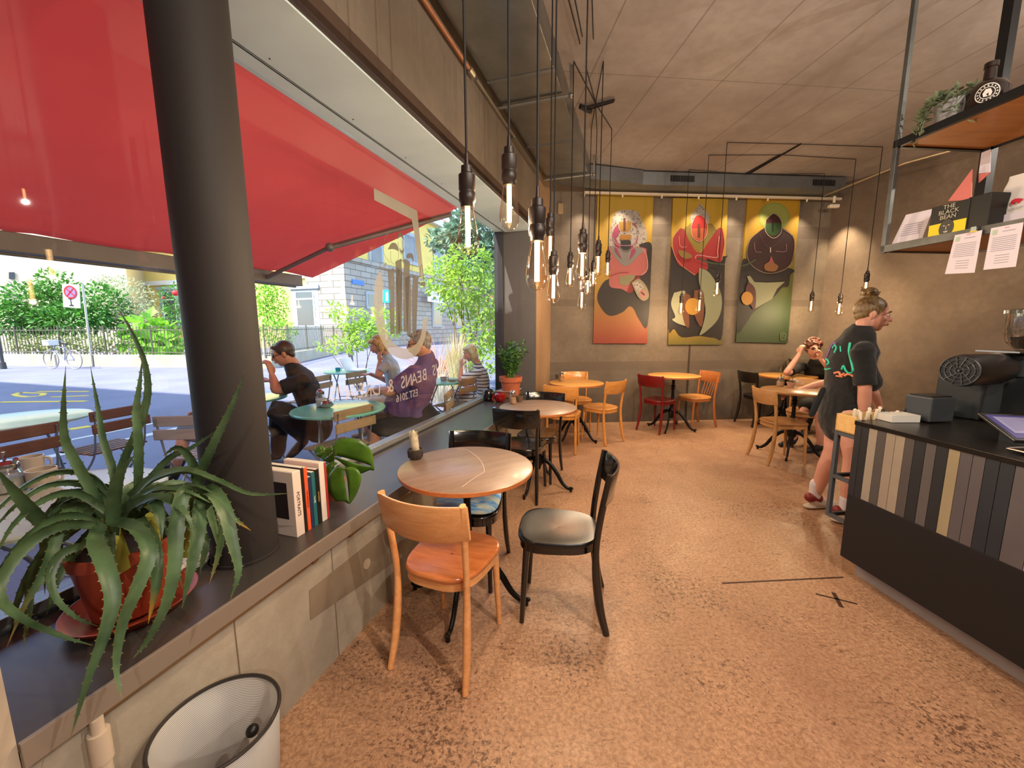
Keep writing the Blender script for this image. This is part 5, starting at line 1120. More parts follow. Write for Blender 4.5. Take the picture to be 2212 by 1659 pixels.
for k in range(16): a = 2 * PI * k / 16; b.add([onb(math.cos(a - .09) * .030, math.sin(a - .09) * .030), onb(math.cos(a + .09) * .030, math.sin(a + .09) * .030), onb(math.cos(a + .07) * .036, math.sin(a + .07) * .036), onb(math.cos(a - .07) * .036, math.sin(a - .07) * .036)], [(0, 1, 2, 3)])
b.build('emblem', mat('emblem_white', '#c9c4be', .5), t, smooth=0)
t = thing('potted_plant', 'green plant at the right image edge on the upper hanging shelf', 'plant', C3(1.62, 2.66, zu + .02)); rnd = random.Random(15)
b = MB(); b.lathe([(.05, 0), (.06, .09), (.055, .09)], n=24); b.build('pot_body', mat('pot_lightgrey', '#8e8d90', .6), t); b = MB(); crown(b, [((0, 0, .12), (.11, .11, .07))], 140, .06, .035, rnd); b.build('foliage', leafmat('leaf_shelf', '#35543a', '#5f8060', .2), t, smooth=0)
# on the lower board
def shbox(name, label, cat, s_, n_, z_, d, m_, part='box_body', rz=0):
    t = thing(name, label, cat, C3(s_, n_, z_), -AC + rz); b = MB(); b.box((0, 0, d[2] / 2), d); b.build(part, m_, t, smooth=0, bevel=.002); return t
lz = zl + .02
blkb = mat('box_black', '#15130f', .5)
t = shbox('coffee_box', 'black and yellow coffee box with a face emblem on the lower hanging shelf', 'box', Cn(2043, 480, 2.50).dot(dC), 2.56, lz, (.10, .17, .17), blkb)
# front of the box faces -n (the room) in the counter frame
b = MB(); f_ = -.0512; b.slab([V((f_, .084, .0)), V((f_, -.084, .0)), V((f_, -.084, .075)), V((f_, .084, .075))], (-.0008, 0, 0)); b.build('yellow_band', mat('band_yellow', '#d8c410', .5), t, smooth=0)
b = MB(); n = 26; b.slab([V((f_ - .0012, math.cos(2 * PI * k / n) * .034, .045 + math.sin(2 * PI * k / n) * .044)) for k in range(n)], (-.0008, 0, 0)); o = b.build('face_emblem', mat('emblem_dark', '#3b3830', .5), t, smooth=0)
b = MB()
for y in (-.011, .011): b.slab([V((f_ - .003, y + math.cos(2 * PI * k / 10) * .005, .058 + math.sin(2 * PI * k / 10) * .003)) for k in range(10)], (-.0006, 0, 0))
b.slab([V((f_ - .003, y, z)) for y, z in ((-.012, .03), (.012, .03), (.006, .022), (-.006, .022))], (-.0006, 0, 0)); b.slab([V((f_ - .003, y, z)) for y, z in ((-.002, .036), (.002, .036), (.0015, .056), (-.0015, .056))], (-.0006, 0, 0)); b.build('emblem_line', mat('emblem_pale', '#b0aa98', .5), o, smooth=0)
b = MB()
for k, tx in enumerate(('THE', 'BLACK', 'BEAN')): put_text(b, tx, .030, V((f_ - .001, 0, .145 - .026 * k)), V((0, -1, 0)), V((0, 0, 1)), .0004)
b.build('lettering', mat('emblem_pale', '#b0aa98', .5), t, smooth=0)
shbox('black_box', 'plain black box right of the coffee box on the lower hanging shelf', 'box', Cn(2104, 470, 2.50).dot(dC), 2.57, lz, (.11, .09, .175), blkb)
def sheet(name, label, pts, m_, thick, lines=None, lm=None, cat='paper', o=0.0, blocks=None):
    P = [V(p) for p in pts]; nn_ = (P[1] - P[0]).cross(P[3] - P[0]).normalized()
    if nn_.dot(EYE - P[0]) < 0: nn_ = -nn_
    c_ = sum(P, V()) / 4; t = thing(name, label, cat, c_); b = MB(); b.slab([p - c_ for p in P], -nn_ * thick); b.build('sheet', m_, t, smooth=0)
    def uv(u, v): return P[0].lerp(P[1], u).lerp(P[3].lerp(P[2], u), v) - c_ + nn_ * .0006
    if lines:
        b = MB()
        for (u0, u1, v, h) in lines: b.add([uv(u0, v), uv(u1, v), uv(u1, v + h), uv(u0, v + h)], [(0, 1, 2, 3)])
        b.build('print', lm, t, smooth=0)
    for (u0, u1, v0, v1, m2) in blocks or []:
        b = MB(); b.add([uv(u0, v0), uv(u1, v0), uv(u1, v1), uv(u0, v1)], [(0, 1, 2, 3)]); b.build('print_block', m2, t, smooth=0)
    return t, uv
pap = mat('paper_lilac', '#d2cad6', .6); ink = mat('ink_grey', '#8c8698', .7)
rt = lambda x, y, n_=2.47: Cn(x, y, n_)
sheet('notice_sheet', 'white printed sheet leaning at the left end of the lower hanging shelf', [rt(1957, 464, 2.60), rt(2015, 451, 2.60), rt(1990, 520, 2.56), rt(1925, 530, 2.56)], pap, .002, [(.15, .85, .36 + .07 * k, .022) for k in range(6)], ink)
gb = mat('print_green', '#a9bba6', .6); rb_ = mat('print_rose', '#c98a98', .6)
for (pts, lab) in (([(2063, 508), (2122, 497), (2105, 589), (2041, 592)], 'left white printed sheet clipped to the front of the lower hanging shelf'), ([(2141, 493), (2211, 480), (2194, 576), (2124, 583)], 'right white printed sheet clipped to the front of the lower hanging shelf')):
    t, uv = sheet('menu_sheet', lab, [rt(x, y, 2.478) for x, y in pts], pap, .001, [(.12, .88, .25 + .045 * k, .012) for k in range(8)] + [(.3, .75, .68 + .06 * k, .012) for k in range(4)] + [(.4, .8, .12, .015)], ink, blocks=[(.08, .24, .06, .18, gb), (.45, .6, .04, .06, rb_)])
t = thing('binder_clip', 'small silver clip with yellow mark holding the left printed sheet', 'clip', rt(2104, 497, 2.476)); b = MB(); b.box((0, 0, .006), (.008, .024, .02)); b.build('clip_body', chrome, t, smooth=0); b = MB(); b.box((-.003, 0, -.006), (.004, .028, .005)); b.build('clip_band', mat('band_yellow', '#d8c410', .5), t, smooth=0)
# bag and paper items farther along the board
t = thing('coffee_bag', 'white coffee bag with a small red bear emblem on the lower hanging shelf', 'bag', C3(Cn(2186, 470, 2.60).dot(dC), 2.66, lz), -AC)
b = MB(); rows = []
for z, w_, d_ in ((0, .075, .045), (.02, .08, .05), (.12, .08, .045), (.20, .078, .03), (.24, .075, .008), (.26, .075, .004)): rows.append([V((math.copysign(abs(math.cos(a)) ** .35, math.cos(a)) * d_, math.copysign(abs(math.sin(a)) ** .35, math.sin(a)) * w_, z)) for a in [2 * PI * k / 28 for k in range(29)]])
b.grid(rows); b.build('bag_body', mat('bag_white', '#cfc8c4', .55), t, smooth=60)
b = MB(); xx = -.0535
b.slab([V((xx, -y, z)) for y, z in ((-.02, .118), (-.016, .13), (-.004, .136), (.008, .134), (.018, .13), (.026, .124), (.022, .118), (.014, .118), (.012, .110), (.007, .110), (.006, .118), (-.006, .118), (-.008, .110), (-.013, .110), (-.014, .117))], (-.001, 0, 0)); b.build('bear_emblem', mat('bear_red', '#c02038', .5), t, smooth=0)
b = MB(); b.slab([V((xx - .001, y, z)) for y, z in ((-.05, .02), (.05, .02), (.05, .07), (-.05, .07))], (-.001, 0, 0)); b.build('bag_label', pap, t, smooth=0)
b = MB(); put_text(b, 'EL OSO ROJO', .010, V((xx - .001, 0, .088)), V((0, -1, 0)), V((0, 0, 1)), .0003); b.build('lettering', ink, t, smooth=0)
pinkp = mat('pink_paper', '#d0766e', .6)
t = thing('paper_bunting', 'pink and white pointed paper card leaning against the rear post of the hanging shelf', 'card', C3(1.86, 2.86, lz))
b = MB(); P = [rt(2048, 434, 2.84), rt(2098, 432, 2.84), rt(2100, 365, 2.86)]; b.slab([p - t.location for p in P], nC * .004); b.build('card_face', pinkp, t, smooth=0)
t = thing('paper_bag', 'folded white and pink paper right of the rear shelf post', 'paper', C3(1.80, 2.95, lz + .1))
b = MB(); P = [rt(2120, 330, 2.9), rt(2140, 322, 2.9), rt(2138, 372, 2.9), rt(2114, 375, 2.9)]; b.slab([p - t.location for p in P], nC * .004); b.build('white_fold', pap, t, smooth=0)
b = MB(); P = [rt(2114, 376, 2.9), rt(2140, 372, 2.9), rt(2114, 395, 2.9)]; b.slab([p - t.location for p in P], nC * .004); b.build('pink_fold', pinkp, t, smooth=0)
b = MB(); b.lathe([(.03, 0), (.035, .07), (.03, .09), (.034, .10)], n=20); o = b.build('paper_cup', mat('cup_beige', '#a89a88', .6)); o.location = C3(1.83, 2.98, lz + .06); 
o.location.z = lz; tag(o, 'beige paper cup behind the black box on the lower hanging shelf', 'cup')

# ------------------------------------------------------------------ three paintings
def dim(c, k=.44): q = srgb(c); return tuple(x * k for x in q[:3]) + (1,)
def pcol(c):
    nm = 'paint' + c
    if nm in MATS: return MATS[nm]
    m_ = mat(nm, c, .6); m_.node_tree.nodes['Principled BSDF'].inputs['Base Color'].default_value = dim(c); return m_
def gradm(name, stops, axis='Z', lo=0, hi=1, mixc=None):
    mt, t = newmat(name); c = t.n('TexCoord'); s_ = t.n('SeparateXYZ'); t.l(c.outputs['Object'], s_.inputs[0]); mr = t.n('MapRange', i_1=lo, i_2=hi); nz = t.noise(c.outputs['Object'], 5, 4)
    ad = t.n('Math', operation='MULTIPLY_ADD', i_1=.12); t.l(nz, ad.inputs[0]); t.l(s_.outputs[{'X': 0, 'Z': 2}[axis]], ad.inputs[2]); t.l(ad.outputs[0], mr.inputs[0]); t.l(t.ramp(mr.outputs[0], [(p_, tuple(x * .46 for x in c_[:3]) + (1,)) for p_, c_ in stops]), t.b.inputs['Base Color']); t.b.inputs['Roughness'].default_value = .6; return mt
def cpx(p): return (1250 + p[0] / 3.687, 380 + p[1] / 3.687)
class Paint:
    def __init__(s, label, corners, base_m):
        s.t = thing('painting', label, 'painting', Bn(*cpx(corners[3]), .0)); s.o = s.t.location.copy(); s.k = 0; s.off = .034
        b = MB(); b.slab([Bn(*cpx(c), s.off) - s.o for c in corners], nB * (s.off - .002)); b.build('canvas', base_m, s.t, smooth=0)
    def P(s, p, o): return Bn(*cpx(p), o) - s.o
    def poly(s, pts, c, name='painted_shape', smoothit=True):
        s.k += 1; o = s.off + .0012 * s.k
        if smoothit and len(pts) > 4:
            Q = [V((p[0], p[1], 0)) for p in pts]; Q = catmull(Q + [Q[0]], 4)[:-1]; pts = [(q.x, q.y) for q in Q]
        b = MB(); b.slab([s.P(p, o) for p in pts], nB * .001); b.build(name, pcol(c) if isinstance(c, str) else c, s.t, smooth=0)
    def line(s, pts, c, w=4, close=False):
        s.k += 1; o = s.off + .0012 * s.k; Q = [V((p[0], p[1], 0)) for p in pts]
        if close: Q.append(Q[0])
        Q = catmull(Q, 4) if len(Q) > 2 else Q; rows = []
        for i, q in enumerate(Q):
            tt = (Q[min(i + 1, len(Q) - 1)] - Q[max(0, i - 1)]).normalized(); nn_ = V((-tt.y, tt.x, 0)) * w / 2; rows.append([s.P((q.x + nn_.x, q.y + nn_.y), o), s.P((q.x - nn_.x, q.y - nn_.y), o)])
        b = MB(); b.grid(rows); b.build('painted_line', pcol(c), s.t, smooth=0)
    def fan(s, c, r, col): s.poly([(c[0] + math.cos(a) * r[0], c[1] + math.sin(a) * r[1]) for a in [2 * PI * k / 20 for k in range(20)]], col, smoothit=False)
mt, t = newmat('silver_foil'); vo = t.n('TexVoronoi'); vo.inputs['Scale'].default_value = 26; t.l(t.coord(), vo.inputs['Vector']); t.l(t.ramp(vo.outputs['Distance'], [(.1, dim('#5a5048')), (.45, dim('#b8aca0'))]), t.b.inputs['Base Color']); t.b.inputs['Roughness'].default_value = .5; foil = mt
p1 = Paint('left painting of a pink figure with silver hair over red and ochre ground', [(150, 150), (598, 150), (545, 1335), (115, 1335)], gradm('art_one', [(0, srgb('#9c2418')), (.16, srgb('#a85a1c')), (.34, srgb('#a8781e')), (.45, srgb('#b88c10')), (1, srgb('#c8a010'))], lo=.0, hi=2.1))
p1.poly([(270, 330), (300, 285), (350, 270), (420, 272), (470, 285), (500, 350), (540, 440), (535, 530), (480, 560), (300, 560), (240, 545), (250, 440)], foil)
p1.poly([(480, 545), (575, 535), (578, 700), (550, 1190), (480, 1140), (440, 1060), (400, 1040), (350, 1085), (260, 1115), (200, 1080), (150, 990), (165, 900), (240, 820), (430, 830), (500, 640)], '#21100e')
p1.poly([(240, 560), (510, 570), (540, 620), (548, 740), (510, 790), (440, 800), (420, 860), (400, 925), (340, 900), (250, 880), (245, 780)], '#b8605c')
p1.poly([(250, 560), (510, 575), (470, 640), (370, 720), (270, 620)], '#86807c')
p1.poly([(320, 800), (440, 790), (430, 850), (380, 870), (330, 860)], '#8c8460'); p1.poly([(410, 850), (470, 800), (490, 830), (430, 920), (390, 925)], '#8a1a1a')
p1.poly([(265, 470), (290, 410), (330, 375), (330, 440), (300, 500), (330, 545), (440, 545), (470, 430), (420, 375), (455, 390), (472, 450), (465, 520), (430, 560), (455, 600), (400, 665), (420, 600), (395, 560), (340, 560), (310, 590), (345, 660), (290, 600), (290, 545)], '#a03a5c')
p1.poly([(318, 365), (420, 365), (415, 430), (370, 450), (325, 430)], '#9a7420', smoothit=False); p1.poly([(356, 335), (374, 335), (374, 440), (356, 440)], '#5a2414', smoothit=False)
p1.poly([(330, 470), (415, 470), (410, 500), (370, 510), (330, 500)], '#a8701c'); p1.poly([(335, 515), (412, 515), (408, 580), (370, 590), (340, 570)], '#241a1a')
p1.line([(318, 365), (325, 430), (370, 450), (415, 430), (420, 365)], '#d8b8b8', 4); p1.line([(265, 470), (300, 540), (370, 555), (440, 540), (472, 460)], '#d89cb0', 4); p1.line([(345, 660), (330, 600), (285, 560)], '#d89cb0', 3); p1.line([(395, 665), (410, 600), (450, 560)], '#d89cb0', 3)
p1.line([(510, 585), (540, 630), (548, 740), (500, 790)], '#e8b0b0', 4); p1.line([(250, 800), (320, 775), (400, 768)], '#8a1a1a', 6)
p1.poly([(420, 850), (480, 820), (540, 880), (560, 960), (520, 995), (470, 960)], '#9a8c70'); p1.poly([(432, 855), (478, 838), (520, 885), (470, 935)], foil); p1.fan((512, 940), (30, 38), '#b88078'); p1.line([(498, 925), (525, 950)], '#4a0c10', 12)
p2 = Paint('middle painting of a red figure with silver crown above split fruit and yolk', [(752, 175), (1190, 180), (1142, 1345), (712, 1345)], gradm('art_two', [(0, srgb('#4a5c24')), (.05, srgb('#7a6a1c')), (.14, srgb('#9a7a18')), (.5, srgb('#b08c14')), (.62, srgb('#c8980e')), (1, srgb('#c8a010'))], lo=.0, hi=2.1))
p2.poly([(735, 560), (800, 620), (1160, 640), (1165, 700), (1145, 1260), (1080, 1290), (960, 1275), (820, 1285), (760, 1220), (715, 1205)], '#1c0f10')
p2.poly([(885, 330), (970, 215), (1050, 330), (1030, 390), (900, 390)], foil, smoothit=False)
p2.poly([(840, 420), (890, 380), (1060, 380), (1100, 430), (1030, 530), (960, 615), (880, 520)], '#8c7626', smoothit=False)
p2.poly([(750, 500), (800, 425), (840, 430), (880, 520), (960, 615), (1030, 530), (1110, 420), (1150, 430), (1162, 530), (1140, 670), (1100, 685), (1020, 660), (1030, 740), (950, 770), (925, 790), (880, 750), (800, 710), (765, 640), (745, 560)], '#a01c1c')
p2.fan((960, 420), (66, 104), '#b8201c'); p2.poly([(900, 420), (1022, 420), (1015, 480), (960, 515), (905, 480)], '#b85830'); p2.line([(896, 400), (905, 480), (960, 522), (1015, 480), (1026, 400), (990, 320), (930, 320)], '#e0b0a0', 4, True); p2.poly([(948, 380), (968, 380), (968, 490), (948, 490)], '#6a3018', smoothit=False)
p2.line([(800, 425), (750, 500), (760, 620), (820, 710), (925, 790)], '#d8a080', 4); p2.line([(1150, 430), (1162, 540), (1140, 670)], '#d8a080', 4); p2.line([(800, 480), (810, 560), (860, 565)], '#d8a090', 3); p2.line([(1120, 480), (1105, 600), (1100, 650), (950, 630), (930, 660)], '#e0a8a0', 5)
p2.line([(950, 660), (1040, 690), (1160, 705)], '#3c4a2c', 12); p2.poly([(790, 590), (850, 600), (905, 640), (860, 660), (810, 640)], '#8c6a2a')
p2.poly([(960, 730), (1040, 770), (1120, 900), (1142, 1010), (1120, 1120), (1060, 1200), (965, 1270), (990, 1190), (1010, 1050), (960, 850)], '#8f9072'); p2.poly([(760, 930), (850, 920), (830, 1050), (850, 1170), (880, 1200), (800, 1180), (745, 1145), (770, 1120), (735, 1020)], '#9c9c80')
p2.poly([(845, 930), (890, 960), (880, 1080), (880, 1200), (850, 1190), (825, 1080)], '#6c3a20'); p2.poly([(920, 910), (990, 920), (1000, 1060), (980, 1200), (940, 1150), (915, 1060)], '#6c3a20'); p2.fan((908, 1040), (60, 68), '#b8862a')
p3 = Paint('right painting of a dark maroon figure with a green halo over a green hill', [(1348, 180), (1767, 182), (1665, 1332), (1252, 1325)], gradm('art_three', [(0, srgb('#2f4420')), (.3, srgb('#3c5226')), (.55, srgb('#6a6a1c')), (.72, srgb('#b08a14')), (1, srgb('#cc9a10'))], lo=.0, hi=2.1))
p3.fan((1556, 325), (125, 115), '#9aa048'); p3.fan((1556, 325), (112, 104), '#a4aa50')
p3.poly([(1300, 690), (1350, 660), (1700, 740), (1685, 790), (1670, 880), (1620, 890), (1560, 960), (1400, 1080), (1330, 1180), (1260, 1240), (1275, 900)], '#1c0f10')
p3.poly([(1370, 500), (1440, 440), (1500, 410), (1610, 410), (1690, 460), (1715, 500), (1715, 640), (1690, 700), (1620, 750), (1540, 770), (1450, 755), (1370, 700), (1335, 640), (1345, 560)], '#300d0f')
p3.poly([(1495, 350), (1560, 298), (1612, 350), (1612, 440), (1550, 495), (1490, 440)], '#401210'); p3.poly([(1490, 378), (1608, 378), (1600, 440), (1550, 480), (1495, 440)], '#35542a'); p3.line([(1490, 350), (1550, 298), (1612, 350), (1612, 450), (1550, 496), (1488, 440)], '#c8b89c', 4, True); p3.poly([(1540, 370), (1552, 370), (1552, 440), (1540, 440)], '#15200e', smoothit=False)
p3.line([(1440, 440), (1365, 510), (1340, 620), (1370, 700), (1450, 760), (1540, 775), (1640, 745), (1700, 680), (1716, 500), (1620, 415)], '#a08a78', 4); p3.line([(1400, 530), (1410, 600), (1460, 608)], '#a87c80', 3); p3.line([(1655, 540), (1650, 600), (1570, 600)], '#a87c80', 3); p3.line([(1440, 460), (1480, 540), (1528, 570), (1600, 520), (1640, 460)], '#6a4a4a', 2); p3.line([(1528, 570), (1528, 610)], '#d8d0c0', 6)
p3.poly([(1520, 680), (1535, 640), (1555, 690), (1590, 720), (1560, 760), (1490, 750), (1480, 710)], '#8a5a30'); p3.poly([(1512, 690), (1535, 645), (1556, 690)], '#a04c50'); p3.line([(1300, 715), (1350, 700), (1410, 665)], '#3c4a2c', 12)
p3.poly([(1340, 800), (1365, 795), (1400, 845), (1500, 850), (1642, 843), (1580, 900), (1540, 980), (1400, 1060), (1405, 900), (1360, 850)], '#8f9072', smoothit=False); p3.poly([(1350, 840), (1395, 880), (1412, 940), (1405, 1060), (1370, 1030), (1330, 920)], '#501c18'); p3.fan((1342, 975), (46, 54), '#c0862a')
p3.line([(1612, 1255), (1645, 1255), (1645, 1300), (1612, 1300)], '#7c8a5c', 4, True); p3.line([(1620, 1290), (1628, 1262), (1638, 1290)], '#7c8a5c', 3)

# ------------------------------------------------------------------ emblem and lettering on the glass
dm, t = newmat('window_film'); t.b.inputs['Base Color'].default_value = srgb('#8c897d'); t.b.inputs['Roughness'].default_value = .6; tr = t.n('BsdfTransparent'); mx = t.n('MixShader'); mx.inputs[0].default_value = .25; tlc = t.n('BsdfTranslucent'); tlc.inputs[0].default_value = srgb('#989484'); m2 = t.n('MixShader'); m2.inputs[0].default_value = .12; t.l(t.b.outputs[0], m2.inputs[1]); t.l(tlc.outputs[0], m2.inputs[2]); t.l(m2.outputs[0], mx.inputs[1]); t.l(tr.outputs[0], mx.inputs[2]); t.l(mx.outputs[0], t.out.inputs[0])
dk, t = newmat('window_film_dark'); t.b.inputs['Base Color'].default_value = srgb('#514c42'); t.b.inputs['Roughness'].default_value = .6; tr = t.n('BsdfTransparent'); mx = t.n('MixShader'); mx.inputs[0].default_value = .3; t.l(t.b.outputs[0], mx.inputs[1]); t.l(tr.outputs[0], mx.inputs[2]); t.l(mx.outputs[0], t.out.inputs[0])
em_ = thing('window_emblem', 'large grey cup emblem with three suited figures stuck on the window glass', 'emblem', Wn(870, 600, -1.742)); eo = em_.location.copy()
def dpx(p): return (780 + p[0] / 3.95, 380 + p[1] / 3.95)
def dP(p, o=0): return Wn(*dpx(p), -1.744 + o) - eo
def dpoly(pts, m_=dm, smooth_=False, name='film_shape', lay=0):
    if smooth_: Q = catmull([V((p[0], p[1], 0)) for p in pts + [pts[0]]], 4)[:-1]; pts = [(q.x, q.y) for q in Q]
    b = MB(); b.slab([dP(p, .0006 * lay) for p in pts], nW * .0004); b.build(name, m_, em_, smooth=0)
def dline(pts, w=4, m_=dk, close=False, lay=2):
    Q = [V((p[0], p[1], 0)) for p in pts]; Q = Q + [Q[0]] if close else Q; Q = catmull(Q, 4) if len(Q) > 2 else Q; rows = []
    for i, q in enumerate(Q): tt = (Q[min(i + 1, len(Q) - 1)] - Q[max(0, i - 1)]).normalized(); nn_ = V((-tt.y, tt.x, 0)) * w / 2; rows.append([dP((q.x + nn_.x, q.y + nn_.y), .0006 * lay), dP((q.x - nn_.x, q.y - nn_.y), .0006 * lay)])
    b = MB(); b.grid(rows); b.build('film_line', m_, em_, smooth=0)
dpoly([(108, 105), (478, 297), (497, 480), (538, 900), (500, 850), (452, 480), (432, 372), (112, 205)])
ou = catmull([V((p[0], p[1], 0)) for p in ((165, 800), (125, 880), (110, 1000), (117, 1180), (150, 1350), (225, 1490), (310, 1550), (400, 1563), (480, 1520), (540, 1400), (575, 1213))], 5)
inn = catmull([V((p[0], p[1], 0)) for p in ((527, 1213), (518, 1330), (480, 1420), (420, 1465), (350, 1468), (270, 1420), (210, 1290), (186, 1130), (190, 980), (180, 860), (165, 800))], 5)
b = MB(); n = len(ou); rows = [[dP((ou[i].x, ou[i].y)), dP((inn[n - 1 - i].x, inn[n - 1 - i].y))] for i in range(n)]; b.grid(rows); b.build('film_cup', dm, em_, smooth=0)
for (cx, top_, sh_, hip, foot, wd, leg_y) in ((290, 770, 810, 1080, 1350, 62, 1390), (355, 690, 730, 1050, 1330, 62, 1380), (430, 830, 870, 1110, 1360, 58, 1400)):
    dpoly([(cx - wd, sh_), (cx - 12, top_ + 15), (cx - 3, sh_ + 120), (cx - 3, hip), (cx - 6, foot), (cx - wd * .62, foot), (cx - wd * .8, hip)], dk, lay=1); dpoly([(cx + 3, sh_ + 120), (cx + 14, top_ + 15), (cx + wd, sh_), (cx + wd * .85, hip), (cx + wd * .66, foot), (cx + 8, foot), (cx + 3, hip)], dk, lay=1)
    dpoly([(cx - 18, top_ + 22), (cx, top_ + 32), (cx + 18, top_ + 22), (cx + 18, top_ + 44), (cx, top_ + 36), (cx - 18, top_ + 44)], dk, lay=2); dline([(cx - wd * .6, foot), (cx - wd * .8, leg_y), (cx - 4, leg_y), (cx - 8, foot)], 4)
dline([(252, 640), (255, 720), (285, 752), (318, 700), (320, 640)], 4); dpoly([(228, 628), (258, 575), (300, 578), (322, 640), (280, 625)], dk, True, lay=2)
dline([(312, 560), (330, 640), (350, 672), (372, 620), (365, 530)], 4); dpoly([(310, 545), (322, 485), (345, 490), (368, 545), (335, 515)], dk, True, lay=2); dpoly([(330, 615), (348, 640), (366, 615), (360, 650), (348, 665), (336, 650)], dk, lay=2)
dline([(398, 700), (398, 780), (420, 815), (440, 770), (440, 700)], 4); dpoly([(385, 690), (400, 662), (440, 668), (448, 730), (425, 700), (400, 705)], dk, True, lay=2)
dline([(200, 560), (215, 505), (235, 490)], 4); dline([(195, 575), (190, 640), (215, 700), (250, 740)], 4); dline([(245, 810), (200, 790), (215, 740), (175, 790), (160, 740), (205, 745)], 5); dpoly([(125, 783), (215, 797), (213, 805), (125, 792)], dk, lay=2); dline([(155, 810), (200, 830), (240, 815)], 5)
dline([(480, 820), (475, 850), (490, 880), (496, 830)], 4); dline([(510, 900), (505, 800), (512, 765), (520, 765), (528, 820), (535, 900)], 4); dpoly([(478, 905), (548, 905), (545, 950), (500, 930)], dk, lay=2); dline([(470, 900), (475, 980), (492, 1030), (515, 950)], 4); dline([(385, 480), (405, 478), (408, 510), (385, 505)], 3); dline([(400, 515), (410, 535), (440, 525), (455, 570)], 4); dline([(470, 740), (455, 640), (465, 580)], 3)
tx = thing('window_lettering', 'faint mirrored white lettering in an arc below the cup emblem on the glass', 'lettering', Wn(870, 820, -1.742)); lo_ = tx.location.copy()
film_w, t = newmat('letter_film'); t.b.inputs['Base Color'].default_value = srgb('#cfc8c2'); t.b.inputs['Roughness'].default_value = .7; tr = t.n('BsdfTransparent'); mx = t.n('MixShader'); mx.inputs[0].default_value = .72; t.l(t.b.outputs[0], mx.inputs[1]); t.l(tr.outputs[0], mx.inputs[2]); t.l(mx.outputs[0], t.out.inputs[0])
word = 'IOUS BEANS & DREAMS'
k0, k1 = Wn(966, 786, -1.743), Wn(716, 852, -1.743); sa, sb_ = k0.dot(dW), k1.dot(dW); n = len(word); b = MB()
for i, ch in enumerate(word + ' '):
    if ch == ' ':
        if b.v: b.build('lettering', film_w, tx, smooth=0)
        b = MB(); continue
    u = i / (n - 1); s_ = sa + (sb_ - sa) * u; z_ = k0.z + (k1.z - k0.z) * u - .10 * 4 * u * (1 - u) * .6; tilt = (u - .5) * .5
    ax = -dW * math.cos(tilt) + V((0, 0, math.sin(tilt) * 1)); ay = V((0, 0, math.cos(tilt))) + dW * math.sin(tilt); put_text(b, ch, .14, W3(s_, -1.743, z_ - .04) - lo_, ax, ay, .0004)
b = MB(); put_text(b, 'EST.2016', .085, W3((Wn(880, 850, -1.743)).dot(dW), -1.743, Wn(880, 862, -1.743).z) - lo_, -dW, V((0, 0, 1)), .0004); b.build('lettering', film_w, tx, smooth=0)
# ------------------------------------------------------------------ spiky plant in the foreground
ag = thing('agave_plant', 'large spiky long-leaved plant in a terracotta pot with saucer on the sill', 'plant', W3(.735, -1.49, SZ)); ao = ag.location.copy()
tpl = mat('brown_red_plastic', '#8e3a24', .45, var=.06, vscale=5)
b = MB(); b.lathe([(.088, .012), (.095, .02), (.124, .20), (.133, .20), (.135, .232), (.124, .234), (.120, .20)], n=56); b.build('pot_body', tpl, ag, smooth=40)
b = MB(); b.lathe([(.121, .205), (.001, .215)], n=40, cap=False); b.build('soil', soil, ag)
b = MB(); b.lathe([(.001, .003), (.128, .003), (.158, .035), (.161, .035), (.132, .0)], n=56, cap=False); b.build('saucer', tpl, ag, smooth=60, solid=.003)
lm, t = newmat('agave_leaf'); vec = t.coord(); at_ = t.n('Attribute', attribute_name='tipness'); f = t.noise(t.coord(scale=(1, 1, 1)), 9, 4)
c = t.ramp(f, [(.3, srgb('#2a4226')), (.7, srgb('#5c7752'))]); c = t.mix(t.ramp(at_.outputs['Fac'], [(.0, (0, 0, 0, 1)), (.9, (1, 1, 1, 1))]), c, srgb('#b8862a')); t.l(c, t.b.inputs['Base Color']); t.b.inputs['Roughness'].default_value = .42; t.b.inputs['Specular IOR Level'].default_value = .4
tl = t.n('BsdfTranslucent'); t.l(c, tl.inputs[0]); mx = t.n('MixShader'); mx.inputs[0].default_value = .18; t.l(t.b.outputs[0], mx.inputs[1]); t.l(tl.outputs[0], mx.inputs[2]); t.l(mx.outputs[0], t.out.inputs[0])
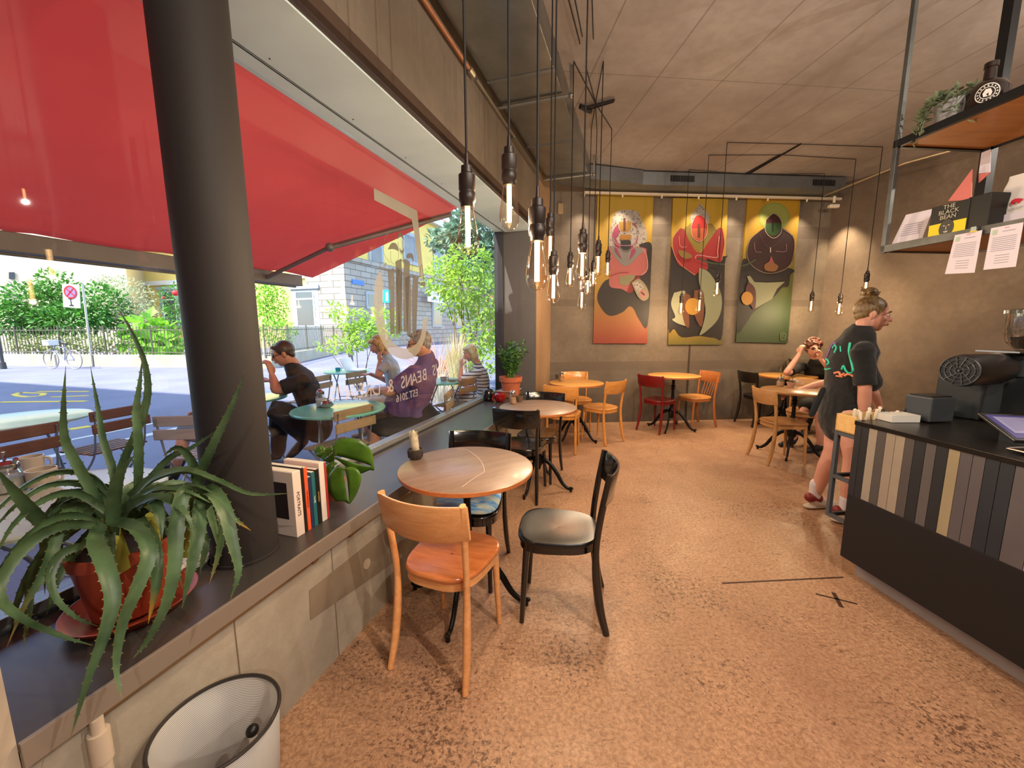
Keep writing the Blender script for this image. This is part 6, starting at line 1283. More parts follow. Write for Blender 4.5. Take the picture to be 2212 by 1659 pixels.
LV = [  # pixel path from the base to the tip, distances, width, yellow tip, turn
 ([(226, 1118), (205, 1070), (172, 1010), (142, 950), (138, 880), (142, 790)], [1.05, 1.04, 1.03, 1.02, 1.01, 1.0], 22, 0, .1),
 ([(250, 1090), (246, 1020), (224, 950), (212, 880), (195, 790)], [1.12, 1.13, 1.14, 1.15, 1.15], 16, 0, .2),
 ([(240, 1100), (262, 1010), (300, 925), (320, 850), (312, 780), (282, 712), (248, 656)], [1.10, 1.12, 1.13, 1.14, 1.14, 1.13, 1.12], 15, 0, .1),
 ([(296, 1090), (300, 1020), (300, 950), (295, 890), (302, 830), (308, 770)], [1.10, 1.1, 1.1, 1.1, 1.1, 1.1], 17, 0, 0),
 ([(418, 1110), (428, 1040), (462, 960), (500, 880), (530, 802)], [1.12, 1.1, 1.08, 1.07, 1.06], 18, 0, .1),
 ([(424, 1090), (428, 1030), (410, 985), (382, 966), (352, 985)], [1.12, 1.12, 1.12, 1.11, 1.1], 22, 0, .5),
 ([(280, 1075), (330, 1035), (400, 1018), (470, 1040), (540, 1068), (622, 1066)], [1.08, 1.07, 1.05, 1.02, .98, .95], 26, 0, .9),
 ([(430, 1090), (452, 1060), (482, 1100), (500, 1170), (514, 1235), (497, 1298)], [1.12, 1.08, 1.03, 1.0, .98, .96], 30, 0, .2),
 ([(440, 1100), (468, 1080), (505, 1120), (542, 1146)], [1.12, 1.08, 1.05, 1.03], 14, .8, .2),
 ([(432, 1110), (462, 1075), (480, 1130), (470, 1200), (452, 1262)], [1.1, 1.08, 1.05, 1.02, 1.0], 20, .3, .2),
 ([(222, 1130), (205, 1165), (226, 1220), (243, 1289), (226, 1367), (188, 1472), (151, 1600)], [1.0, .92, .86, .83, .80, .76, .73], 37, 0, -.1),
 ([(236, 1125), (290, 1140), (318, 1193), (295, 1266), (262, 1348), (250, 1440), (264, 1513)], [1.02, .95, .90, .86, .83, .80, .78], 36, 0, .3),
 ([(300, 1120), (330, 1180), (336, 1260), (320, 1348)], [1.02, .95, .92, .9], 30, 1, .1),
 ([(420, 1090), (398, 1060), (380, 1129), (375, 1220), (358, 1302), (320, 1380), (288, 1422)], [1.1, 1.02, .97, .93, .9, .88, .86], 32, 0, .15),
 ([(430, 1080), (425, 1150), (412, 1220), (393, 1315)], [1.08, 1.0, .96, .93], 32, 0, .3),
 ([(215, 1128), (160, 1112), (105, 1125), (46, 1170), (0, 1232), (-25, 1300)], [1.02, .98, .93, .88, .84, .82], 24, 0, .4),
 ([(215, 1135), (150, 1132), (85, 1155), (22, 1215), (-5, 1285), (46, 1337), (137, 1376), (200, 1394)], [1.0, .95, .90, .85, .81, .79, .78, .78], 34, 0, .3),
 ([(215, 1160), (175, 1178), (132, 1195), (107, 1239), (120, 1293), (165, 1335), (212, 1353)], [1.0, .95, .92, .89, .87, .86, .86], 24, 0, .3),
 ([(200, 1110), (140, 1110), (114, 1184), (91, 1243), (55, 1303), (14, 1399)], [1.04, .98, .92, .88, .85, .82], 28, .4, .2),
 ([(120, 1150), (78, 1112), (37, 1066), (-12, 1008)], [1.0, .95, .9, .85], 34, 0, .1),
 ([(250, 1090), (200, 1030), (130, 1018), (60, 1045), (-5, 1100), (-40, 1160)], [1.08, 1.07, 1.02, .97, .92, .88], 22, 0, .8),
 ([(250, 1100), (190, 1048), (110, 1045), (40, 1085), (-20, 1150)], [1.06, 1.05, 1.0, .94, .9], 24, 0, .7),
 ([(240, 1110), (170, 1065), (100, 1075), (30, 1130), (-15, 1210)], [1.04, 1.02, .97, .91, .87], 24, 0, .5),
 ([(260, 1110), (210, 1078), (150, 1082), (100, 1120)], [1.1, 1.1, 1.08, 1.05], 22, 0, .6),
 ([(300, 1090), (330, 1085), (345, 1120), (350, 1165)], [1.08, 1.0, .97, .95], 26, 0, .2),
 ([(300, 1060), (366, 991), (412, 969), (480, 922)], [1.12, 1.13, 1.13, 1.12], 14, 0, .2),
 ([(246, 1156), (248, 1080), (262, 1020), (292, 982)], [1.02, .99, .97, .96], 28, 0, .1),
 ([(260, 1100), (330, 1060), (400, 1062), (455, 1086)], [1.06, 1.04, 1.02, 1.01], 18, 0, .8),
 ([(250, 1110), (320, 1075), (410, 1048), (470, 1070)], [1.1, 1.08, 1.07, 1.05], 18, 0, .8),
 ([(200, 1120), (120, 1160), (70, 1240), (60, 1330), (50, 1400)], [1.06, 1.0, .95, .92, .9], 26, .2, .2),
 ([(180, 1130), (90, 1200), (40, 1290), (30, 1360)], [1.06, 1.0, .95, .93], 24, .1, .2),
 ([(210, 1130), (160, 1190), (120, 1260), (100, 1330)], [1.08, 1.05, 1.0, .98], 24, 0, .2),
 ([(260, 1120), (290, 1090), (350, 1075), (400, 1110), (420, 1160)], [1.06, 1.02, 1.0, .98, .97], 24, 0, .5),
 ([(400, 1120), (440, 1170), (432, 1240)], [1.1, 1.06, 1.04], 22, 0, .2)]
b = MB(); tip = []
rnd = random.Random(11)
for k in range(16):
    a = PI * .15 + 2.9 * k / 5.0; r_ = rnd.uniform(.20, .30); q0 = V((.0, .0, .26)); dd = V((math.cos(a), math.sin(a) * .55, 0)); LV.append(([], [q0 + dd * .02, q0 + dd * r_ * .5 + V((0, 0, .11)), q0 + dd * r_ * .95 + V((0, 0, .06)), q0 + dd * r_ * 1.1 + V((0, 0, -.08 - .08 * rnd.random()))], 30, 0, .3))
for path, ds, wpx, yel_, turn in LV:
    P = [At(x, y, d) - ao for (x, y), d in zip(path, ds)] if path else ds; Q = catmull(P, 7); N = len(Q); rows = []
    path = path or [(300, 1100)]; ds = [1.05] if not isinstance(ds[0], float) else ds; qx, qy = path[len(path) // 2]; W_ = wpx / F_PX * sum(ds) / len(ds) * .66 * F_PX / math.sqrt(F_PX ** 2 + (qx - 1106) ** 2 + (qy - 830) ** 2)
    for i, q in enumerate(Q):
        u = i / (N - 1); tt = (Q[min(i + 1, N - 1)] - Q[max(0, i - 1)]).normalized(); view = (EYE - ao - q).normalized(); sd = tt.cross(view).normalized(); nn_ = sd.cross(tt).normalized()
        a = turn * math.sin(u * 2.2 + .4) + .25; sd2 = sd * math.cos(a) + nn_ * math.sin(a); n2 = nn_ * math.cos(a) - sd * math.sin(a)
        w_ = W_ * (min(1, .72 + 1.2 * u) if u < .25 else 1) * max(.02, (1 - max(0, (u - .30) / .70) ** 1.7)) * 1.06; th = .0035 * (1 - u) + .0008
        jag = 1 + (.05 if i % 2 else -.02)
        ring = [q + sd2 * w_ * jag + n2 * w_ * .34, q + sd2 * w_ * .55 + n2 * w_ * .06, q, q - sd2 * w_ * .55 + n2 * w_ * .06, q - sd2 * w_ * jag + n2 * w_ * .34, q - sd2 * w_ * .5 - n2 * th * 1.2, q - n2 * th * 1.8, q + sd2 * w_ * .5 - n2 * th * 1.2]
        rows.append(ring + [ring[0]]); tip += [max(0, (u - .72) / .28) * yel_ + (.25 if u > .97 else 0)] * 9
    b.grid(rows)
    for i in range(3, N - 3, 2):        # marginal teeth
        for s2 in (0, 4):
            e = rows[i][s2]; tt = (rows[i + 1][s2] - rows[i][s2]).normalized(); out = (e - rows[i][2]).normalized(); b.add([e - tt * .002, e + tt * .002, e + out * .0035 + tt * .001], [(0, 1, 2)]); tip += [.2, .2, .2]
o = b.build('leaves', lm, ag, smooth=60)
at2 = o.data.attributes.new('tipness', 'FLOAT', 'POINT'); at2.data.foreach_set('value', tip)
b = MB()
for (x, y, d, r_, h_) in ((232, 1140, 1.03, .035, .12), (428, 1110, 1.12, .022, .10), (330, 1125, 1.1, .025, .08)):
    p = At(x, y, d) - ao; b.tube([V((p.x * .8, p.y * .8, .20)), p + V((0, 0, .02))], [r_, r_ * .6], 14)
b.build('rosette_stem', leafmat('agave_core', '#7c8a3a', '#a8a848', .1), ag)

# ------------------------------------------------------------------ monstera by the books
mo = thing('monstera_plant', 'leafy monstera with split leaves in a small pot on the sill right of the books', 'plant', W3(1.60, -1.47, SZ)); mo_ = mo.location.copy()
b = MB(); b.lathe([(.038, 0), (.052, .085), (.056, .085), (.056, .10), (.048, .10), (.047, .08)], n=32); b.build('pot_body', terra, mo); b = MB(); b.lathe([(.048, .088), (.001, .09)], n=20, cap=False); b.build('soil', soil, mo)
mleaf, t = newmat('monstera_leaf'); f = t.noise(t.coord(), 14, 3); c = t.ramp(f, [(.3, srgb('#36581a')), (.7, srgb('#5a822a'))]); t.l(c, t.b.inputs['Base Color']); t.b.inputs['Roughness'].default_value = .32; tl = t.n('BsdfTranslucent'); tl.inputs[0].default_value = srgb('#6a9428'); mx = t.n('MixShader'); mx.inputs[0].default_value = .35; t.l(t.b.outputs[0], mx.inputs[1]); t.l(tl.outputs[0], mx.inputs[2]); t.l(mx.outputs[0], t.out.inputs[0])
def mpx(p): return (550 + p[0] / 5.53, 900 + p[1] / 5.53)
def mleafo(outline, mid, tipp, d0, slope, holes=()):
    # outline in the close-up frame; depth grows with the distance from the stem end
    def D(p): q = mpx(p); a = mpx(mid); return d0 + slope * ((q[0] - a[0]) * .6 + (q[1] - a[1]) * .4) / 100
    bm = bmesh.new(); Q = catmull([V((p[0], p[1], 0)) for p in outline + [outline[0]]], 5)[:-1]; n = len(Q); c0 = V((mid[0], mid[1], 0)); c1 = V((tipp[0], tipp[1], 0)); vs = []
    b = MB(); rows = []
    for k in (1, .8, .55, .3, .08):
        row = []
        for q in Q:
            # project on the midrib and pull towards it
            tt = (c1 - c0); u = max(.03, min(.97, (q - c0).dot(tt) / tt.length_squared)); m_ = c0 + tt * u; p = m_ + (q - m_) * k; bend = -.012 * abs(k) ** 2 + .006 * math.sin(u * 3) * k
            row.append(At(*mpx((p.x, p.y)), D((p.x, p.y)) - bend) - mo_)
        row.append(row[0]); rows.append(row)
    b.grid(rows); return b
rim_ = mleafo([(930, 340), (1000, 280), (1130, 258), (1270, 290), (1370, 370), (1412, 470), (1420, 560), (1428, 640), (1370, 640), (1270, 680), (1180, 660), (1100, 600), (1020, 540), (950, 480)], (960, 480), (1400, 600), 1.86, .05)
rim_.build('leaf', mleaf, mo, smooth=180, solid=.0012)
mleafo([(1060, 620), (980, 600), (900, 680), (880, 770), (900, 900), (960, 1000), (1060, 1010), (1130, 1040), (1190, 970), (1250, 850), (1275, 730), (1240, 640), (1150, 600)], (1070, 620), (1130, 1035), 1.80, -.03).build('leaf', mleaf, mo, smooth=180, solid=.0012)
mleafo([(860, 570), (820, 640), (815, 740), (860, 880), (930, 960), (980, 1010), (960, 900), (900, 780), (920, 620), (990, 560), (940, 540)], (930, 580), (960, 980), 1.88, .0).build('leaf', mleaf, mo, smooth=180, solid=.0012)
mleafo([(780, 345), (720, 380), (718, 430), (760, 480), (830, 460), (850, 400), (820, 360)], (830, 400), (730, 450), 1.92, .0).build('leaf', mleaf, mo, smooth=180, solid=.0012)
mleafo([(860, 380), (910, 360), (950, 420), (960, 500), (900, 550), (830, 520), (780, 480), (830, 440)], (940, 420), (820, 520), 1.92, 0).build('leaf', mleaf, mo, smooth=180, solid=.0012)
for e, d in (((960, 480), 1.86), ((1070, 620), 1.80), ((930, 580), 1.88), ((830, 420), 1.92), ((940, 420), 1.92)):
    b = MB(); q = At(*mpx(e), d) - mo_; b.tube(catmull([(0, 0, .09), V((q.x * .4, q.y * .4, q.z * .75 + .03)), q], 6), .0028, 6); b.build('leaf_stalk', mat('stalk_green', '#6a7a34', .5), mo)
# ------------------------------------------------------------------ zz plant in the terracotta pot
zz = thing('zz_plant', 'dark glossy upright plant in a terracotta pot at the far end of the sill', 'plant', W3(4.72, -1.50, SZ)); 
b = MB(); b.lathe([(.095, 0), (.125, .20), (.142, .20), (.146, .26), (.130, .26), (.126, .22)], n=48); b.build('pot_body', terra, zz, smooth=40); b = MB(); b.lathe([(.127, .235), (.001, .24)], n=24, cap=False); b.build('soil', soil, zz)
rnd = random.Random(21)
zl_, t = newmat('zz_leaf'); f = t.noise(t.coord(), 20, 2); t.l(t.ramp(f, [(.3, srgb('#2c5224')), (.7, srgb('#5a8240'))]), t.b.inputs['Base Color']); t.b.inputs['Roughness'].default_value = .25
b = MB()
for k in range(19):
    a = rnd.uniform(0, 2 * PI); L_ = rnd.uniform(.30, .47); le = rnd.uniform(.05, .17); d = V((math.cos(a), math.sin(a), 0))
    if (d.x * nW.x + d.y * nW.y) < -.5: le *= .6
    P = catmull([d * .03 + V((0, 0, .23)), d * (.03 + le * .4) + V((0, 0, .23 + L_ * .5)), d * (.03 + le) + V((0, 0, .23 + L_))], 7); b.tube(P, [.006 - .00028 * i for i in range(len(P))], 6)
    for i in range(3, len(P)):
        tt = (P[i] - P[i - 1]).normalized(); a2 = rnd.uniform(0, PI); s_ = (tt.orthogonal().normalized() * math.cos(a2) + tt.cross(tt.orthogonal().normalized()) * math.sin(a2)).normalized()
        for sg_ in (-1, 1): leaf(b, P[i], s_ * sg_ + tt * rnd.uniform(.3, .8), V((rnd.uniform(-1, 1), rnd.uniform(-1, 1), 1.2)), .072, .034)
b.build('foliage', zl_, zz, smooth=0)
# ------------------------------------------------------------------ people
from mathutils.bvhtree import BVHTree
def skinm(name, c1, c2):
    if name in MATS: return MATS[name]
    mt, t = newmat(name); f = t.noise(t.coord(), 5, 4); t.l(t.ramp(f, [(.3, srgb(c1)), (.7, srgb(c2))]), t.b.inputs['Base Color']); t.b.inputs['Roughness'].default_value = .5; t.b.inputs['Subsurface Weight'].default_value = .08; t.b.inputs['Subsurface Radius'].default_value = (.02, .008, .004); return mt
skin_a = skinm('skin_light', '#c48a74', '#d49c86'); skin_b = skinm('skin_tan', '#b87a5e', '#c98c70')
def hairm(name, c1, c2):
    if name in MATS: return MATS[name]
    mt, t = newmat(name); f = t.noise(t.coord(scale=(1, 1, .25)), 60, 4); t.l(t.ramp(f, [(.35, srgb(c1)), (.65, srgb(c2))]), t.b.inputs['Base Color']); t.b.inputs['Roughness'].default_value = .45; t.bump(f, .6, .004); return mt
class Fig:
    def __init__(s, label, name='person', base=None, skin=skin_a, vox=.0065):
        s.t = thing('person', label, 'person', base); s.o = V(base); s.b = MB(); s.skin = skin; s.vox = vox; s.eyes = []
    def L(s, p): return V(p) - s.o
    def limb(s, b, pts, rs, flat=1.0, side=None, n=16, rc=True): b.tube(catmull([s.L(p) for p in pts], 5), s.interp(rs, len(pts)), n, flat=flat, side=side, roundcap=rc)
    def interp(s, rs, n, k=5):
        out = []
        for i in range(n - 1):
            for j in range(k): out.append(rs[i] + (rs[i + 1] - rs[i]) * j / k)
        return out + [rs[-1]]
    def head(s, c, f, hair=None, style='short', h=.235, up=(0, 0, 1), glasses=None, beard=None, brow='#4a3424'):
        c = s.L(c); f = V(f).normalized(); u = V(up); u = (u - f * u.dot(f)).normalized(); r = f.cross(u).normalized(); k = h / .235; s.hf = (c, f, u, r, k)
        def Pt(x, y, z): return c + (r * x + f * y + u * z) * k
        M = Matrix((r, f, u)).transposed().to_4x4(); M.translation = c
        b = s.b; b.M = M
        b.ball((0, -.012 * k, .028 * k), (.074 * k, .092 * k, .088 * k), 22, 16); b.ball((0, .018 * k, -.028 * k), (.060 * k, .068 * k, .082 * k), 20, 14); b.ball((0, .045 * k, -.085 * k), (.030 * k, .030 * k, .026 * k), 14, 10)
        b.ball((0, .072 * k, .018 * k), (.050 * k, .018 * k, .016 * k), 14, 8)
        b.tube([(0, .078 * k, .016 * k), (0, .098 * k, -.012 * k), (0, .104 * k, -.026 * k)], [.009 * k, .0125 * k, .014 * k], 12, roundcap=True)
        for sx in (-1, 1): b.ball((sx * .010 * k, .094 * k, -.031 * k), .009 * k, 10, 8); b.ball((sx * .033 * k, .064 * k, -.022 * k), (.020 * k, .018 * k, .020 * k), 12, 8); b.ball((sx * .076 * k, -.008 * k, -.006 * k), (.009 * k, .018 * k, .031 * k), 10, 8)
        b.ball((0, .086 * k, -.052 * k), (.024 * k, .012 * k, .0075 * k), 12, 8); b.ball((0, .083 * k, -.064 * k), (.020 * k, .012 * k, .008 * k), 12, 8)
        b.M = ID
        def mk(nm, fn, m_, **kw): q = MB(); q.M = M; fn(q); return q.build(nm, m_, s.t, **kw)
        for sx in (-1, 1):
            mk('eye', lambda q: q.ball((sx * .031 * k, .076 * k, .004 * k), (.0125 * k, .010 * k, .0085 * k), 14, 10), mat('eye_white', '#d8d2cc', .25)); mk('iris', lambda q: q.ball((sx * .031 * k, .0845 * k, .004 * k), (.0055 * k, .0035 * k, .0055 * k), 12, 8), mat('iris_dark', '#2a2420', .2))
            mk('eyebrow', lambda q: q.tube([(sx * .014 * k, .090 * k, .024 * k), (sx * .032 * k, .0885 * k, .029 * k), (sx * .050 * k, .074 * k, .024 * k)], [.0028 * k, .004 * k, .002 * k], 8), mat('brow' + brow, brow, .8))
        mk('lips', lambda q: (q.tube([(-.022 * k, .087 * k, -.0565 * k), (0, .0985 * k, -.0545 * k), (.022 * k, .087 * k, -.0565 * k)], [.002 * k, .0045 * k, .002 * k], 8), q.tube([(-.019 * k, .087 * k, -.060 * k), (0, .0975 * k, -.062 * k), (.019 * k, .087 * k, -.060 * k)], [.002 * k, .005 * k, .002 * k], 8)), mat('lip_rose', '#a85a50', .4))
        if hair:
            def hf(q):
                q.ball((0, -.020 * k, .036 * k), (.081 * k, .094 * k, .090 * k), 24, 16)
                if style == 'bob':
                    for sx in (-1, 1): q.tube([(sx * .055 * k, .01 * k, .06 * k), (sx * .078 * k, -.012 * k, .0), (sx * .080 * k, -.01 * k, -.06 * k), (sx * .066 * k, .0, -.10 * k)], [.035 * k, .036 * k, .034 * k, .024 * k], 12, roundcap=True)
                    q.ball((0, -.055 * k, -.045 * k), (.078 * k, .050 * k, .075 * k), 18, 12); q.tube([(-.05 * k, .06 * k, .075 * k), (0, .075 * k, .075 * k), (.05 * k, .06 * k, .07 * k)], .022 * k, 10, roundcap=True)
                elif style == 'bun':
                    q.ball((0, -.045 * k, .145 * k), (.046 * k, .046 * k, .038 * k), 16, 12); q.ball((0, -.05 * k, -.005 * k), (.066 * k, .05 * k, .055 * k), 16, 12)
                    rr = random.Random(3)
                    for _ in range(26): a_ = rr.uniform(0, 2 * PI); q.tube([(math.cos(a_) * .03 * k, (-.045 + math.sin(a_) * .03) * k, .14 * k), (math.cos(a_) * .062 * k, (-.045 + math.sin(a_) * .06) * k, (.15 + rr.uniform(-.03, .04)) * k)], [.008 * k, .003 * k], 6)
                elif style == 'bald': pass
                else: q.ball((0, -.06 * k, -.015 * k), (.066 * k, .04 * k, .055 * k), 16, 12); q.tube([(-.045 * k, .058 * k, .082 * k), (0, .072 * k, .086 * k), (.045 * k, .058 * k, .082 * k)], .018 * k, 10, roundcap=True)
                if style == 'curly':
                    rr = random.Random(5)
                    for _ in range(110): v_ = V((rr.gauss(0, 1), rr.gauss(0, 1) - .6, rr.gauss(0, 1) + .5)).normalized(); q.ball((v_.x * .096 * k, (v_.y * .105 - .02) * k, (v_.z * .105 + .035) * k), .020 * k, 8, 6)
            mk('hair', hf, hair, remesh=.005, smoothit=3 if style != 'curly' else 6)
        if beard: mk('beard', lambda q: (q.ball((0, .035 * k, -.070 * k), (.058 * k, .058 * k, .042 * k), 16, 12)), beard, remesh=.005, smoothit=3)
        if glasses:
            lens = mat('dark_lens', '#0c0c10', .1) if glasses == 'sun' else mat('thin_lens', '#2a2624', .2)
            def gf(q):
                for sx in (-1, 1):
                    if glasses == 'sun': q.ball((sx * .033 * k, .090 * k, .003 * k), (.025 * k, .006 * k, .018 * k), 14, 10)
                    else: q.tube([(sx * .033 * k + math.cos(a) * .022 * k, .094 * k, .003 * k + math.sin(a) * .017 * k) for a in [2 * PI * j / 20 for j in range(21)]], .002 * k, 6, cap=False)
                    q.tube([(sx * .056 * k, .088 * k, .006 * k), (sx * .078 * k, .0, .006 * k)], .0028 * k, 6)
                q.tube([(-.012 * k, .096 * k, .006 * k), (.012 * k, .096 * k, .006 * k)], .0025 * k, 6)
            mk('glasses', gf, lens)
        return Pt
    def hand(s, wrist, d, palm, curl=.5, sc=1.0, thumb=1):
        w_ = s.L(wrist); d = V(d).normalized(); pn = V(palm); pn = (pn - d * pn.dot(d)).normalized(); sd = d.cross(pn).normalized() * thumb; b = s.b
        b.tube([w_ - d * .01, w_ + d * .03 * sc, w_ + d * .075 * sc], [.026 * sc, .034 * sc, .040 * sc], 14, side=sd, flat=.42, roundcap=True)
        for i, (off, ln) in enumerate(((.030, .078), (.011, .086), (-.009, .080), (-.028, .062))):
            p = w_ + d * .082 * sc + sd * off * sc; P = [p]; a = curl * .35
            for j, q in enumerate((.45, .32, .23)):
                dd = d * math.cos(a) + pn * math.sin(a); P.append(P[-1] + dd * ln * q * sc); a += curl * (.8 + .05 * i)
            b.tube(P, [.0098 * sc, .0094 * sc, .0088 * sc, .0074 * sc], 10, roundcap=True)
        p = w_ + d * .028 * sc + sd * .030 * sc; b.tube([p, p + (sd * .8 + d * .6).normalized() * .034 * sc + pn * .006, p + (sd * .55 + d * .85).normalized() * .062 * sc + pn * .016 * sc], [.0135 * sc, .0115 * sc, .0088 * sc], 10, roundcap=True)
    def foot(s, b, ankle, d, L_=.24, r=.040, sole=None):
        a = s.L(ankle); d = V(d).normalized(); b.tube([a + V((0, 0, .01)) - d * .03, a + V((0, 0, -.035)), a + d * L_ * .45 + V((0, 0, -.055)), a + d * L_ * .72 + V((0, 0, -.062))], [r * .9, r * 1.05, r, r * .75], 14, side=V((0, 0, 1)).cross(d), flat=.95, roundcap=True)
    def body(s):
        o = s.b.build('body', s.skin, s.t, remesh=s.vox, smoothit=4); return o
    def cloth(s, name, fn, m_, vox=.009, it=5): b = MB(); fn(b); return b.build(name, m_, s.t, remesh=vox, smoothit=it, wrinkle=.015 if name in ('t_shirt', 'shirt', 'trousers', 'skirt', 'shorts') else 0)
def torso(F, b, neck, chest, waist, pelvis, rt_, k=1.0, grow=0.0, belly=0, fwd=None):
    pts = [neck - V((0, 0, .02)), neck.lerp(chest, .45), chest, waist, pelvis]; F.limb(b, pts, [.105 * k + grow, .165 * k + grow, .170 * k + grow, .150 * k + grow, .175 * k + grow], flat=.62, side=rt_, n=22)
    if belly: b.ball(F.L(waist + fwd * belly * .55 + V((0, 0, -.02))), (belly, belly, belly * 1.05), 20, 14)
def pr_on(F, obj, pts, w, m_, name='print_line', off=.004):
    dg = bpy.context.evaluated_depsgraph_get(); tree = BVHTree.FromObject(obj, dg); P = []; Q = catmull([V((x, y, 0)) for x, y in pts], 4) if len(pts) > 2 else [V((pts[0][0], pts[0][1], 0)), V((pts[1][0], pts[1][1], 0))]
    for q in Q:
        d = ray(q.x, q.y).normalized(); h = tree.ray_cast(EYE - F.o, d)
        if h[0] is None: 
            continue
        P.append(h[0] - d * off)
    if len(P) > 1: b = MB(); b.tube(P, w, 6, side=ray(pts[0][0], pts[0][1]), flat=1); o = b.build(name, m_, F.t); return o

# --- woman standing at the end of the counter
def A(x, y, d): return At(x, y, d)
base = A(1800, 1000, 2.98); base.z = 0
F = Fig('standing woman with hair bun in a black printed T-shirt and shorts at the counter end', base=base, vox=.006)
fd = V((1, 0, 0)); rt_ = V((0, -1, 0))
pel, wai, che, nek = A(1822, 892, 3.02), A(1826, 850, 3.02), A(1836, 785, 3.00), A(1853, 728, 2.98)
hc = A(1884, 679, 2.95)
F.head(hc, (.85, -.52, -.14), hairm('hair_dark_blond', '#4a3824', '#8a7048'), 'bun', h=.245)
b = F.b; F.limb(b, [nek + V((0, 0, -.05)), nek + V((.01, 0, .01)), hc + V((-.04, 0, -.06))], [.062, .052, .056])
torso(F, b, nek, che, wai, pel, rt_, .92)
rs, ls = A(1866, 758, 2.84), A(1846, 748, 3.13)
re, rw = A(1868, 838, 2.80), A(1866, 905, 2.84); le, lw_ = A(1882, 835, 3.12), A(1900, 880, 3.18)
F.limb(b, [rs, rs.lerp(re, .5), re, re.lerp(rw, .45), rw], [.055, .047, .040, .040, .027]); F.limb(b, [ls, le, lw_], [.050, .038, .026])
F.hand(rw, (lambda v: v)(V((.15, .1, -1))), (0.3, .9, 0), .7, .95); F.hand(lw_, V((.5, .1, -.8)), (0, 0, -1), .6, .95)
rh, lh = A(1838, 900, 2.92), A(1818, 895, 3.08)
rk, ra_ = A(1842, 990, 2.86), A(1826, 1106, 2.86); lk, la_ = A(1798, 975, 3.06), A(1760, 1068, 3.12); la_.z = .10; ra_.z = .09
F.limb(b, [rh, rh.lerp(rk, .5), rk, rk.lerp(ra_, .35), ra_], [.098, .080, .058, .056, .034]); F.limb(b, [lh, lh.lerp(lk, .5), lk, lk.lerp(la_, .35), la_], [.098, .082, .060, .060, .036])
F.body()
blkc = mat('black_cotton', '#0b0a0b', .85, bump=.1, bscale=40, sheen=.2)
def f(b):
    torso(F, b, nek + V((0, 0, .008)), che, wai, pel.lerp(wai, .45), rt_, .95, .028)
    F.limb(b, [rs + V((-.02, 0, .015)), rs.lerp(re, .5), re + V((0, 0, .02))], [.066, .066, .068], rc=False); b.ball(F.L(rs), .070); F.limb(b, [ls, ls.lerp(le, .5), le + V((0, 0, .03))], [.076, .078, .070])
sh_ = F.cloth('t_shirt', f, blkc)
def f(b):
    F.limb(b, [wai, pel + V((0, 0, .0)), pel + V((0, 0, -.06))], [.172, .196, .185], flat=.72, side=rt_, n=20); F.limb(b, [rh, rh.lerp(rk, .40)], [.112, .112], rc=False); F.limb(b, [lh, lh.lerp(lk, .38)], [.112, .112], rc=False)
F.cloth('shorts', f, blkc)
tealm = mat('print_teal', '#38c8a4', .6); magm = mat('print_mauve', '#8a5a9a', .6); orm = mat('print_orange', '#e08a64', .6)
for pts, m_, w_ in ([((1806, 741), (1797, 745), (1786, 770), (1776, 792)), magm, .007], [((1795, 741), (1808, 741)), magm, .006], [((1836, 741), (1834, 760), (1840, 785), (1843, 800)), tealm, .008], [((1798, 752), (1803, 745), (1806, 752), (1802, 762)), tealm, .006], [((1779, 790), (1790, 785), (1786, 776), (1778, 780)), tealm, .007], [((1776, 792), (1784, 798), (1794, 796)), tealm, .006], [((1818, 798), (1822, 790), (1828, 802), (1838, 806), (1843, 800)), tealm, .007], [((1815, 748), (1816, 760)), tealm, .005],
                    [((1802, 806), (1812, 804), (1816, 811), (1824, 806)), orm, .008], [((1824, 812), (1832, 808), (1842, 812)), orm, .008], [((1806, 812), (1820, 814)), orm, .006]): pr_on(F, sh_, pts, w_, m_)
sock = mat('white_sock', '#cfc8cc', .8); shoe = mat('shoe_cream', '#b9aa98', .55); shoer = mat('shoe_red', '#7c2424', .5)
for (k_, a_, dd) in ((lk, la_, V((1, .12, 0))), (rk, ra_, V((.9, -.5, 0)))):
    F.cloth('sock', lambda b: F.limb(b, [a_ + V((0, 0, .10)) + (k_ - a_).normalized() * .01, a_ + V((0, 0, -.02))], [.045, .042]), sock, .006, 3)
    F.cloth('sneaker', lambda b: (F.foot(b, V((a_.x, a_.y, .085)), dd, .26, .043), b.tube([F.L(V((a_.x, a_.y, .018)) - dd * .045), F.L(V((a_.x, a_.y, .018)) + dd * .19)], [.040, .042], 14, side=V((0, 0, 1)).cross(dd), flat=.42, roundcap=True)), shoe, .0055, 3)
    F.cloth('sneaker_trim', lambda b: b.tube([F.L(V((a_.x, a_.y, .095)) - dd * .04), F.L(V((a_.x, a_.y, .085)) + dd * .02)], [.041, .046], 12, side=V((0, 0, 1)).cross(dd), roundcap=True), shoer, .0055, 2)
b = MB(); P = [F.L(A(1778, 842, 3.0)), F.L(A(1766, 868, 2.99)), F.L(A(1754, 893, 2.99))]; b.tube(P, [.022, .026, .028], 10, flat=.3, side=(1, 0, 0), roundcap=True); b.build('dish_cloth', mat('cloth_slate', '#262a2e', .9), F.t)
b = MB(); c_, f_, u_, r_, k_ = F.hf; b.tube([c_ + f_ * -.05 + u_ * .075 + r_ * .05, c_ + f_ * -.01 + u_ * .085 + r_ * .0, c_ + f_ * -.05 + u_ * .085 - r_ * .05, c_ - f_ * .09 + u_ * .075, c_ + f_ * -.05 + u_ * .075 + r_ * .05], .007, 8); b.build('hair_tie', mat('tie_blush', '#c9a898', .7), F.t)

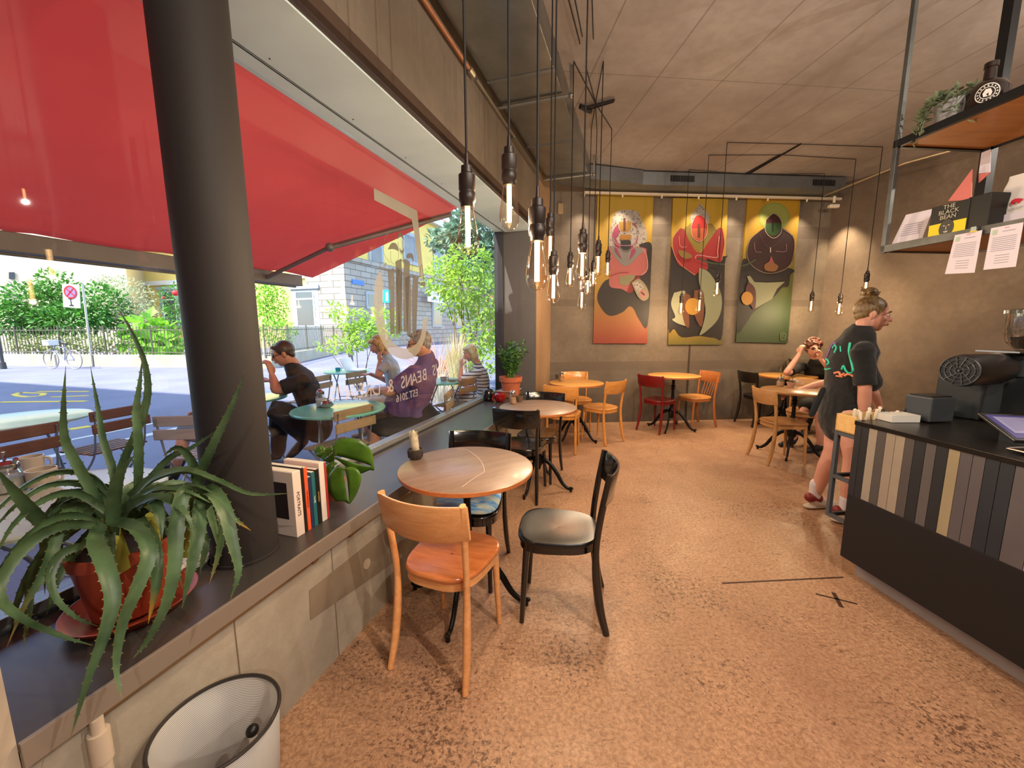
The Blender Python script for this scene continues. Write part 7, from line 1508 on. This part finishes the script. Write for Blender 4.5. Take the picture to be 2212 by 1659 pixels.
# --- generic seated figure
def seated(label, J, hair, style, top_m, leg_m, hd=(-1, -.2, -.2), f_=(-1, 0, 0), k=1.0, skin=skin_a, hh=.24, belly=0, glasses=None, beard=None, long_legs=True, sleeves=.5, vox=.008, shoes='#1c1a1a', top_low=1.0, curls=(.5, .5), skirt=False, brow='#4a3424', grip=None):
    bs = V((J['pel'].x, J['pel'].y, 0)); F = Fig(label, base=bs, skin=skin, vox=vox); fw = V(f_).normalized(); r_ = V((fw.y, -fw.x, 0))
    F.head(J['head'], hd, hair, style, h=hh, glasses=glasses, beard=beard, brow=brow); b = F.b; nk = J['neck']
    F.limb(b, [nk + V((0, 0, -.04)), nk + V((0, 0, .03)), J['head'] + V((0, 0, -.05)) - V(hd).normalized() * .03], [.066 * k, .056 * k, .06 * k])
    che, pel = J['chest'], J['pel']; wai = che.lerp(pel, .55) + J.get('wo', V())
    torso(F, b, nk, che, wai, pel, r_, .9 * k, 0, belly * .9, fw)
    SH = {}
    for sd, sg in (('r', 1), ('l', -1)):
        S = J.get('s' + sd, nk + r_ * sg * .175 * k + V((0, 0, -.05))); E_, Wt = J['e' + sd], J['w' + sd]; SH[sd] = S
        F.limb(b, [S, S.lerp(E_, .5), E_, E_.lerp(Wt, .4), Wt], [.056 * k, .048 * k, .040 * k, .038 * k, .026 * k]); hdn = J.get('h' + sd, (Wt - E_)); F.hand(Wt, hdn, J.get('p' + sd, V((0, 0, -1)) if abs(V(hdn).normalized().z) < .8 else -fw), curls[0 if sd == 'r' else 1], k, sg)
        H_ = pel + r_ * sg * .09 * k; K_, An = J['k' + sd], J['a' + sd]; F.limb(b, [H_, H_.lerp(K_, .5), K_, K_.lerp(An, .35), An], [.092 * k, .078 * k, .060 * k, .056 * k, .036 * k]); td = J.get('t' + sd, fw)
        b2 = MB(); F.foot(b2, V(An), V(td), .25 * k, .042 * k); b2.build('shoe', mat('shoe' + shoes, shoes, .5), F.t, remesh=.008, smoothit=3)
    F.body()
    def f(b):
        torso(F, b, nk + V((0, 0, .01)), che, wai, pel.lerp(wai, .1), r_, .92 * k, .026, belly, fw)
        for sd in 'rl': F.limb(b, [SH[sd], SH[sd].lerp(J['e' + sd], sleeves), SH[sd].lerp(J['e' + sd], min(1, sleeves + .3))], [.066 * k, .066 * k, .066 * k], rc=False); b.ball(F.L(SH[sd]), .068 * k)
    F.shirt = F.cloth('shirt', f, top_m, .010)
    def f(b):
        F.limb(b, [wai.lerp(pel, .6), pel], [.165 * k, .185 * k], flat=.75, side=r_)
        for sd, sg in (('r', 1), ('l', -1)):
            H_ = pel + r_ * sg * .09 * k; K_, An = J['k' + sd], J['a' + sd]
            if skirt: F.limb(b, [H_, H_.lerp(K_, .5), K_ + V((0, 0, .0)), K_.lerp(An, .35)], [.115, .115, .100, .10])
            elif long_legs: F.limb(b, [H_, H_.lerp(K_, .5), K_, K_.lerp(An, .4), An + V((0, 0, .02))], [.112 * k, .096 * k, .080 * k, .075 * k, .062 * k])
            else: F.limb(b, [H_, H_.lerp(K_, .5), H_.lerp(K_, .92)], [.122 * k, .110 * k, .098 * k])
        if skirt: F.limb(b, [pel, J['kr'].lerp(J['kl'], .5)], [.15, .12], flat=.6, side=r_)
    F.cloth('skirt' if skirt else ('trousers' if long_legs else 'shorts'), f, leg_m, .010); return F
# person with laptop in the far corner
d = 5.75
J = dict(head=A(1757, 752, 5.62), neck=A(1766, 786, 5.74), chest=A(1770, 822, 5.80), pel=V((4.50, 5.66, .52)), er=A(1699, 806, 5.45), wr=A(1726, 765, 5.50), el=A(1800, 806, 5.45), wl=A(1773, 776, 5.50), hr=V((.16, .0, 1)), hl=V((-.16, 0, 1)), pr=V((1, .1, 0)), pl=V((-1, .1, 0)), kr=V((4.18, 5.42, .48)), kl=V((4.28, 5.28, .48)), ar=V((4.12, 5.44, .09)), al=V((4.2, 5.24, .09)))
J['head'] = A(1757, 752, 5.70)
F = seated('seated person with curly hair behind the laptop in the far corner, hands at face', J, hairm('hair_auburn', '#3c1c12', '#6a3822'), 'curly', mat('black_top', '#0f0d0e', .8), mat('black_top', '#0f0d0e', .8), hd=(-.25, -1, -.15), f_=(-.7, -.7, 0), hh=.24, glasses='thin', curls=(.9, .7), vox=.008)
# person at the small brown table hidden by the standing woman
J = dict(head=A(1845, 742, 4.95), neck=A(1840, 775, 4.98), chest=A(1836, 805, 4.98), pel=V((3.95, 4.98, .53)), er=A(1792, 822, 4.70), wr=A(1712, 847, 4.62), el=A(1822, 835, 4.80), wl=A(1790, 848, 4.5), hr=V((-1, -.1, -.35)), kr=A(1745, 862, 4.85), kl=A(1775, 870, 4.6), ar=A(1712, 955, 4.85), al=A(1770, 980, 4.6))
J['kr'].z = .50; J['kl'].z = .50; J['ar'].z = .09; J['al'].z = .09
F = seated('person seated at the small brown table, mostly hidden behind the standing woman', J, hairm('hair_brown', '#2c1c12', '#4a3220'), 'short', mat('black_top', '#0f0d0e', .8), mat('black_top', '#0f0d0e', .8), hd=(-1, -.2, -.2), f_=(-1, -.25, 0), long_legs=False, sleeves=.3)
# man in black outside
J = dict(head=A(612, 764, 4.10), neck=A(638, 800, 4.16), chest=A(662, 842, 4.22), pel=A(684, 915, 4.25), el=A(598, 842, 3.88), wl=A(588, 812, 3.92), er=A(612, 846, 4.36), wr=A(588, 824, 4.3), sl=A(655, 822, 3.98), kl=A(596, 884, 4.0), al=A(655, 946, 3.98), kr=A(604, 900, 4.3), ar=A(600, 960, 4.35), hl=V((-.15, 0, 1)), hr=V((-1, 0, .3)), pl=V((-1, 0, 0)), tl=V((-.75, 0, -.65)))
J['ar'].z = .10; J['kr'].z = .5
F = seated('man in black T-shirt and sunglasses leaning forward outside, right of the column', J, hairm('hair_brown', '#2c1c12', '#4a3220'), 'short', mat('black_shirt', '#131316', .8), mat('dark_jeans', '#17181d', .8), hd=(-.9, -.45, -.30), f_=(-.97, -.22, 0), k=1.18, skin=skin_b, hh=.25, glasses='sun', vox=.007, curls=(.5, .8))
# blonde woman with laptop
J = dict(head=A(816, 745, 5.0), neck=A(838, 776, 5.08), chest=A(848, 806, 5.12), pel=A(858, 872, 5.2), el=A(816, 812, 4.85), wl=A(820, 782, 4.9), er=A(838, 822, 5.3), wr=A(800, 808, 5.2), kl=A(800, 868, 5.0), kr=A(795, 868, 5.25), al=A(800, 940, 5.0), ar=A(790, 938, 5.3), hl=V((-.02, .05, 1)), pl=V((.4, .9, 0)), hr=V((-1, 0, -.05)))
for q in ('al', 'ar'): J[q].z = .09
for q in ('kl', 'kr'): J[q].z = .50
lblue = mat('pale_blue_top', '#a9bccb', .8); cream_c = mat('cream_cotton', '#b9aa94', .85)
F = seated('blonde woman in pale blue top, cheek on hand, at the white laptop outside', J, hairm('hair_blond', '#9a7440', '#d0a868'), 'bob', lblue, cream_c, hd=(-.9, -.35, -.45), f_=(-1, -.15, 0), k=.92, hh=.235, skirt=True, sleeves=.35, curls=(.3, .5), shoes='#8a6a50')
# large man in purple
J = dict(head=A(906, 742, 4.05), neck=A(920, 782, 4.12), chest=A(912, 828, 4.15), pel=A(922, 916, 4.2), sl=A(894, 806, 3.95), el=A(842, 846, 3.88), wl=A(818, 842, 4.02), er=A(880, 850, 4.45), wr=A(835, 848, 4.35), kl=A(812, 915, 4.0), kr=A(815, 918, 4.35), al=A(800, 985, 4.0), ar=A(806, 975, 4.3), hl=V((-.8, .6, -.1)), wo=V((-.08, 0, 0)))
for q in ('al', 'ar'): J[q].z = .10
purple = mat('purple_shirt', '#5a4470', .85, var=.12, vscale=3)
F = seated('large grey haired man in a purple T-shirt sitting close outside the window', J, hairm('hair_grey', '#5a5450', '#938c86'), 'short', purple, mat('black_shorts', '#151417', .85), hd=(-1, -.25, -.12), f_=(-1, .05, 0), k=1.25, skin=skin_b, hh=.27, belly=.23, glasses='thin', beard=None, long_legs=False, vox=.008, sleeves=.55)
b = MB(); b.tube([F.L(J['neck'] + V((.08, -.06, .03))), F.L(J['neck'] + V((0, -.11, .0))), F.L(J['neck'] + V((-.08, -.05, -.03)))], .012, 8); b.build('collar', mat('collar_orange', '#b8583c', .8), F.t)
pc_ = J['pel']; folding_chair('wood slat folding chair under the large man in purple', pc_.x + .02, pc_.y + .02, 88, slat)
# woman in stripes
mt, t = newmat('striped_cotton'); wv = t.n('TexWave', wave_type='BANDS', bands_direction='Z'); wv.inputs['Scale'].default_value = 6.5; wv.inputs['Distortion'].default_value = 1.2; wv.inputs['Detail Scale'].default_value = .6; t.l(t.coord(), wv.inputs['Vector'])
t.l(t.ramp(wv.outputs['Fac'], [(.16, srgb('#1d2438')), (.24, srgb('#d6d4d4'))]), t.b.inputs['Base Color']); t.b.inputs['Roughness'].default_value = .85
J = dict(head=A(1016, 762, 5.72), neck=A(1034, 794, 5.79), chest=A(1042, 822, 5.83), pel=A(1048, 872, 5.85), el=A(994, 822, 5.56), wl=A(996, 792, 5.62), er=A(1008, 832, 6.05), wr=A(985, 820, 6.05), kl=A(992, 866, 5.72), kr=A(996, 864, 5.94), al=A(1000, 925, 5.72), ar=A(990, 925, 5.94), hl=V((.04, 0, 1)), pl=V((.6, .6, 0)), hr=V((-1, 0, 0)))
for q in ('al', 'ar'): J[q].z = .09
for q in ('kl', 'kr'): J[q].z = .50
F = seated('blonde woman in navy striped dress, chin on hand, outside the right window end', J, hairm('hair_ash', '#a89468', '#d8c8a0'), 'bob', mt, mt, hd=(-1, -.35, -.3), f_=(-1, -.05, 0), k=.95, hh=.24, skirt=True, sleeves=.6, curls=(.3, .9), shoes='#4a3a34')
folding_chair('wood slat folding chair under the woman in stripes', J['pel'].x + .02, J['pel'].y, 88, slat_g)
folding_chair('wood slat folding chair under the blonde woman with the laptop', A(858, 872, 5.2).x + .02, 5.2, 85, slat_g)
# person mostly hidden by the column
J = dict(head=A(478, 752, 3.75), neck=A(486, 800, 3.8), chest=A(488, 840, 3.82), pel=A(488, 935, 3.85), el=A(470, 880, 3.5), wl=A(440, 885, 3.5), er=A(475, 870, 4.0), wr=A(450, 885, 3.9), kl=A(402, 925, 3.75), kr=A(405, 925, 4.0), al=A(372, 1005, 3.7), ar=A(390, 1000, 4.1))
for q in ('kl', 'kr'): J[q].z = .52
for q in ('al', 'ar'): J[q].z = .09
F = seated('person outside hidden by the column, bare knee showing behind the grey chair', J, hairm('hair_brown', '#2c1c12', '#4a3220'), 'short', mat('grey_top', '#6a6e74', .8), mat('grey_top', '#6a6e74', .8), hd=(-1, -.1, -.1), f_=(-1, 0, 0), long_legs=False)
